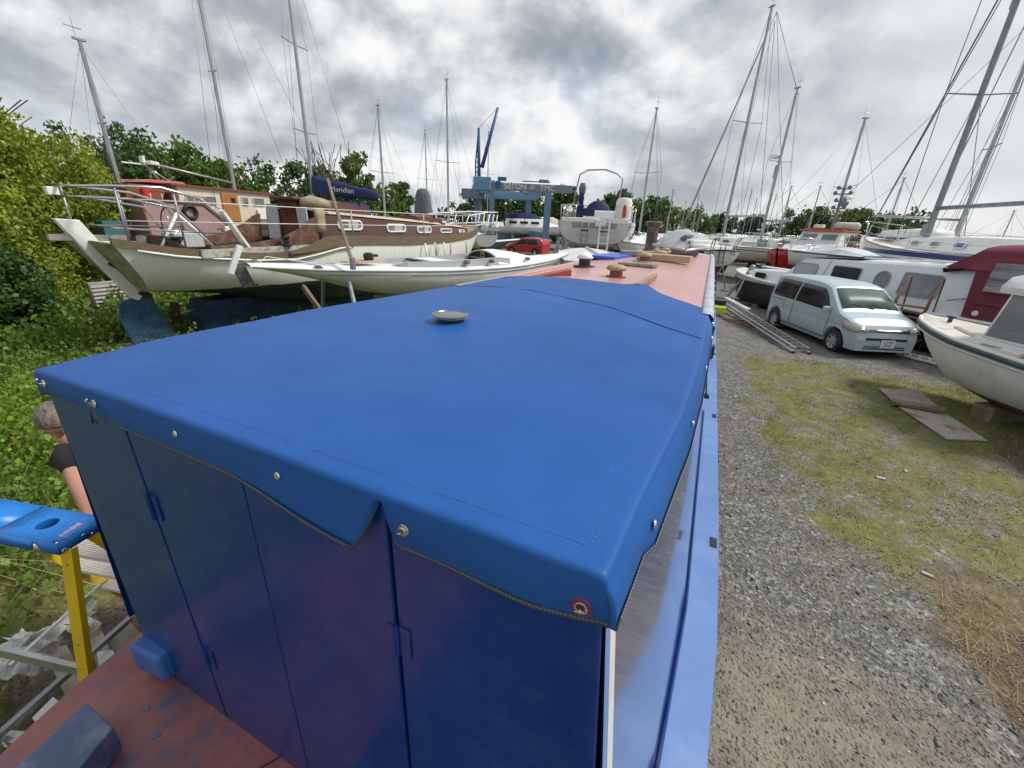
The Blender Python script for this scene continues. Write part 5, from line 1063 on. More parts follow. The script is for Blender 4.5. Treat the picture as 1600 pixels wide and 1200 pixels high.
# ---------------- travelling boat hoist ----------------
HB1 = M('hoist_blue', (.10, .22, .38), (.14, .28, .44), scale=1.2, rough=.5, dirt=((.16, .17, .17), .6, 1.5)); HB2 = M('hoist_dark_blue', (.02, .08, .25), (.03, .10, .3), scale=2, rough=.45); RSG = M('weathered_grey_steel', (.19, .26, .33), (.17, .19, .20), scale=3, rough=.6)
D_ = 43.0
def hp(px, d=D_): p = ray(px, 300); return CAM+p*(d/math.hypot(p.x, p.y))
hc = hp(812); hz = empty('boat_hoist', (hc.x, hc.y, 0), math.atan2((hp(862)-hp(770)).y, (hp(862)-hp(770)).x), 'tall blue travelling boat hoist with white lettering on its top beam', 'boat hoist')
hi = Matrix.Rotation(-hz.rotation_euler.z, 3, 'Z')
def hl(px, py, dd=0.0):
    p = ray(px, py); p = CAM+p*((D_+dd)/math.hypot(p.x, p.y)); return hi @ (p-Vector((hc.x, hc.y, 0)))
def leg(px, dd, zt, w_=.5, m_=HB1):
    p = hl(px, 300, dd); bx('hoist_leg', m_, hz, (p.x, p.y, zt/2+.3), (w_, .45, zt-.6), bevel=.02); MB().lathe([(.45, -.2), (.5, -.15), (.5, .15), (.45, .2)], (p.x, p.y, .5), 16, 'y').build('wheel', BLACK, hz)
    return p
ZT = hl(812, 292).z
L1, L2, L3, L4 = leg(769, 0, ZT, .42), leg(857, 0, ZT, .62), leg(747, 5, ZT, .72), leg(826, 7, ZT-.3, .6)
MB().beam((L1.x-.3, L1.y, ZT-.05), (L2.x+2.2, L2.y, ZT-.05), .45, .66).build('top_beam', RSG, hz, bevel=.03)
MB().beam((L1.x+.2, L1.y-.25, ZT-.9), (L2.x-.9, L2.y-.25, ZT-.85), .3, .45).build('lower_beam', HB1, hz, bevel=.02)
MB().beam((L3.x, L3.y, ZT-.35), (L4.x, L4.y, ZT-.5), .45, .8).build('rear_beam', HB1, hz)
MB().beam((L1.x, L1.y, ZT-.05), (L3.x, L3.y, ZT-.05), .5, 1.0).build('side_beam', HB1, hz); MB().beam((L2.x, L2.y, ZT-.2), (L4.x, L4.y, ZT-.2), .5, .8).build('side_beam', HB1, hz)
MB().box((L3.x-.4, L3.y-.3, ZT-.55), (2.4, 1.6, .9)).build('winch_platform', RSG, hz); bx('winch_box', HB1, hz, (L1.x-.9, L1.y-.3, ZT+.1), (1.6, 1.2, 1.1), bevel=.05)
bx('beam_patch', HB2, hz, (L1.x+.55, L1.y-.25, ZT+.1), (.5, .06, .6)); bx('trolley', HB2, hz, (L1.x+.9, L1.y, ZT+.6), (.8, .5, .3)); bx('trolley', RSG, hz, (L2.x-.5, L2.y, ZT+.55), (.9, .5, .25)); bx('cable_tray', RSG, hz, (L1.x+4.1, L1.y-.1, ZT+.48), (2.6, .3, .08))
TXW = M('white_lettering', (.75, .77, .76), rough=.6)
text('50TON', .66, TXW, hz, (L1.x+2.15, L1.y-.235, ZT-.02), (1, 0, 0), (0, 0, 1)); text('®', .5, TXW, hz, (L1.x+3.75, L1.y-.235, ZT-.02), (1, 0, 0), (0, 0, 1)); text('TMC', .66, TXW, hz, (L1.x+5.15, L1.y-.235, ZT-.05), (1, 0, 0), (0, 0, 1))
MB().beam((L1.x, L1.y, 1.6), (L3.x, L3.y, 1.6), .4, .6).beam((L2.x, L2.y, 1.6), (L4.x, L4.y, 1.6), .4, .7).build('bottom_beam', HB1, hz); MB().beam((L3.x, L3.y, 1.3), (L4.x, L4.y, 1.3), .4, .6).build('bottom_beam', HB1, hz)
# crane mast, ladder and jib on the hoist
a_, b_2 = hl(749, 262, 4), hl(748, 200, 4)
tb('crane_mast', HB2, hz, [(a_.x, a_.y, ZT-.4), tuple(b_2)], .20, 6, r2=.12); c1, c2 = hl(753, 262, 4), hl(778, 168, 4); tb('jib', HB2, hz, [tuple(c1), tuple(c2)], .20, 6, r2=.12)
c3, c4 = hl(743, 292, 4), hl(743, 225, 4); tb('jib_ladder_rail', HB2, hz, [tuple(c3), tuple(hl(743, 255, 4)), tuple(b_2)], .08, 5)
for k in range(7): p = hl(743, 285-k*8, 4); q = hl(749, 285-k*8, 4); tb('ladder_rung', HB2, hz, [tuple(p), tuple(q)], .05, 4)
tb('jib_cable', WIRE, hz, [tuple(b_2), tuple(c2)], .02, 4); tb('jib_cable', WIRE, hz, [tuple(c2), tuple(hl(757, 235, 4))], .02, 4)
for px, dd in ((800, 1), (822, 3)): p = hl(px, 300, dd); tb('sling', BLACK, hz, [(p.x, p.y, ZT-1), (p.x, p.y, 2.5)], .03, 4)

# motor boats lifted / standing by the hoist
def mboat(name, c, rz, L, B, h0, h1, label, hm, cabm, cat='motor boat', two=True, canopy=None):
    r = empty(name, c, rz, label, cat)
    H_ = Hull(L, [(0, B*.9), (.5, B), (.75, B*.8), (.9, B*.45), (1, .03)], [(0, h1-.15), (.5, h1), (1, h1+.35)], [(0, h0), (.5, h0), (.8, h0+.15), (1, h0+.8)], bow=1.0, e1=.5, n=18, m=8)
    H_.mesh().build('hull', hm, r, smooth=True, autosm=45); H_.deck(0, .08).build('deck', WHITE2, r)
    sec = [(L*.12, B*.8, B*.72, h1-.05, h1+.75), (L*.5, B*.8, B*.70, h1, h1+.8), (L*.66, B*.7, B*.5, h1+.05, h1+.25), (L*.8, B*.4, B*.3, h1+.1, h1+.2)]
    trunk(sec).build('cabin', cabm, r, autosm=35)
    for s_ in (1, -1):
        for k in range(3): window(r, (L*(.2+.12*k), s_*B*.775, h1+.40), (-s_, 0, 0), (0, -s_*.12, 1), L*.09, .3, .06, cabm, GLASS, t=.01, fw=.02)
    if two: trunk([(L*.1, B*.6, B*.5, h1+.75, h1+1.25), (L*.4, B*.6, B*.5, h1+.8, h1+1.3), (L*.5, B*.5, B*.4, h1+.8, h1+.95)]).build('flybridge', canopy or WHITE2, r, autosm=35)
    for x in (L*.2, L*.7): MB().box((x, 0, h0/2), (.3, B*1.3, h0)).build('cradle', GALV, r)
    return r, H_
c_ = hp(815, 47); mboat('motor_cruiser', (c_.x-3.6, c_.y+1.5, 0), .35, 10, 1.8, 1.5, 2.35, 'white motor cruiser with purple-blue canopy hanging in the hoist', WHITE, WHITE, canopy=NAVY)
c_ = hp(838, 52); mboat('wooden_launch', (c_.x-2, c_.y, 0), .2, 8, 1.3, 1.8, 2.6, 'varnished wooden launch beyond the right legs of the hoist', M('orange_varnish', (.30, .10, .04), rough=.4), M('cream_wall_paint', (1, 1, 1)), two=False)
c_ = hp(752, 33); mboat('grey_launch', (c_.x-3.2, c_.y-1.5, 0), .45, 6.5, 1.2, .6, 1.25, 'dark grey-blue launch behind the ketch bow near the red car', M('slate_launch', (.10, .15, .19), rough=.5), GYP, two=False)

# ---------------- big white yacht seen from astern ----------------
p0 = dp(926, 372, 19.6); p0.z = 0; az_ = radians(-11); BY = empty('big_white_yacht', p0, pi/2-az_, 'big white yacht seen from astern with ladder up its scooped transom and radar arch', 'sailing boat')
HH = Hull(12, [(0, 1.72), (.2, 1.95), (.5, 2.05), (.75, 1.7), (.9, .9), (1, .03)], [(0, 3.02), (.5, 3.0), (1, 3.4)], [(0, 2.0), (.12, 1.75), (.3, 1.35), (.6, 1.2), (.85, 1.5), (1, 2.2)], bow=1.4, stern=.35, e1=.55, e2=.95, n=26, m=14)
HWH = M('big_yacht_hull', (1, 1, 1), bands=[(-1, (.26, .10, .09)), (1.72, (.36, .20, .18)), (1.82, (.72, .73, .73)), (2.82, (.25, .26, .28)), (2.85, (.78, .79, .79))], rough=.35, streak=.2, wob=.04, dirt=((.3, .22, .18), .3, 4))
HH.mesh().build('hull', HWH, BY, smooth=True, autosm=50); HH.deck(0, .08).build('deck', WHITE2, BY)
# transom: lighter outer rim and recessed darker scoop
def trans(sc, xo, dz_=0, lo=0): return [Vector((xo+HH.pt(0, abs(a)/14, 1).x, HH.pt(0, abs(a)/14, 1).y*sc*(1 if a > 0 else -1), 3.02-(3.02-HH.pt(0, abs(a)/14, 1).z)*sc+dz_)) for a in range(-14, 15)]
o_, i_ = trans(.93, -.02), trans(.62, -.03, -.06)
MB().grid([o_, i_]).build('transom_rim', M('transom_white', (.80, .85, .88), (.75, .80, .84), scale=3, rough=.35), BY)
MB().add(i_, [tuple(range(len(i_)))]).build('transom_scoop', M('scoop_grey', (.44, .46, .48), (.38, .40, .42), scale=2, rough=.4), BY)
bx('aft_locker', WHITE2, BY, (.3, 0, 3.06), (.7, 3.1, .22), bevel=.04)
ld = empty('yacht_boarding_ladder', (0, 0, 0)); ld.parent = BY; ld.name = 'boarding_ladder'
def ladder(parent, a, b, w_, n, r=.022, side=(0, 1, 0), mat=ALU, name='rail'):
    a, b, s_ = Vector(a), Vector(b), Vector(side).normalized()*w_/2
    for q in (-1, 1): MB().beam(a+s_*q, b+s_*q, r*1.4, r*2.6, up=s_).build(name, mat, parent)
    for k in range(n): p = a+(b-a)*((k+.5)/n); MB().beam(p-s_, p+s_, r*1.4, r*1.2).build('rung', mat, parent)
ladder(ld, (-.7, -.52, .3), (-.15, -.50, 3.3), .42, 11, .03, mat=WHITE2)
for y in (.25, .55): tb('swim_ladder_rail', GALV, BY, [(-.1, y, 2.95), (-.12, y, 2.05)], .02, 5)
for k in range(4): tb('swim_ladder_rung', GALV, BY, [(-.12, .25, 2.15+k*.22), (-.12, .55, 2.15+k*.22)], .018, 4)
bx('swim_step', BLACK, BY, (-.14, .4, 2.62), (.1, .36, .06)); bx('swim_step', BLACK, BY, (-.3, -.5, 2.6), (.1, .36, .06)); bx('stern_box', WHITE2, BY, (-.1, -.3, 2.95), (.2, .5, .3), bevel=.05)
tb('radar_arch', GALV, BY, [(1.0, 1.15, 3.1), (.9, 1.10, 4.2), (.9, .95, 5.05), (.9, .6, 5.25), (.9, -.2, 5.28), (.9, -.75, 5.12), (.9, -1.05, 4.9), (.9, -1.0, 4.2), (1.0, -1.05, 3.1)], .035, 7)
tb('radar_arch', GALV, BY, [(.95, -1.0, 4.35), (.4, -1.05, 3.1)], .02, 5)
MB().loft([[(x, .65*cos(a)*k_, 3.4+.62*sin(a)*k_) for a in [pi*j/10 for j in range(11)]] for x, k_ in ((1.4, .85), (2.0, 1.0), (3.0, .9))]).build('blue_spray_hood', NAVY, BY, smooth=True); MB().box((2.2, 0, 3.3), (2.4, 2.4, .45)).build('coachroof', WHITE2, BY, bevel=.08)
MB().box((.3, .75, 3.45), (.35, .35, .55)).box((.25, .72, 3.95), (.22, .22, .6)).box((.3, .3, 3.42), (.4, .5, .35)).build('outboard_engine', NAVY, BY, bevel=.04)
MB().loft([[(.32+.12*cos(a)*k_, .72+.17*sin(a)*k_, z) for a in [j*pi/4 for j in range(8)]] for z, k_ in ((4.2, .8), (4.45, 1.0), (4.65, .6))]).build('engine_cowl', M('slate_launch', (1, 1, 1)), BY)
MB().lathe([(.33, 0), (.36, .1), (.36, .75), (.30, .9), (0, .95)], (.35, -1.25, 3.15), 16).build('liferaft_canister', WHITE2, BY, smooth=True, autosm=40)
MB().box((-.02, -1.3, 3.45), (.06, .16, .42)).box((-.04, -1.3, 3.7), (.06, .12, .12)).build('red_lifebelt_holder', M('red_plastic', (1, 1, 1)), BY, bevel=.02)
for y, x in ((1.6, .1), (1.6, 1.5), (-1.65, .1), (-1.65, 1.4), (.9, .05), (-.9, .05)): tb('stanchion', STEEL, BY, [(x, y, 3.0), (x, y, 3.72)], .02, 5)
tb('pushpit_rail', STEEL, BY, [(1.6, 1.6, 3.7), (.1, 1.6, 3.7), (.05, .9, 3.72), (.4, .4, 3.7)], .02, 5); tb('pushpit_rail', STEEL, BY, [(1.6, -1.65, 3.7), (.1, -1.65, 3.7), (.05, -.9, 3.72)], .02, 5)
for i in range(3): bx('deck_clutter', [CLO, GALV, WHITE2][i], BY, (.5+.2*i, 1.2-.25*i, 3.3), (.3, .3, .25), bevel=.05)
fin(4.2, 6.8, 4.5, 6.6, 1.3, .15, .3).build('keel', M('red_antifouling', (1, 1, 1)), BY); rails(HH, BY, .7, .15, .9, 6, .016)
props_(BY, HH, (.18, .6), spread=.5)
hp_ = dp(872, 392, 19); tr = empty('timber_trestle', (hp_.x, hp_.y, 0), .4, 'dark angled steel supports standing between the hoist and the big white yacht', 'trestle')
for k in range(4): MB().beam((-.8+.25*k, 0, 0), (.1+.3*k, .1, 2.3-.2*k), .08, .1).build('prop', GALV, tr)

# ---------------- yachts beyond the bow of the narrowboat ----------------
NVH = hullband('navy_white_hull', [(-1, (.02, .03, .07)), (1.75, (.68, .70, .70))], wob=.02)
yacht('small_yacht', azp(-6.2, 27.5), azp(-11.3, 21.5), 'small navy blue and white yacht just left of the narrowboat chimney', NVH, h=1.95, zk=1.15, B=1.1, keelm=BLACK, n=16)
r_ = bpy.data.objects['small_yacht']; rig(r_, 3.4, 2.0, 2.9+.21*25, .06, (5.4,), .7, stays=(((3.4, 0, 8.1), (6.6, 0, 2.2)), ((3.4, 0, 8.1), (0, 0, 2.0))), wr=.009)
JH = hullband('white_hull_navy_band', [(-1, (.22, .06, .055)), (1.12, (.80, .80, .76)), (1.78, (.015, .022, .07)), (1.99, (.82, .82, .80))], wob=.01, streak=.08)
JT, H_, L_ = yacht('tarpaulin_yacht', (.45, 21.6), (-3.2, 28.8), 'white yacht with navy band and grey tarpaulin, ladder on its rounded transom', JH, h=2.03, zk=1.05, B=1.3, beamt=.62, cab=False, railz=0, rud=False)
CRT = M('cream_transom', (.66, .66, .60), (.58, .58, .52), scale=4, rough=.4)
MB().add([Vector((-.012, 0, 0))+H_.pt(0, a/9, 1) for a in range(9, -1, -1)]+[Vector((-.012, 0, 0))+H_.pt(0, a/9, -1) for a in range(1, 10)], [tuple(range(19))]).build('transom', CRT, JT)
fin(.1, .75, -.25, .65, 1.3, .25, .1).build('rudder', M('red_antifouling', (1, 1, 1)), JT); bx('transom_edge', BLACK, JT, (-.02, 0, 2.03), (.05, 1.6, .035))
for y in (-.5, .5):
    for q in (-.06, .06): tb('davit_arm', GALV, JT, [(-.1, y+q, 1.85), (-.02, y+q, 2.05), (-.15, y*1.05+q, 2.45), (-.45, y*1.05+q, 2.62)], .022, 5)
ladder(JT, (-.05, 0, 1.45), (-.03, 0, 2.25), .22, 4, .012, mat=BLACK)
for k in range(2): text('YACHT CLUB', .085, M('faint_lettering', (.32, .33, .30), rough=.7), JT, (-.02, 0, 1.78-.12*k), (0, -1, 0), (0, 0, 1)) if False else None
TRP = M('grey_tarpaulin', (.40, .42, .45), (.50, .51, .53), scale=2, rough=.5, bump=1.0, bscale=2.2)
P = []
for k in range(16):
    x = 1.6+k*.36; hh = interp(x, [(1.6, .12), (2.4, .55), (3.2, .72), (4.5, .85), (5.5, .75), (6.6, .45), (7.1, .2)]); row = []
    for j in range(13):
        u = -1+j/6; row.append((x+.05*sin(j*2.1+k), u*(.95+.05*sin(k*2.3+j))*interp(x/8.07, H_.beam)*1.0, 2.02+hh*(1-abs(u)**1.5)+.05*sin(k*1.9+j*1.3)))
    P.append(row)
MB().grid(P).build('tarpaulin', TRP, JT, smooth=True)
bx('dark_tarp_fold', M('charcoal_cover', (1, 1, 1)), JT, (3.2, .5, 2.25), (1.6, .5, .3), Matrix.Rotation(.3, 3, 'Y'), bevel=.1); bx('cockpit_coaming', WHITE2, JT, (1.0, 0, 2.12), (1.5, 1.3, .18), bevel=.05); bx('cabin', WHITE2, JT, (2.1, .0, 2.2), (.9, 1.3, .4), bevel=.06); bx('port_window', GLASS, JT, (2.0, .66, 2.25), (.18, .02, .12))
for k in range(3): tb('tarp_pole', GALV, JT, [(5+k*.6, 0, 2.7), (5+k*.6, .1, 3.1)], .02, 4)
# cream ketch behind
KH = hullband('cream_hull_red_bottom', [(-1, (.20, .06, .055)), (1.25, (.62, .58, .50)), (1.80, (.04, .045, .04)), (1.84, (.66, .63, .55))], wob=.015, streak=.2)
q0, q1 = azp(7.3, 29.2), Vector((-2.6, 37, 0)); KT, H_, L_ = yacht('cream_ketch', q0, q1, 'cream two masted yacht with deep red bottom behind the tarpaulin covered one', KH, h=2.0, zk=.95, B=1.6, beamt=.62, keelm=M('red_antifouling', (1, 1, 1)), winn=2)
d = Matrix.Rotation(-head(q0, q1), 3, 'Z'); ma = d @ (azp(.95, 32.4)-q0); mz = d @ (azp(4.85, 30.3)-q0)
rig(KT, ma.x, 2.3, 2.9+.36*32.4, .09, (9.0, ), 1.05, y=ma.y, stays=(((ma.x, 0, 14.4), (L_, 0, 2.3)), ((ma.x, 0, 14.4), (mz.x, 0, 9.8)), ((ma.x, 0, 14.4), (0, 0, 2.1)), ((ma.x, 0, 14.0), (ma.x-1, 1.4, 2.1)), ((ma.x, 0, 14.0), (ma.x-1.2, -1.4, 2.1))), wr=.018, boom=(3.0, 3.75, 3.75, .05), furl=((ma.x+.4, 0, 13.5), (L_-.3, 0, 2.6), M('furled_sail_cloth', (.3, .31, .33), rough=.7)))
rig(KT, mz.x, 2.3, 2.9+.237*30.3, .082, (6.6, ), .8, y=mz.y, stays=(((mz.x, 0, 9.9), (0, 0, 2.1)), ), wr=.013, boom=(1.9, 3.5, 3.5, .05), radar=6.9)
MB().box((mz.x+.12, mz.y, 6.1), (.12, .12, .7)).build('radar_reflector', GALV, KT, bevel=.03)
for k in range(3): bx('stern_clutter', [GALV, WHITE2, GALV][k], KT, (.3+.5*k, .3*(k-1), 2.3), (.4, .5, .4), bevel=.05)

# distant masts
for i, (bx_, by_, tx_, ty_, d, lb) in enumerate([(1047, 350, 1052, 297, 42, 'distant yacht left of the tarpaulin with a slim mast'), (1073, 345, 1072, 315, 70, 'distant yacht with the shortest mast above the light green tree'),
        (1089, 345, 1092, 306, 66, 'distant yacht with mast above the middle of the light green tree'), (1098, 345, 1097, 316, 75, 'distant yacht with mast just left of the furled forestay'),
        (1168, 345, 1175, 297, 60, 'distant yacht with mast between the two masts of the cream ketch'), (1177, 345, 1183, 310, 72, 'distant yacht with the shorter mast between the ketch masts'),
        (1207, 342, 1213, 305, 64, 'distant yacht with mast right of the mizzen mast'), (1221, 355, 1237, 292, 46, 'yacht with guyed mast left of the red topped wheelhouse'),
        (1267, 340, 1282, 292, 44, 'yacht whose mast rises over the wheelhouse roof'), (1388, 362, 1413, 279, 40, 'yacht with mast in front of the wide dark tree'),
        (1150, 345, 1154, 318, 78, 'distant yacht with short mast beside the tall leaning mast'), (1563, 372, 1585, 330, 60, 'yacht with low mast at the right edge beyond the sail')]):
    r1, r2 = ray(bx_, by_), ray(tx_, ty_); a = math.degrees(math.atan2(r2.x, r2.y)); sl = r2.z/math.hypot(r2.x, r2.y)
    mastyacht(a, d, 2.9+sl*d, a+70+15*sin(i), 7.5, lb, h=1.9, r=.055, railz=0, far=True, n=12, winn=0, stays=True, wr=.012, spread=((2.9+sl*d)*.62,), B=1.2)
r2 = ray(1352, 186); mastyacht(math.degrees(math.atan2(r2.x, r2.y)), 34, 2.9+.183*34, 60, 9, 'white yacht behind the wheelhouse with a radar dome low on its mast', r=.085, spread=(5.6,), radar=5.0, h=2.2, wr=.010)
r2 = ray(1600, 110); mastyacht(20.52, 27, 2.9+.30*27, 95, 10, 'yacht behind the blue striped one whose mast leans out of the right edge', r=.085, spread=(6.4,), h=2.1, wr=.010, t=.6, boom=(3, 3.7, 3.8))

# ---------------- pilot boat with red roof ----------------
REDP = M('bright_red_paint', (.52, .03, .02), (.45, .03, .02), scale=3, rough=.4); ORR = M('orange_red_roof', (.55, .09, .04), rough=.5); DWD = M('dark_wood_door', (.08, .03, .025), rough=.4)
q1, q0 = Vector((3.0, 25.4, 0)), Vector((7.2, 32.2, 0)); PB = empty('pilot_boat', q0, head(q0, q1), 'white wheelhouse boat with red hull and orange-red roof edge behind the canal cruiser', 'motor boat')
HPB = Hull(8.0, [(0, 1.2), (.5, 1.45), (.8, 1.1), (.93, .6), (1, .05)], [(0, 1.75), (.5, 1.75), (.8, 1.95), (1, 2.15)], [(0, .8), (.6, .8), (1, 1.1)], bow=.4, e1=.5, n=22, m=9)
HPB.mesh().build('hull', M('red_hull_paint', (1, 1, 1), bands=[(-1, (.10, .03, .03)), (1.1, (.50, .03, .025)), (1.86, (.68, .6, .56)), (1.885, (.50, .03, .025)), (1.96, (.68, .6, .56)), (1.985, (.50, .03, .025))], rough=.35), PB, smooth=True, autosm=50)
HPB.deck(0, .04).build('deck', GYP, PB); LAV = M('pale_lilac_white', (.62, .63, .66), (.56, .57, .61), scale=2, rough=.4)
MB().prism([(3.6, -1.1, 1.8), (6.6, -.9, 1.8), (6.5, -.8, 2.25), (5.2, -1.0, 2.35), (3.6, -1.1, 2.4)], (0, 0, 0)).add([], [])
MB().loft([[(3.4, -1.15, 1.75), (3.4, 1.15, 1.75), (3.4, 1.05, 2.42), (3.4, -1.05, 2.42)], [(5.6, -1.0, 1.8), (5.6, 1.0, 1.8), (5.5, .85, 2.32), (5.5, -.85, 2.32)], [(6.6, -.6, 1.9), (6.6, .6, 1.9), (6.5, .5, 2.15), (6.5, -.5, 2.15)]]).build('fore_cabin', LAV, PB, bevel=.04)
MB().loft([[(1.4, -1.1, 1.75), (1.4, 1.1, 1.75), (3.9, 1.1, 1.75), (3.9, -1.1, 1.75)], [(1.4, -1.05, 2.4), (1.4, 1.05, 2.4), (3.85, 1.05, 2.4), (3.85, -1.05, 2.4)], [(1.5, -.98, 3.05), (1.5, .98, 3.05), (3.45, .98, 3.05), (3.45, -.98, 3.05)]]).build('wheelhouse', WHITE2, PB, bevel=.03)
for y in (-.5, .48): window(PB, (3.67, y, 2.72), (0, -1, 0) if False else (0, 1, 0), (-.56, 0, .83), .82, .5, .06, WHITE2, GLASSG, t=.025, fw=.04)
MB().box((2.5, 0, 3.09), (2.3, 2.2, .07)).build('roof', ORR, PB, bevel=.02); MB().box((2.3, 0, 3.16), (1.6, 1.5, .1)).build('roof_platform', BRN, PB)
for x, s_ in ((1.75, .30), (2.35, .30), (2.9, .28)):
    for sd_ in (1, -1): window(PB, (x, sd_*1.06, 2.65), (-sd_, 0, 0), (0, 0, 1), s_+.12, .5, .12, DWD if x < 2.8 else WHITE2, GLASS, t=.02, fw=.05)
for sd_ in (1, -1): bx('side_door', DWD, PB, (2.1, sd_*1.075, 2.3), (1.1, .03, .6))
MB().lathe([(.14, -.6), (.22, -.5), (.22, .5), (.14, .6)], (2.0, .55, 3.35), 12, 'y').build('liferaft_roll', M('roll_cream', (.60, .58, .52), (.5, .48, .42), scale=5, rough=.6), PB, smooth=True); MB().box((2.8, -.5, 3.30), (.3, .5, .2)).build('horn_box', WHITE2, PB, bevel=.04)
MB().lathe([(.22, -.05), (.28, 0), (.22, .05), (.15, 0), (.22, -.05)], (1.6, 1.2, 2.2), 16, 'y', cap=False).build('lifebuoy', REDP, PB, smooth=True); MB().lathe([(.22, -.05), (.28, 0), (.22, .05), (.15, 0), (.22, -.05)], (.6, 1.25, 2.15), 16, 'y', cap=False).build('lifebuoy', REDP, PB, smooth=True)
tb('canopy_hoop', STEEL, PB, [(.2, 1.1, 1.8), (.2, 1.1, 2.8), (.2, .5, 3.05), (.2, -.5, 3.05), (.2, -1.1, 2.8), (.2, -1.1, 1.8)], .025, 6); MB().box((.9, 1.1, 2.5), (.5, .04, .9)).build('side_screen', WHITE2, PB)
r_l = azp(math.degrees(math.atan2(ray(1307, 335).x, ray(1307, 335).y)), 29.5); lp = Matrix.Rotation(-head(q0, q1), 3, 'Z') @ (r_l-q0)
pm = MB().tube([(lp.x, lp.y, 3.1), (lp.x, lp.y, 5.2)], .06, 6)
for z, s_ in ((5.15, .35), (4.9, .5), (4.55, .3), (4.2, .35), (3.6, .25)): pm.box((lp.x, lp.y, z), (.08, s_*1.6, .06)).blob((lp.x, lp.y+s_*.7, z+.06), .11).blob((lp.x, lp.y-s_*.7, z+.06), .11)
pm.blob((lp.x+.1, lp.y+.25, 4.45), .2).build('light_mast', M('lamp_mast_grey', (.16, .17, .19), rough=.5, metal=.3), PB)
for x in (1.5, 5.5): MB().box((x, 0, .45), (.3, 1.8, .9)).build('cradle', GALV, PB)

# ---------------- blue striped sailing yacht on the right ----------------
MH = hullband('white_hull_blue_stripe', [(-1, (.20, .06, .05)), (1.05, (.74, .74, .74)), (2.16, (.10, .10, .12)), (2.175, (.76, .76, .76)), (2.28, (.012, .04, .17)), (2.44, (.66, .67, .66))], wob=.0, streak=.06)
q1, q0 = Vector((6.6, 26.4, 0)), Vector((9.9, 13.6, 0)); MY, H_, L_ = yacht('blue_striped_yacht', q0, q1, 'large white sailing yacht with dark blue stripe behind the maroon canopied cruiser', MH, h=2.48, zk=1.0, B=1.75, winn=0, cab=False, sheer=(0, .12), railz=.6)
sec = [(2.2, 1.15, 1.0, 2.5, 2.98), (6, 1.2, 1.02, 2.5, 3.0), (8.8, .95, .8, 2.55, 2.92), (10.3, .6, .45, 2.62, 2.8)]; trunk(sec).build('cabin', WHITE, MY, autosm=35)
for k, x in enumerate((8.2, 7.1, 5.9, 3.6)):
    for s_ in (1, -1): yb = interp(x, [(2.2, 1.15), (6, 1.2), (8.8, .95)]); window(MY, (x, s_*(yb-.05), 2.74), (-s_, 0, 0), (0, -s_*.3, 1), .44, .2, .04, WHITE2, M('blue_window_cover', (.02, .10, .38), rough=.5) if k == 2 else GLASSG, t=.02, fw=.03)
mm = Matrix.Rotation(-head(q0, q1), 3, 'Z') @ (azp(18.6, 22.6)-q0)
rig(MY, mm.x, 2.9, 15.5, .098, (7.45, 10.9), 1.05, y=mm.y, stays=(((mm.x, 0, 14.9), (L_-.1, 0, 2.9)), ((mm.x, 0, 15.4), (0, 0, 2.6)), ((mm.x, 0, 11), (9.6, 0, 2.7))), wr=.02, boom=(4.9, 3.95, 4.0, .07), mat=M('mast_grey', (.27, .28, .31), (.2, .21, .23), scale=4, rough=.5, metal=.3), furl=((mm.x+.25, 0, 15.0), (L_-.15, 0, 3.0), M('furled_line', (.17, .18, .2), rough=.6), .028))
MB().box((mm.x+.11, mm.y, 10.3), (.10, .10, 1.1)).build('radar_reflector', GALV, MY, bevel=.03); bx('mast_winch_box', GALV, MY, (mm.x+.1, mm.y, 3.2), (.25, .25, .4), bevel=.03)
MB().loft([[(x, -.65*k_, 2.9), (x, -.5*k_, 3.0+h_), (x, 0, 3.06+h_), (x, .5*k_, 3.0+h_), (x, .65*k_, 2.9)] for x, k_, h_ in ((11.9, .5, -.1), (11.2, .9, .15), (9.6, 1, .22), (8.7, 1, .2))]).build('upturned_dinghy', WHITE, MY, smooth=True)
tb('canopy_frame', STEEL, MY, [(1.2, 1.2, 2.6), (1.6, 1.1, 3.5), (1.7, .4, 3.9), (1.7, -.4, 3.9), (1.6, -1.1, 3.5), (1.2, -1.2, 2.6)], .03, 6)
tb('boom_gallows', STEEL, MY, [(2.1, .5, 3.0), (2.7, 0, 3.95), (2.1, -.5, 3.0)], .025, 5); MB().loft([[(1.2, .55, 3.0), (1.2, -.5, 3.0), (2.3, -.5, 3.0), (2.3, .5, 3.0)], [(1.5, .2, 3.62), (1.5, -.2, 3.62), (1.9, -.2, 3.66), (1.9, .2, 3.66)]]).build('tan_cover', M('tan_cloth', (.46, .38, .25), (.40, .33, .22), scale=4, rough=.8), MY, bevel=.03)
bx('brown_stained_strip', M('rust_stain', (.50, .42, .28), rough=.6), MY, (9.3, interp(9.3/L_, H_.beam)+.0, 1.75), (.35, .03, .9), Matrix.Rotation(-.05, 3, 'X'))

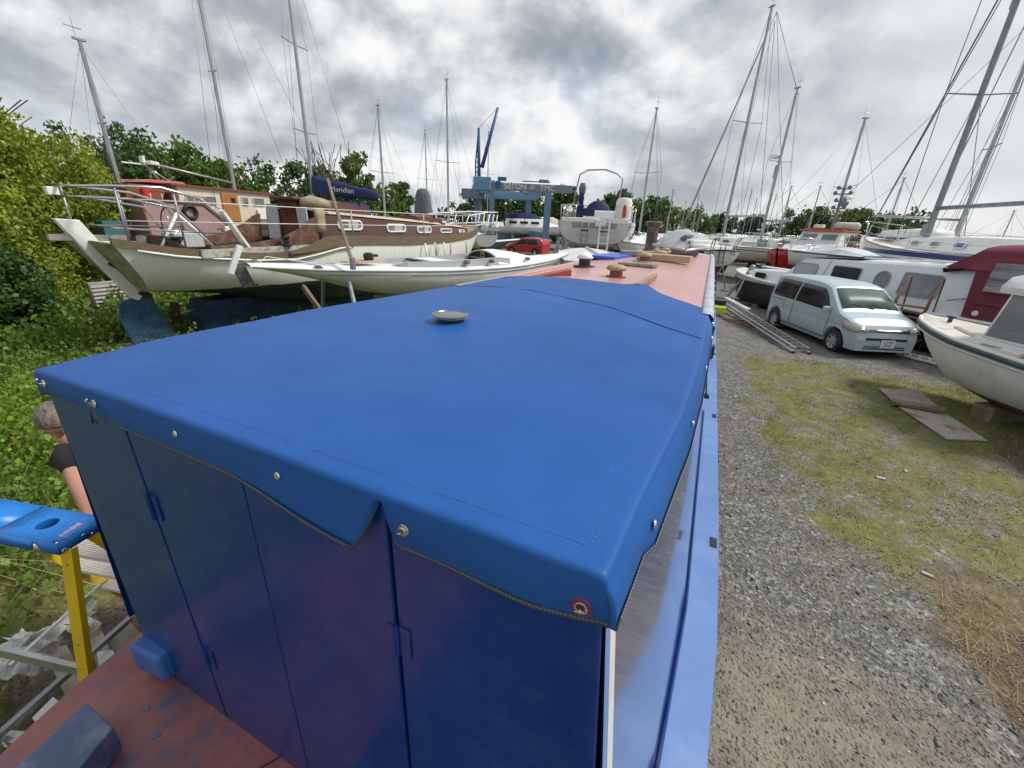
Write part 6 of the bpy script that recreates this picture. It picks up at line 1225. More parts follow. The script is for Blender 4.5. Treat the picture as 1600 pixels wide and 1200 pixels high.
# ---------------- white and black canal cruiser ----------------
BOWN, DN = Vector((1.44, 22.06, 0)), Vector((.6, -.8, 0)); LN = 12.2
q0 = BOWN+DN*LN; CC = empty('canal_cruiser', q0, head(q0, BOWN), 'white steel cruiser with black hull, porthole and maroon canopy behind the pale blue car', 'motor boat')
HN = Hull(LN, [(0, 1.15), (.4, 1.2), (.78, 1.2), (.88, 1.08), (.94, .85), (.975, .55), (.992, .3), (1, .08)], [(0, 1.12), (.5, 1.06), (.8, 1.12), (1, 1.32)], [(0, .08), (.9, .08), (1, .12)], bow=.25, stern=.0, e1=.22, e2=1.0, n=46, m=14)
HN.mesh().build('hull', M('black_white_hull', (1, 1, 1), bands=[(-1, (.022, .020, .022)), (.985, (.42, .45, .47)), (1.02, (.55, .58, .60))], rough=.35, dirt=((.09, .06, .045), .3, 3)), CC, smooth=True, autosm=45)
for s_ in (1, -1): HN.rail(-.02, .045, s_, n=40).build('gunwale_rim', WHITE, CC, smooth=True); HN.plank(-.30, -.26, s_, .6, .985, out=.015, n=30).build('rubbing_band', BLACK, CC)
HN.deck(.0, .05).build('deck', WHITE, CC)
PBL = M('pale_blue_white', (.74, .79, .82), (.78, .82, .84), scale=1.5, rough=.3, coat=.2, streak=.08)
SECN = [(3.1, 1.06, .90, 1.02, 2.30), (5.2, 1.06, .90, 1.02, 2.22), (7.1, 1.06, .90, 1.03, 2.14), (8.25, 1.05, .90, 1.04, 2.08), (8.9, 1.03, .92, 1.05, 1.52), (10.4, .92, .80, 1.10, 1.44), (11.0, .72, .60, 1.12, 1.36), (11.35, .45, .35, 1.14, 1.24)]
trunk(SECN).build('cabin', PBL, CC, autosm=35); tb('panel_joint', GALV, CC, [(7.4, 1.07, 1.06), (7.2, .92, 2.1), (7.18, .5, 2.2)], .010, 4)
def nwin(s0, s1, z0, z1, r, pane, fm): 
    x = LN-(s0+s1)/2; z = (z0+z1)/2; y = 1.06-(z-1.03)/1.1*.155+.012
    return window(CC, (x, y, z), (-1, 0, 0), (0, -.14, 1), s1-s0, z1-z0, r, fm, pane, t=.015, fw=.03)
nwin(3.72, 4.62, 1.42, 1.94, .07, M('painted_sky_pane', (.42, .45, .48), (.35, .38, .41), scale=1, rough=.15), GALV); nwin(5.18, 6.15, 1.42, 1.98, .08, GLASS, GALV); nwin(7.35, 8.35, 1.38, 2.02, .09, GLASSG, GALV); nwin(6.60, 7.05, 1.44, 1.98, .22, GLASSG, GALV)  # first pane: sky reflection put into its pale grey colour
f = window(CC, (LN-2.25, 1.02, 1.28), (-1, 0, 0), (0, -.15, 1), .55, .2, .07, BLACK, GLASS, t=.015, fw=.02)
tb('roof_handrail', WHITE2, CC, [(7.6, .7, 2.20), (3.6, .72, 2.38)], .02, 5); MB().box((7.6, .2, 2.26), (2.6, 1.3, .04)).build('roof_board', BLACK, CC)
MB().loft([[(x, -.55*k_, 2.28), (x, -.35*k_, 2.3+h_), (x, .05, 2.3+h_*1.1), (x, .45*k_, 2.3+h_*.8), (x, .65*k_, 2.28)] for x, k_, h_ in ((6.6, .8, .02), (7.1, 1, .14), (7.5, 1, .2), (8.0, .9, .12), (8.9, .6, .02))]).build('pale_tarpaulin', M('pale_blue_tarp', (.50, .57, .60), (.58, .63, .65), scale=4, rough=.5, bump=.5), CC)
MB().lathe([(.10, -.08), (.14, 0), (.10, .08)], (11.5, .1, 1.42), 12, 'y').box((11.5, .1, 1.3), (.3, .12, .12)).build('bow_winch', GALV, CC, smooth=True); bx('foredeck_board', WHITE2, CC, (10.3, .0, 1.53), (1.4, .25, .04)); MB().lathe([(.09, 0), (.09, .02), (0, .03)], (LN-.9, 1.02, .5), 12, 'y').build('thruster_grille', GALV, CC)
for x in (3.9, 4.5, 5.1): bx('roof_fitting', GALV, CC, (x, .4, 2.34), (.35, .1, .06))
tb('fender_stick', GALV, CC, [(3.2, 1.06, 1.55), (3.5, 1.15, 1.45)], .018, 5)
MRN = M('maroon_canvas', (.19, .025, .05), (.15, .02, .04), scale=4, rough=.7, bump=.5)
CP = [(3.90, 2.28), (3.3, 2.80), (2.5, 2.87), (1.4, 2.84), (.4, 2.78), (.15, 2.5)]
P = []
for x, z in CP: P.append([(x, 1.12, min(z, 2.3)-.06), (x, 1.04, z-.18), (x, .9, z-.05), (x, .5, z+.02), (x, 0, z+.05), (x, -.5, z+.02), (x, -.9, z-.05), (x, -1.04, z-.18), (x, -1.12, min(z, 2.3)-.06)])
MB().grid(P).build('canopy_roof', MRN, CC, smooth=True, autosm=40)
for s_ in (1, -1):
    sdp = MB().prism([(3.88, s_*1.10, 2.24), (3.22, s_*1.08, 2.20), (3.10, s_*1.14, 1.12), (.1, s_*1.12, 1.12), (.1, s_*1.05, 2.6), (3.25, s_*1.05, 2.70)], (0, -s_*.02, 0)).build('canopy_side', MRN, CC)
    window(CC, (2.3, s_*1.13, 2.12), (-s_, 0, 0), (0, -s_*.08, 1), 1.25, .72, .05, MRN, M('clear_vinyl', (.34, .34, .37), (.12, .12, .14), scale=2.2, rough=.15, aniso=(.5, 1, 4), bump=1, bscale=3), t=.012, fw=.03, name='canopy_window')
    window(CC, (.72, s_*1.13, 2.10), (-s_, 0, 0), (0, -s_*.08, 1), .9, .75, .05, MRN, M('clear_vinyl', (.4, .4, .42)), t=.012, fw=.03, name='canopy_window')
bx('canopy_strap', M('brown_webbing', (.15, .05, .05), rough=.8), CC, (2.3, 1.15, 1.52), (1.4, .02, .07)); MB().lathe([(.07, 0), (.05, .03), (0, .035)], (2.85, 1.14, 1.25), 12, 'y').build('side_lamp', WHITE2, CC)
for x in (1.5, 6, 10): tag(bx('chock', WOODG, CC, (x, 0, .05), (.3, 1.8, .12)))

# ---------------- people carrier and red hatchback ----------------
def car(root, L_, W, prof, roofz, belt, paint, wheels, wr_, wins, sillz=.22, dark=BLACK, rake=.16):
    xs_ = []; x = -L_/2
    allx = sorted(set([round(a, 3) for a, b in prof]+[round(-L_/2+.025*k, 3) for k in range(int(L_/.025)+1)])); hw = W/2
    def plan(x): t = abs(x)/(L_/2); return hw*(1-.14*max(0, (t-.72)/.28)**2.2)
    P = []
    for x in allx:
        zt = interp(x, prof); w0 = plan(x); row = []
        for k in range(31):
            z = sillz+(zt-.04-sillz)*k/30
            w_ = w0*(1-.05*max(0, (.55-z)/.35)**2) if z < belt else w0-rake*(z-belt)/(roofz-belt)
            w_ -= .012*math.exp(-((z-belt*.72)/.03)**2)
            for wx_ in wheels:
                dd = math.hypot(x-wx_, z-wr_)
                if dd < wr_+.055: w_ -= .20
            row.append((x, w_, z))
        we = row[-1][1]; row += [(x, we-.05, zt-.012), (x, we-.14, zt+.002), (x, we*.55, zt+.022), (x, 0, zt+.03)]
        row += [(a, -b, c_) for a, b, c_ in row[-2::-1]]; P.append(row)
    MB().loft(P).build('body', paint, root, smooth=True, autosm=38)
    wf = lambda x, z: plan(x)-(rake*(z-belt)/(roofz-belt) if z > belt else 0)
    for nm, poly, mt in wins:
        for s_ in (1, -1):
            if nm.startswith('R:') and s_ < 0: continue
            xa, xb_ = min(p[0] for p in poly), max(p[0] for p in poly); nc = max(2, int((xb_-xa)/.06)+1); GP = []; off = .007 if 'window' in nm else .004
            for c_ in range(nc+1):
                x = xa+(xb_-xa)*min(.999, max(.001, c_/nc)); zs_ = []
                for i_ in range(len(poly)):
                    (x1, z1_), (x2, z2_) = poly[i_], poly[(i_+1) % len(poly)]
                    if (x1-x)*(x2-x) <= 0 and x1 != x2: zs_.append(z1_+(z2_-z1_)*(x-x1)/(x2-x1))
                lo, hi = min(zs_), max(zs_); GP.append([Vector((x, s_*(wf(x, lo+(hi-lo)*q/4)+off), lo+(hi-lo)*q/4)) for q in range(5)])
            MB().grid(GP).build(nm, mt, root, smooth=True, solid=.006)
    for wx_ in wheels:
        for s_ in (1, -1):
            y = s_*(hw-.09); wl = MB().lathe([(wr_*.66, -.09), (wr_*.93, -.09), (wr_, -.06), (wr_, .06), (wr_*.93, .09), (wr_*.66, .09)], (wx_, y, wr_), 24, 'y', cap=False).build('wheel', BLACK, root, smooth=True, autosm=40)
            hub = MB().lathe([(0, s_*.070), (wr_*.2, s_*.072), (wr_*.62, s_*.05), (wr_*.67, s_*.085), (wr_*.70, s_*.05)], (wx_, y, wr_), 24, 'y', cap=False).build('hubcap', M('hubcap_silver', (.5, .51, .53), rough=.35, metal=.6), wl, smooth=True)
            for k in range(7): a = k*2*pi/7; bx('hub_slot', BLACK, wl, (wx_+wr_*.47*cos(a), y+s_*.068, wr_+wr_*.47*sin(a)), (.05, .006, .035), Matrix.Rotation(-a, 3, 'Y'))
    return wf
VP = M('pale_blue_metallic', (.44, .54, .59), (.46, .56, .61), scale=2, rough=.42, metal=.2, coat=.15); TRIM = M('grey_trim', (.10, .11, .12), rough=.5); HLP = M('headlamp_glass', (.55, .56, .52), (.35, .36, .33), scale=25, rough=.12, coat=1); PLATE = M('number_plate_white', (.75, .76, .74), rough=.5)
vc = Vector((2.85, 14.6, 0))+Vector((.92, .39, 0))*.76+Vector((.39, -.92, 0))*.06
VN = empty('people_carrier', vc, math.atan2(-.92, .39), 'pale blue metallic people carrier parked on the gravel beside the black hulled cruiser', 'car')
vprof = [(-2.03, 1.30), (-1.99, 1.52), (-1.90, 1.64), (-1.2, 1.69), (0, 1.70), (.40, 1.66), (.62, 1.60), (1.28, 1.10), (1.36, 1.05), (1.70, .96), (1.90, .84), (1.985, .70), (2.03, .52)]
wf = car(VN, 4.06, 1.685, vprof, 1.70, .98, VP, (-1.38, 1.37), .30,
    [('rear_window', [(-1.82, 1.03), (-.62, 1.02), (-.62, 1.55), (-1.55, 1.56), (-1.74, 1.50)], GLASS), ('side_window', [(-.56, 1.02), (.86, 1.00), (.98, 1.03), (.66, 1.38), (.42, 1.53), (-.56, 1.55)], GLASS),
     ('door_seam', [(-.60, .34), (-.588, .34), (-.588, 1.0), (-.60, 1.0)], BLACK), ('door_seam', [(.98, .40), (.992, .40), (1.03, .98), (1.018, .98)], BLACK), ('door_seam', [(-1.05, .70), (-1.04, .70), (-1.04, 1.0), (-1.05, 1.0)], BLACK),
     ('slide_track', [(-1.85, .93), (-1.1, .925), (-1.1, .935), (-1.85, .94)], BLACK), ('sill_strip', [(-1.0, .30), (1.0, .30), (1.0, .335), (-1.0, .335)], TRIM), ('door_handle', [(-.78, .845), (-.62, .845), (-.62, .88), (-.78, .88)], VP), ('door_handle', [(-.54, .84), (-.38, .84), (-.38, .875), (-.54, .875)], VP)])
# windscreen, bonnet seam, lamps, grille, bumper slots
def sheet(nm, mt, root, P, solid=.006): return MB().grid(P).build(nm, mt, root, smooth=True, solid=solid)
WG = M('windscreen_glass', (.10, .14, .13), (.16, .20, .19), scale=1.3, rough=.38, spec=.15)
sheet('windscreen', WG, VN, [[(x, u*w_, z+.034*(1-(u*.9)**2)+.006) for u in (-1, -.6, -.2, .2, .6, 1)] for x, z, w_ in ((.68, 1.555, .62), (.97, 1.335, .68), (1.25, 1.122, .73))])
for y in (.05, .55): tb('wiper', BLACK, VN, [(1.28, y, 1.14), (1.16, y-.5, 1.235)], .010, 4)
sheet('rear_screen', GLASS, VN, [[(-2.035, u*.62, 1.02) for u in (-1, 0, 1)], [(-2.015, u*.60, 1.45) for u in (-1, 0, 1)]])
for s_ in (1, -1):
    MB().loft([[(1.60, s_*.80, z0), (1.60, s_*.80, z1), (1.72, s_*.79, z1-.02), (1.74, s_*.79, z0)], [(1.90, s_*.70, z0), (1.86, s_*.70, z1-.06), (1.93, s_*.55, z1-.09), (1.965, s_*.55, z0+.01)], [(1.93, s_*.60, z0+.01), (1.90, s_*.60, z1-.08), (1.96, s_*.47, z1-.12), (1.99, s_*.47, z0+.02)]]) if False else None
z0, z1 = .70, .90
for s_ in (1, -1):
    o = MB().grid([[(1.62, s_*.862, .70), (1.80, s_*.835, .69), (1.97, s_*.79, .69), (2.035, s_*.66, .69), (2.045, s_*.50, .69)], [(1.58, s_*.855, .80), (1.78, s_*.825, .79), (1.95, s_*.78, .78), (2.01, s_*.65, .77), (2.02, s_*.50, .765)], [(1.56, s_*.84, .90), (1.74, s_*.80, .895), (1.90, s_*.74, .875), (1.955, s_*.62, .85), (1.96, s_*.50, .82)]]).build('headlight', HLP, VN, smooth=True, solid=.02)
    MB().lathe([(.045, 0), (.03, .02), (0, .02)], (2.02, s_*.66, .745), 10, 'x').build('reflector', CHROME, o)
    bx('mirror', VP, VN, (.98, s_*.93, 1.06), (.10, .20, .13), bevel=.03); bx('bumper_slot', BLACK, VN, (2.0, s_*.60, .43), (.05, .04, .15), Matrix.Rotation(-s_*.4, 3, 'Z'))
sheet('grille', M('grille_chrome', (.35, .36, .37), (.12, .12, .13), scale=60, rough=.3, metal=.8, aniso=(1, .2, 1)), VN, [[(2.045-.03*u*u, u*.50, .70) for u in (-1, -.5, 0, .5, 1)], [(2.02-.03*u*u, u*.50, .765) for u in (-1, -.5, 0, .5, 1)]], .02)
bx('badge', CHROME, VN, (2.045, 0, .735), (.02, .12, .05), bevel=.01)
MB().box((2.028, 0, .525), (.03, 1.0, .055)).build('upper_intake', BLACK, VN); MB().box((2.02, 0, .335), (.03, 1.0, .03)).box((2.02, 0, .285), (.03, 1.05, .03)).build('lower_intake', BLACK, VN)
pl = bx('number_plate', PLATE, VN, (2.045, .05, .42), (.015, .34, .20), bevel=.004)
TXB = M('black_lettering', (.02, .02, .02), rough=.6); text('CY58', .10, TXB, pl, (2.054, .05, .465), (0, 1, 0), (0, 0, 1), ext=.001); text('ZMZ', .10, TXB, pl, (2.054, .05, .375), (0, 1, 0), (0, 0, 1), ext=.001)
bx('underbody', BLACK, VN, (0, 0, .24), (3.7, 1.4, .14))
# red hatchback
RP = M('red_car_paint', (.42, .012, .03), rough=.25, coat=.8); rc = azp(math.degrees(math.atan2(ray(825, 380).x, ray(825, 380).y)), 40.5)
RC = empty('red_hatchback', rc, radians(172), 'small red hatchback parked in front of the blue boat hoist', 'car')
rprof = [(-1.92, 1.0), (-1.84, 1.30), (-1.70, 1.46), (-.8, 1.53), (0, 1.52), (.35, 1.44), (1.10, 1.0), (1.25, .94), (1.6, .84), (1.82, .70), (1.92, .50)]
car(RC, 3.84, 1.68, rprof, 1.52, .92, RP, (-1.24, 1.22), .30, [('rear_window', [(-1.50, .96), (-.42, .95), (-.42, 1.38), (-1.1, 1.40), (-1.35, 1.32)], GLASS), ('side_window', [(-.36, .95), (.78, .93), (.95, .98), (.30, 1.34), (-.36, 1.38)], GLASS), ('door_seam', [(-.40, .3), (-.385, .3), (-.385, .93), (-.40, .93)], BLACK), ('sill_strip', [(-.9, .24), (.9, .24), (.9, .27), (-.9, .27)], WHITE2)])
sheet('windscreen', WG, RC, [[(x, u*w_, z+.05*(1-u*u)+.01) for u in (-1, -.5, 0, .5, 1)] for x, z, w_ in ((.42, 1.40, .60), (.75, 1.20, .66), (1.05, 1.02, .70))])
for s_ in (1, -1): bx('headlight', HLP, RC, (1.66, s_*.70, .72), (.35, .12, .13), bevel=.03); bx('mirror', RP, RC, (.80, s_*.90, .98), (.12, .16, .12), bevel=.03); bx('tail_light', REDP, RC, (-1.86, s_*.72, 1.0), (.1, .1, .35))

# ---------------- white motor boat at the right edge ----------------
bq, dq = Vector((4.22, 11.25, 0)), Vector((.55, -.835, 0)).normalized(); LQ = 5.9; q0 = bq+dq*LQ
MQ = empty('white_motor_boat', q0, head(q0, bq), 'chalky white motor boat with dark rubber fender and red bottom at the right edge', 'motor boat')
HQ = Hull(LQ, [(0, 1.05), (.35, 1.14), (.6, 1.10), (.78, .92), (.88, .68), (.95, .40), (.985, .2), (1, .06)], [(0, 1.16), (.5, 1.18), (.8, 1.28), (1, 1.42)], [(0, .16), (.5, .18), (.7, .24), (.85, .40), (.95, .66), (1, .98)], bow=.42, stern=0, e1=.62, e2=.72, n=44, m=18)
CHK = M('chalky_hull', (1, 1, 1), bands=[(-1, (.22, .075, .06)), (.42, (.80, .81, .81))], rough=.5, wob=.04, streak=.12, dirt=((.55, .55, .5), .4, 2.6))
HQ.mesh().build('hull', CHK, MQ, smooth=True, autosm=55)
FEN = M('teal_black_rubber', (.03, .055, .06), (.06, .10, .11), scale=6, rough=.55, bump=.2)
for s_ in (1, -1): HQ.rail(-.055, .038, s_, out=.012, n=40, seg=8).build('rubber_fender', FEN, MQ, smooth=True); HQ.rail(.0, .035, s_, out=-.01, n=40, seg=8).build('gunwale_moulding', WHITE2, MQ, smooth=True); HQ.rail(-.13, .02, s_, out=.0, n=40).build('lower_moulding', WHITE2, MQ, smooth=True)
DKW = M('stained_white_deck', (.70, .69, .64), (.60, .57, .47), scale=2.5, rough=.55, dirt=((.38, .34, .24), .8, 4))
HQ.deck(.015, .05, 0, 1, .03).build('foredeck', DKW, MQ, smooth=True)
MB().loft([[(x, -w_, .0+z), (x, w_, z), (x, w_*.9, z+.05), (x, -w_*.9, z+.05)] for x, w_, z in ((3.9, .62, 1.27), (4.6, .55, 1.32), (5.1, .35, 1.37))]).build('deck_well', M('well_cream', (.55, .53, .47), rough=.5), MQ, bevel=.02)
for x, y in ((2.9, .9), (3.5, .85), (4.1, .72)): bx('side_tread', M('tread_cream', (.50, .46, .38), (.42, .38, .30), scale=30, rough=.8), MQ, (x, y, 1.275+.02*(x-3)), (.42, .16, .02), Matrix.Rotation(.12, 3, 'Z'), bevel=.004)
MB().box((5.35, .1, 1.47), (.05, .05, .1)).tube([(5.28, .1, 1.52), (5.42, .1, 1.52)], .018, 6).build('mooring_cleat', M('cleat_dark', (.06, .07, .08), rough=.5, metal=.5), MQ); MB().blob((3.9, -.35, 1.42), .05).build('deck_light', BLACK, MQ); bx('deck_socket', BLACK, MQ, (3.75, .25, 1.36), (.10, .12, .10))
# wheelhouse
MW_ = empty('wheelhouse', (.88, 0, 0)); MW_.parent = MQ; MW_.location = (1.03, 0, -.63); MW_.scale = (1, 1, 1.45)
WS = M('scratched_perspex', (.22, .24, .25), (.33, .35, .36), scale=1.6, rough=.12, spec=.6, alpha=.82)
def qv(x, y, z): return Vector((x, y, z))
MB().loft([[(1.6, -.86, 1.2), (1.6, .86, 1.2), (3.55, .80, 1.24), (3.75, 0, 1.26), (3.55, -.80, 1.24)], [(1.6, -.84, 1.36), (1.6, .84, 1.36), (3.42, .76, 1.40), (3.62, 0, 1.42), (3.42, -.76, 1.40)]]).build('cabin_base', WHITE2, MW_, bevel=.02)
for a_, b_2, c_, d in ((qv(3.50, 0, 1.42), qv(3.32, .74, 1.40), qv(3.24, .66, 1.90), qv(3.40, 0, 1.93)), (qv(3.50, 0, 1.42), qv(3.32, -.74, 1.40), qv(3.24, -.66, 1.90), qv(3.40, 0, 1.93)), (qv(3.30, .75, 1.40), qv(1.7, .82, 1.38), qv(1.8, .70, 1.92), qv(3.22, .67, 1.90)), (qv(3.30, -.75, 1.40), qv(1.7, -.82, 1.38), qv(1.8, -.70, 1.92), qv(3.22, -.67, 1.90))):
    MB().add([a_, b_2, c_, d], [(0, 1, 2, 3)]).build('windscreen_panel', WS, MW_, solid=.008)
for a_, b_2, r in (((3.32, .75, 1.38), (3.24, .67, 1.92), .018), ((3.32, -.75, 1.38), (3.24, -.67, 1.92), .018), ((3.52, 0, 1.40), (3.41, 0, 1.94), .02), ((2.5, .79, 1.38), (2.45, .69, 1.92), .02), ((1.7, .83, 1.36), (1.8, .71, 1.92), .02), ((3.32, .75, 1.40), (1.7, .83, 1.38), .02)): tb('screen_frame', WHITE2, MW_, [a_, b_2], r, 6)
tb('inner_strut', GALV, MW_, [(3.1, .55, 1.42), (2.3, .5, 1.9)], .02, 5)
MB().loft([[(x, -w_, 1.90), (x, -w_*1.02, 1.97), (x, -w_*.8, 2.10+h_), (x, 0, 2.16+h_), (x, w_*.8, 2.10+h_), (x, w_*1.02, 1.97), (x, w_, 1.90)] for x, w_, h_ in ((3.58, .40, -.10), (3.46, .62, -.03), (3.1, .76, .03), (2.4, .82, .05), (1.6, .82, .04))]).build('cabin_roof', WHITE2, MW_, smooth=True, autosm=50)
for x in (1.2, 4.0): MB().box((x, 0, .14), (.3, 1.2, .28)).build('cradle_block', WOODG, MQ)

# ---------------- ladders, steps, boards on the ground ----------------
AL = empty('aluminium_ladder', (0, 0, 0), 0, 'long aluminium extension ladder lying on the gravel beside the narrowboat', 'ladder')
a_, b_2 = Vector((2.60, 12.45, .06)), Vector((.85, 18.0, .30)); AL.location = a_; sv = (b_2-a_).cross(Vector((0, 0, 1))).normalized()
ladder(AL, (0, 0, 0), tuple(b_2-a_), .40, 20, .022, side=tuple(sv)); ladder(AL, (0.02, .15, .07), tuple(b_2-a_+Vector((0, .15, .07))), .34, 20, .02, side=tuple(sv))
bx('ladder_foot', BLACK, AL, sv*.2+Vector((0, 0, -.02)), (.07, .07, .06)); bx('ladder_foot', BLACK, AL, sv*-.2+Vector((0, 0, -.02)), (.07, .07, .06))
RUST = M('rusty_steel', (.17, .075, .045), (.26, .12, .07), scale=9, rough=.85, bump=.3)
for k in range(6):
    p = onz(1122+k*7, 494+(k % 3)*5, .08); o = tb('rusty_bar', RUST, None, [(0, 0, 0), (1.2+.15*k, -.55+.13*k, .03*(k % 2))], .022, 6); o.location = (p.x, p.y, .05+.03*(k % 3))
    tag(o, ['rusty bar at the top of the pile beside the narrowboat side', 'rusty bar crossing the middle of the scrap pile', 'rusty bar under the near ladder rail', 'thin rusty bar sticking out left of the ladder', 'rusty bar lying lowest beside the ladder', 'rusty bar farthest right under the ladder'][k], 'metal bar', 'rusty bars beside the ladder')
p = onz(1124, 486, .15); tag(bx('yellow_green_box', M('hi_vis_yellow', (.48, .62, .02), rough=.6), None, (p.x, p.y, .2), (.36, .3, .22), bevel=.02), 'bright yellow-green box on the ground beside the narrowboat', 'box')
p = onz(1150, 478, .2); o = MB().box((0, 0, 0), (.14, 2.6, .05), Matrix.Rotation(.28, 3, 'Z')).build('white_plank', WHITE2); o.location = (p.x, p.y+.2, .28); tag(o, 'white painted plank lying beside the end of the ladder', 'plank')
p = onz(1148, 458, .0); TR = empty('steel_trestle', (1.35, 20.3, 0), .3, 'grey steel boat trestle standing at the bow of the black hulled cruiser', 'trestle')
for a_, b_2 in (((-.3, -.5, 0), (.25, 0, 1.35)), ((-.3, .5, 0), (.25, 0, 1.35)), ((.7, -.4, 0), (.25, 0, 1.3)), ((-.3, -.5, .05), (.7, -.4, .05)), ((-.3, .5, .05), (.7, -.4, .05))): MB().beam(a_, b_2, .07, .07).build('leg', GALV, TR)
ST = empty('rusty_steps', (5.05, 14.25, 0), math.atan2(.8, .6)-pi/2+.1, 'rusty red-brown boarding steps with hand rails beside the cruiser', 'steps')
for s_ in (-.32, .32):
    for pts in ([(s_, -.75, 0), (s_, -.1, 1.25), (s_, -.1, 1.75), (s_, .1, 1.95), (s_, .45, 1.95), (s_, .62, 1.1), (s_, .75, 0)], [(s_, -.45, .9), (s_, -.1, 1.72)], [(s_, -.55, .35), (s_, .68, .35)]): tb('frame', RUST, ST, pts, .02, 6)
for k in range(5): bx('tread', RUST, ST, (0, -.62+.13*k, .25+.25*k), (.64, .2, .03))
a_, b_2 = onz(1402, 553, .05), onz(1478, 572, .05); WLd = empty('white_ladder', a_, 0, 'short white painted ladder lying beneath the bow of the white motor boat', 'ladder')
ladder(WLd, (0, 0.1, 0.03), tuple(b_2-a_+Vector((0, 0.1, .03))), .42, 5, .03, side=(0.25, 1, 0), mat=WHITE2)
PLY = M('weathered_plywood', (.36, .31, .27), (.24, .20, .17), scale=7, rough=.85, bump=.3, dirt=((.46, .43, .38), .7, 3)); PLYR = M('plywood_red_patch', (.38, .34, .30), (.30, .12, .08), scale=3, rough=.85, contrast=(.55, .62), dirt=((.2, .17, .14), .5, 5))
def board(pts, z, mt, name, lb, th=.018):
    w_ = [onz(x, y, z) for x, y in pts]; c_ = sum(w_, Vector())/len(w_); o = MB().prism([p-c_ for p in w_], (0, 0, th)).build(name, mt, None); o.location = c_; return tag(o, lb, 'board')
board([(1372, 607), (1436, 611), (1470, 640), (1402, 634)], .04, PLY, 'plywood_board', 'weathered plywood board nearer the van, with a timber along its edge')
board([(1404, 637), (1468, 641), (1500, 662), (1543, 690), (1478, 687), (1450, 668)], .03, PLYR, 'plywood_board', 'larger weathered board with red stain near the motor boat keel')
board([(1390, 631), (1394, 627), (1478, 641), (1474, 646)], .07, WOODG, 'edge_timber', 'narrow dark timber lying across the plywood boards', .05)

# ---------------- man behind the cabin ----------------
SKIN = M('skin', (.50, .25, .18), (.56, .29, .21), scale=14, rough=.5); HAIR = M('grey_hair', (.11, .085, .07), (.27, .23, .20), scale=30, rough=.7, aniso=(1, 1, .3), bump=.8); SHIRT = M('black_shirt', (.012, .012, .014), (.02, .02, .022), scale=12, rough=.9, bump=.3); JEAN = M('dark_jeans', (.03, .035, .05), rough=.9); SHOE = M('shoe_brown', (.06, .045, .035), rough=.7)
PO = Vector((-3.0, 1.0, 0)); MAN = empty('person', PO, 0, 'grey haired man in a black T-shirt looking down behind the boat cabin', 'person')
def skin(name, joints, edges, mat, root_i=0, sub=2):
    me = bpy.data.meshes.new(name); me.from_pydata([tuple(Vector(p)-PO) for p, r in joints], edges, []); o = bpy.data.objects.new(name, me); COL.objects.link(o); o.parent = MAN
    me.materials.append(mat); m_ = o.modifiers.new('skin', 'SKIN'); m_.use_smooth_shade = True
    for i, (p, r) in enumerate(joints): v_ = me.skin_vertices[0].data[i]; v_.radius = r if isinstance(r, tuple) else (r, r); v_.use_root = i == root_i
    u = o.modifiers.new('sub', 'SUBSURF'); u.levels = u.render_levels = sub; return o
hd = dp(89, 655, 2.42); shA, shB = dp(112, 712, 2.42), dp(176, 716, 2.66); elb = dp(128, 768, 2.40); wri = dp(152, 832, 2.44)
nk = (shA+shB)/2+Vector((-.06, -.02, .07)); ch = (shA+shB)/2+Vector((.02, .02, -.16)); pv = Vector((-2.93, 1.06, .97)); wst = (ch+pv)/2
hip1, hip2 = pv+Vector((-.09, -.05, -.05)), pv+Vector((.09, .06, -.05)); k1, k2 = Vector((-3.02, .98, .52)), Vector((-2.84, 1.14, .52)); f1, f2 = Vector((-3.05, 1.02, .09)), Vector((-2.86, 1.18, .09)); t1, t2 = f1+Vector((.10, -.14, -.05)), f2+Vector((.12, -.13, -.05))
elbB, wriB = shB+Vector((.12, -.05, -.28)), shB+Vector((.10, -.30, -.36))
skin('body', [(pv, (.15, .12)), (wst, (.15, .11)), (ch, (.17, .12)), (nk, .062), (hd+Vector((-.01, 0, -.06)), .06), (shA, .075), (elb, .046), (wri, .030), (shB, .075), (elbB, .046), (wriB, .030), (hip1, .10), (k1, .062), (f1, .042), (hip2, .10), (k2, .062), (f2, .042)],
     [(0, 1), (1, 2), (2, 3), (3, 4), (2, 5), (5, 6), (6, 7), (2, 8), (8, 9), (9, 10), (0, 11), (11, 12), (12, 13), (0, 14), (14, 15), (15, 16)], SKIN)
slv = shA.lerp(elb, .62); slvB = shB.lerp(elbB, .6)
skin('shirt', [(pv+Vector((0, 0, .03)), (.17, .14)), (wst, (.17, .13)), (ch, (.19, .14)), (nk+Vector((0, 0, -.02)), .075), (shA, .092), (slv, .072), (shB, .092), (slvB, .072)], [(0, 1), (1, 2), (2, 3), (2, 4), (4, 5), (2, 6), (6, 7)], SHIRT)
skin('trousers', [(pv+Vector((0, 0, .0)), (.165, .135)), (hip1, .115), (k1, .078), (f1, .062), (hip2, .115), (k2, .078), (f2, .062)], [(0, 1), (1, 2), (2, 3), (0, 4), (4, 5), (5, 6)], JEAN)
for a_, b_2 in ((f1, t1), (f2, t2)): skin('shoe', [(a_+Vector((0, 0, -.04)), (.05, .045)), ((a_+b_2)/2+Vector((0, 0, -.01)), (.05, .035)), (b_2+Vector((.02, -.04, 0)), (.042, .028))], [(0, 1), (1, 2)], SHOE, sub=1)
for s_ in (0, 1): tb('shirt_stripe', WHITE2, MAN, [(shA-PO)+Vector((.03, -.06, -.05-.018*s_)), (shA-PO)+Vector((.07, -.055, -.052-.018*s_))], .003, 4)
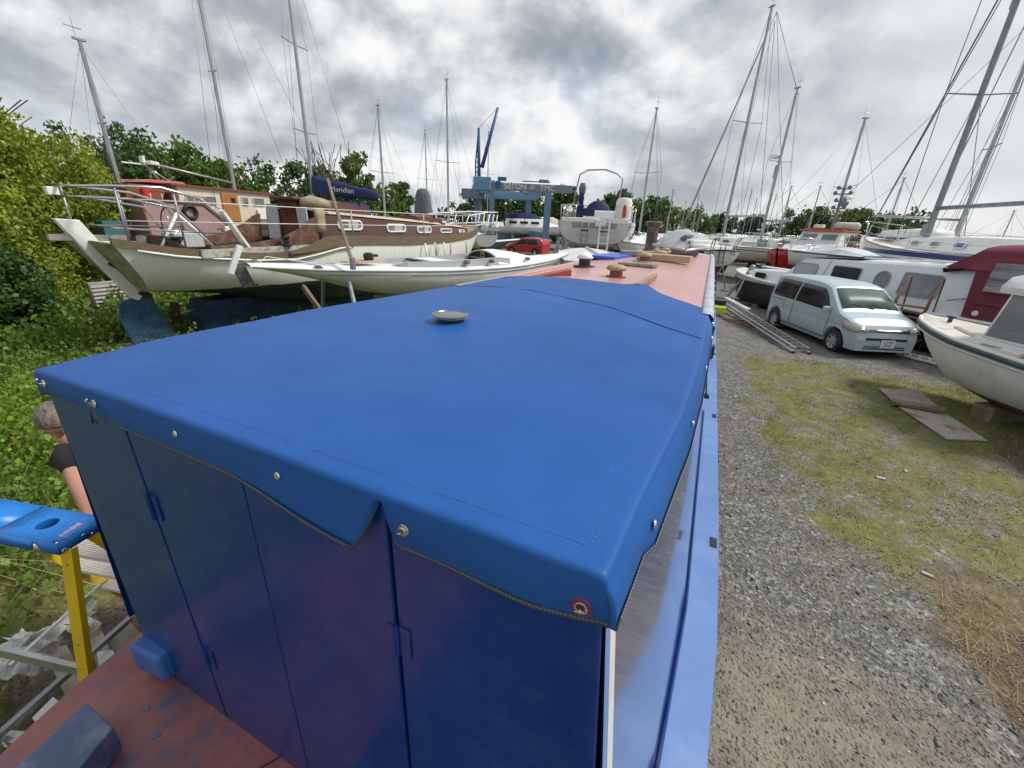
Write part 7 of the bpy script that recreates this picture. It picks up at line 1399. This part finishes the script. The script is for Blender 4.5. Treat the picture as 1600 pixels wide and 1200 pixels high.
def handm(w_, d):     # palm, four fingers and a thumb, slightly curled
    d = d.normalized(); sd_ = d.cross(Vector((0, 0, 1))).normalized(); nrm = d.cross(sd_); J = [(w_, (.022, .030))]; Ed = []
    pm_ = w_+d*.07; J.append((pm_, (.014, .038))); Ed.append((0, 1))
    skin('hand', J, Ed, SKIN, sub=1)
    for k in range(4):
        b0 = pm_+sd_*(-.027+.018*k)+d*.02; l_ = [.066, .078, .072, .056][k]; skin('finger', [(b0-d*.02, .0095), (b0+d*l_*.4+nrm*.006, .009), (b0+d*l_*.75+nrm*.022, .008), (b0+d*l_*.9+nrm*.042, .007)], [(0, 1), (1, 2), (2, 3)], SKIN, sub=1)
    b0 = w_+d*.03-sd_*.025; skin('thumb', [(b0, .012), (b0-sd_*.028+d*.022, .010), (b0-sd_*.036+d*.05+nrm*.012, .008)], [(0, 1), (1, 2)], SKIN, sub=1)
handm(wri, (wri-elb)); handm(wriB, (wriB-elbB))
# head, looking down and to the right
Fw = Vector((.62, -.42, -.72)).normalized(); Rt = Fw.cross(Vector((0, 0, 1))).normalized(); Uh = Rt.cross(Fw).normalized(); RH = Matrix((Rt, Fw, Uh)).transposed()
def hpnt(th, ph, grow=1.0):
    x, y, z = sin(th)*sin(ph), sin(th)*cos(ph), cos(th); r = Vector((x*.075, y*.096, z*.118))
    if z < -.1: r.x *= 1-.30*((-z-.1)/.9); r.y *= 1-.10*((-z-.1)/.9)
    if y > .5:
        r.y += .024*math.exp(-(x/.16)**2-((z+.12)/.16)**2)-.012*math.exp(-((abs(x)-.36)/.16)**2-((z-.10)/.10)**2)+.006*math.exp(-(x/.6)**2-((z-.26)/.10)**2)
        r.y += .009*math.exp(-(x/.26)**2-((z+.46)/.07)**2)+.012*math.exp(-(x/.28)**2-((z+.82)/.14)**2)-.005*math.exp(-(x/.3)**2-((z+.38)/.04)**2)
    return r*grow
H3 = MB().grid([[RH @ hpnt(pi*i/26, 2*pi*j/36)+hd-PO for j in range(37)] for i in range(27)])
hobj = H3.build('head', SKIN, MAN, smooth=True)
for s_ in (-1, 1):
    MB().loft([[RH @ Vector((s_*(.070+.012*k), -.012+.022*cos(a)*(1-.1*k), -.004+.034*sin(a)*(1-.1*k)))+hd-PO for a in [q*pi/5 for q in range(10)]] for k in range(2)]).build('ear', SKIN, hobj, smooth=True)
    MB().blob(RH @ Vector((s_*.030, .083, .012))+hd-PO, .012, n=10, m=6).build('eye', M('eye_white', (.6, .58, .55), rough=.2), hobj, smooth=True)
    MB().blob(RH @ Vector((s_*.030, .086, .026))+hd-PO, .022, 1, .35, .28, n=8, m=4, R=RH).build('eyebrow', HAIR, hobj, smooth=True)
MB().blob(RH @ Vector((0, .094, -.052))+hd-PO, .024, 1, .3, .25, n=8, m=4, R=RH).build('mouth', M('lips', (.35, .12, .10), rough=.5), hobj, smooth=True)
hr = []
for i in range(15):
    row = []
    for j in range(37):
        ph = 2*pi*j/36; lim = 1.05+.75*(.5-.5*cos(ph))**.8; th = lim*i/14; p = hpnt(th, ph); p = p*(1.045+.07*(i < 14)+.02*sin(j*1.9+i)+.015*sin(j*3.7)); row.append(RH @ p+hd-PO)
    hr.append(row)
MB().grid(hr).build('hair', HAIR, hobj, smooth=True)

# ---------------- stepladder ----------------
YEL = M('yellow_fibreglass', (.72, .50, .01), (.66, .45, .012), scale=3, rough=.42, dirt=((.35, .26, .06), .35, 9)); CAPB = M('bright_blue_plastic', (.01, .17, .55), (.012, .20, .62), scale=2, rough=.38, bump=.05, bscale=120)
ZC = 1.60; P1, P2, P3 = onz(159, 807, ZC), onz(91, 850, ZC), onz(36, 786, ZC); ux = (P3-P1).normalized(); uy = (P1-P2).normalized(); uy = (uy-ux*uy.dot(ux)).normalized()
if uy.cross(ux).z < 0: pass
WC, DC = .66, (P1-P2).length
SLD = empty('stepladder', (0, 0, 0), 0, 'yellow stepladder with bright blue moulded top standing beside the stern', 'stepladder')
OC = P1*0+P1; SLD.location = (OC.x, OC.y, 0)
def sp(a, b, z): return ux*a-uy*b+Vector((0, 0, z))      # a along the width, b towards the camera
def sbox(name, mat, a, b, z, par=SLD, **k):
    mb = MB(); vs = [sp(x, y, zz_) for zz_ in z for x, y in ((a[0], b[0]), (a[1], b[0]), (a[1], b[1]), (a[0], b[1]))]; mb.add(vs, [(3, 2, 1, 0), (4, 5, 6, 7), (0, 1, 5, 4), (1, 2, 6, 5), (2, 3, 7, 6), (3, 0, 4, 7)]); return mb.build(name, mat, par, **k)
# top plate with a round opening and recesses drawn in darker blue
def ringplate(cx, cy, r, x0, x1, y0, y1, z1, z0, n=32):
    mb = MB(); o_, i_ = [], []
    for k in range(n):
        a = 2*pi*k/n; dx_, dy_ = cos(a), sin(a); tx = ((x1 if dx_ > 0 else x0)-cx)/dx_ if abs(dx_) > 1e-6 else 9; ty = ((y1 if dy_ > 0 else y0)-cy)/dy_ if abs(dy_) > 1e-6 else 9; t_ = min(tx, ty)
        o_.append((cx+dx_*t_, cy+dy_*t_)); i_.append((cx+dx_*r, cy+dy_*r))
    return mb.grid([[sp(x, y, z0) for x, y in i_], [sp(x, y, z1) for x, y in i_], [sp(x, y, z1) for x, y in o_]], True)
x0, x1, xm = 0, .30, .155
cap = ringplate(.165, .088, .040, .0, .32, .0, DC, ZC, ZC-.075)
cap.add([sp(.32, 0, ZC), sp(WC, 0, ZC), sp(WC, DC, ZC), sp(.32, DC, ZC)], [(0, 1, 2, 3)])
for (a, b), (c_, d) in (((0, 0), (WC, 0)), ((WC, 0), (WC, DC)), ((0, DC), (0, 0))): cap.add([sp(a, b, ZC), sp(c_, d, ZC), sp(c_, d, ZC-.055), sp(a, b, ZC-.055)], [(0, 1, 2, 3)])
fr_ = [(0, .055), (.085, .055), (.095, .04), (.10, .02), (.115, .01), (.13, .03), (.14, .055), (WC, .055)]
cap.grid([[sp(x, DC+.002*0, ZC) for x, q in fr_], [sp(x, DC+.004, ZC-q) for x, q in fr_]])
CAPO = cap.build('ladder_top', CAPB, SLD, autosm=30, solid=.006)
MB().grid([[sp(.165+r*1.25*cos(a), .088+r*sin(a), z) for a in [2*pi*k/40 for k in range(41)]] for r, z in ((.060, ZC+.0005), (.060, ZC+.0035), (.066, ZC+.0035), (.066, ZC+.0005))]).build('raised_ring', CAPB, CAPO, smooth=True, autosm=30)
DKB = M('recess_shade_blue', (.008, .11, .40), rough=.5)  # darker copy of the cap blue, groove shade put into the colour
for r in (.048, .072): MB().tube([sp(.165+r*1.25*cos(a), .088+r*sin(a), ZC+.001) for a in [2*pi*k/32 for k in range(33)]], .0018, 4).build('recess_shade_line', DKB, CAPO)
for k in range(12): a = k*pi/6; MB().beam(sp(.165+.05*1.25*cos(a), .088+.05*sin(a), ZC+.001), sp(.165+.07*1.25*cos(a), .088+.07*sin(a), ZC+.001), .0025, .003).build('rib', DKB, CAPO)
MB().add([sp(.022, .015, ZC+.0015), sp(.075, .015, ZC+.0015), sp(.060, DC*.5, ZC+.0015), sp(.045, DC*.8, ZC+.0015), sp(.02, DC*.85, ZC+.0015)], [(0, 1, 2, 3, 4)]).build('tool_tray', M('tray_blue', (.012, .22, .66), rough=.4), CAPO)
lbm = MB().add([sp(.026, .055, ZC+.003), sp(.050, .055, ZC+.003), sp(.040, DC*.80, ZC+.003), sp(.022, DC*.80, ZC+.003)], [(0, 1, 2, 3)]).build('label_sticker', M('sticker_pink', (.55, .45, .55), (.25, .2, .35), scale=70, rough=.6), CAPO)
MB().lathe([(.008, 0), (.007, .0015), (0, .0015)], sp(.03, DC*.90, ZC), 12).build('peg_hole', DKB, CAPO); MB().tube([sp(.125, .005+DC*k/10, ZC+.001) for k in range(0, 11)], .0015, 4).build('recess_shade_line', DKB, CAPO) if False else None
for r in (.115,): MB().tube([sp(.165-r*1.0*cos(a)*(-1), .088+r*.95*sin(a), ZC+.001) for a in [radians(-42+84*k/16) for k in range(17)]], .0018, 4).build('recess_shade_line', DKB, CAPO)
for a in (.345, .41): MB().grid([[sp(a+.020*cos(q), .05+.014*sin(q), ZC+.001) for q in [2*pi*k/14 for k in range(15)]], [sp(a, .05, ZC+.0012) for k in range(15)]]).build('slot', BLACK, CAPO)
for b, z, r in ((.022, ZC-.028, .007), (.085, ZC-.030, .007), (.055, ZC-.046, .006), (DC-.012, ZC-.045, .010)):
    mb = MB().lathe([(r, 0), (r*.9, .003), (r*.4, .005), (0, .005)], (0, 0, 0), 12); R = (-ux).to_track_quat('Z', 'X').to_matrix(); mb.v = [tuple(R @ Vector(v_)+sp(-.002, b, z)) for v_ in mb.v]; mb.build('rivet', STEEL, CAPO, smooth=True)
# climbing rails (splayed, away from the camera) and support legs
def rail(a0, b0, z0, a1, b1, z1, w_, d_, name='rail', mat=YEL):
    p, q = sp(a0, b0, z0), sp(a1, b1, z1); o = MB(); o.beam(p, q, .006, w_, up=uy).beam(p+ux*d_/2-uy*0+uy*(w_/2), q+ux*d_/2+uy*(w_/2), d_, .005, up=uy).beam(p+ux*d_/2-uy*(w_/2), q+ux*d_/2-uy*(w_/2), d_, .005, up=uy); return o.build(name, mat, SLD)
CR = []
for s_, a0, a1 in ((0, .012, -.05), (1, WC-.04, WC+.03)):
    p, q = sp(a0, .03, ZC-.05), sp(a1, -.62, 0); mb = MB(); 
    mb.beam(p, q, .007, .085, up=ux.cross((q-p).normalized())); mb.beam(p+ux*.014, q+ux*.014, .03, .006, up=ux); mb.build('climbing_rail', YEL, SLD); CR.append((p, q))
for s_, a0, a1 in ((0, .010, .05), (1, WC-.03, WC+.22)):
    p, q = sp(a0, DC-.035, ZC-.05), sp(a1, DC+.24, 0); mb = MB(); f_ = -uy
    mb.beam(p, q, .058, .006, up=f_.cross(q-p)) if False else None
    d3 = (q-p).normalized(); n3 = d3.cross(ux).normalized(); P_ = []
    for t_ in (0, 1):
        c_ = p.lerp(q, t_); P_.append([c_+ux*a+n3*b for a, b in ((-.03, -.012), (.03, -.012), (.03, .012), (.025, .012), (.025, -.007), (-.025, -.007), (-.025, .012), (-.03, .012))])
    mb.loft(P_).build('support_leg', YEL, SLD)
    for t_ in (.05, .30, .42, .5): 
        c_ = p.lerp(q, t_); m2 = MB().lathe([(.005, 0), (.004, .003), (0, .003)], (0, 0, 0), 8); R = (n3 if n3.dot(-uy) > 0 else -n3).to_track_quat('Z', 'X').to_matrix(); m2.v = [tuple(R @ Vector(v_)+c_+(n3 if n3.dot(-uy) > 0 else -n3)*.0125) for v_ in m2.v]; m2.build('rivet', STEEL, SLD)
TRD = M('ribbed_tread', (.66, .62, .58), (.58, .54, .50), scale=30, rough=.5)
for k in range(5):
    t_ = (k+1)*.172; (p, q), (p2, q2) = CR; a_, b_2 = p.lerp(q, t_), p2.lerp(q2, t_); m_ = (a_+b_2)/2; wv = b_2-a_; dv = uy
    tr_ = MB().box((0, 0, 0), (wv.length, .10, .018), Matrix((wv.normalized(), dv, Vector((0, 0, 1)))).transposed()); tr_.v = [tuple(Vector(v_)+m_) for v_ in tr_.v]; tro = tr_.build('tread', TRD, SLD)
    rb = MB()
    for j in range(9): rb.beam(a_+dv*(-.044+.011*j)+Vector((0, 0, .0105)), b_2+dv*(-.044+.011*j)+Vector((0, 0, .0105)), .005, .005)
    rb.build('tread_ribs', TRD, tro)['kind'] = 'stuff'
    MB().prism([a_+dv*.05+Vector((0, 0, -.01)), b_2+dv*.05+Vector((0, 0, -.01)), b_2+dv*.05+Vector((0, 0, -.06)), a_+dv*.05+Vector((0, 0, -.06))], dv*.003).build('tread_brace', YEL, tro)
for z_, t_ in ((1, .40), (1, .75)): MB().beam(sp(.0, DC-.035+.27*t_, (ZC-.05)*(1-t_)), sp(WC+.25*t_, DC-.035+.27*t_, (ZC-.05)*(1-t_)), .02, .055).build('rear_brace', ALU, SLD)
for a in (.02, WC-.02): MB().beam(sp(a, DC+.02, .72), sp(a, -.30, .80), .02, .004).build('spreader_bar', ALU, SLD)

# ---------------- litter, boards and bar below the stern on the left ----------------
BRDM = M('old_board', (.40, .35, .28), (.30, .25, .19), scale=5, rough=.85, bump=.2, dirt=((.16, .13, .09), .5, 6))
def lay(px, z, mat, name, lb, cat='board', th=.02):
    w_ = [onz(x, y, z) for x, y in px]; c_ = sum(w_, Vector())/len(w_); o = MB().prism([p-c_ for p in w_], (0, 0, th)).build(name, mat, None, bevel=.002); o.location = c_; return tag(o, lb, cat)
lay([(70, 1020), (105, 1010), (165, 1120), (120, 1125)], .30, BRDM, 'old_board', 'pale dirty board lying behind the yellow leg of the stepladder')
lay([(130, 965), (165, 1090), (185, 1050), (150, 960)], .26, BRDM, 'old_board', 'narrow pale board right of the yellow stepladder leg')
lay([(160, 1005), (205, 975), (240, 1010), (205, 1045)], .22, M('stone_slab', (.22, .19, .16), (.30, .27, .22), scale=6, rough=.9, bump=.4), 'stone_slab', 'grey-brown slab on the ground by the stern corner', 'slab')
lay([(152, 1022), (178, 1018), (188, 1045), (160, 1062)], .34, WHITE2, 'white_board', 'small white board piece right of the stepladder leg')
lay([(52, 1125), (85, 1092), (118, 1120), (80, 1160)], .33, WHITE2, 'white_board', 'flaking white board lying left of the deck locker')
lay([(3, 1160), (22, 1148), (66, 1152), (50, 1170), (8, 1168)], .36, WHITE2, 'white_board', 'short white block with dark edge at the bottom left corner', th=.04)
PLS = M('clear_plastic_sheet', (.62, .63, .63), (.48, .49, .48), scale=5, rough=.22, alpha=.8, bump=1, bscale=5)
def crumple(px, z, name, lb, amp):
    w_ = [onz(x, y, z) for x, y in px]; c_ = sum(w_, Vector())/4; n = 18; P = []
    for i in range(n):
        row = []
        for j in range(n):
            u, v_ = i/(n-1), j/(n-1); p = (w_[0]*(1-u)+w_[1]*u)*(1-v_)+(w_[3]*(1-u)+w_[2]*u)*v_-c_
            q = float(fbm(p.x*1+u, p.y, 7, 4)); p = p+Vector((.03*sin(9*v_+i*.7), .03*sin(8*u+j*.9), amp*(q-.3))); row.append(p)
        P.append(row)
    o = MB().grid(P).build(name, PLS, None, smooth=True, subsurf=2); o.location = c_; return tag(o, lb, 'plastic sheet')
crumple([(5, 1005), (98, 985), (85, 1045), (0, 1070)], .35, 'plastic_sheet', 'crumpled clear plastic sheet in the weeds left of the stepladder', .28)
crumple([(100, 962), (150, 950), (150, 985), (105, 985)], .30, 'plastic_sheet', 'small scrap of clear plastic behind the stepladder leg', .18)
a_, b_2 = onz(-20, 1165, .45), onz(205, 965, .40); c_ = (a_+b_2)/2; o = MB().beam(a_-c_, b_2-c_, .03, .03).build('metal_bar', GALV, None); o.location = c_; tag(o, 'thin grey metal bar lying diagonally below the stepladder', 'metal bar')
# rubbish and stump in the undergrowth
STP = M('cut_wood', (.50, .38, .24), (.38, .26, .15), scale=8, rough=.8)
p = onz(48, 505, .1); o = MB().lathe([(.22, 0), (.20, .35), (.0, .36)], (0, 0, 0), 10).tube([(.2, 0, .2), (.9, .3, .5)], .05, 6).build('tree_stump', STP, None); o.location = (p.x, p.y, 0); tag(o, 'cut pale tree stump with broken branch in the weeds', 'stump')
p = onz(150, 530, .1)
for k in range(3): o = MB().blob((0, 0, .08), .13, 1, .8, .6, n=9, m=6).build('litter_bag', WHITE2, None, smooth=True); o.location = (p.x+.3*k, p.y+.22*sin(k*2), .02); tag(o, ['white litter lump in the grass left of the blue rudder', 'middle white litter lump beside the yellow pipe', 'white litter lump nearest the blue rudder'][k], 'litter', 'litter by the rudder')
# twigs standing out of the left bush and behind the sail cover
tw = MB()
for k in range(46):
    x, y = -16.2+RNG.normal(0, .3), 5.0+RNG.normal(0, .3); z = 3.7; tw.tube([(x, y, z), (x+RNG.normal(0, .25), y, z+.9), (x+RNG.normal(0, .7), y+RNG.normal(0, .3), z+1.1+RNG.random()*.5)], .012, 4)
tag(tw.build('bare_twigs', BARK, None), 'bare twigs on top of the bush at the upper left', kind='stuff')
tw = empty('bare_shrub', azp(-46.5, 40), 0, 'leafless upright shrub behind the blue sail cover', 'shrub')
mb = MB()
for k in range(28): a = RNG.uniform(-1, 1); mb.tube([(a*.6, 0, 2), (a*1.6+RNG.normal(0, .2), RNG.normal(0, .4), 5.5), (a*2.4+RNG.normal(0, .5), RNG.normal(0, .5), 6.8+RNG.random()*1.4)], .03, 4)
mb.tube([(0, 0, 0), (0, 0, 2.3)], .3, 6).build('branches', BARK, tw)
# small fragments on the right track
for k, (px, py, s_) in enumerate([(1376, 748, .05), (1275, 772, .0), (1415, 736, .03), (1232, 1152, .012), (1450, 895, .04), (1285, 1025, .015)]):
    if s_ == 0: continue
    p = onz(px, py, .02); o = MB().box((0, 0, 0), (s_*2, s_, s_*.35), Matrix.Rotation(k*.7, 3, 'Z')).build('pale_fragment', pale, None, bevel=s_*.1); o.location = (p.x, p.y, .015+s_*.1+float(groundz(np.array([p.x]), np.array([p.y]))[0]))
    tag(o, ['white stone fragment lying in the middle of the mossy grass', '', 'small white fragment right of the larger one in the grass', 'pale pebble near the bottom of the track', 'white flat fragment on the straw at the right', 'pale rounded stone on the slate chips'][k], 'stone')
p = onz(1387, 1028, .02); o = MB().tube([(-.07, .05, .012), (.0, .0, .02), (.08, -.05, .012)], .004, 5).build('dry_stalk', M('bleached_stalk', (.6, .57, .5), rough=.8), None); o.location = (p.x, p.y, .02); tag(o, 'bleached dry stalk lying on the track at the lower right', 'stalk')
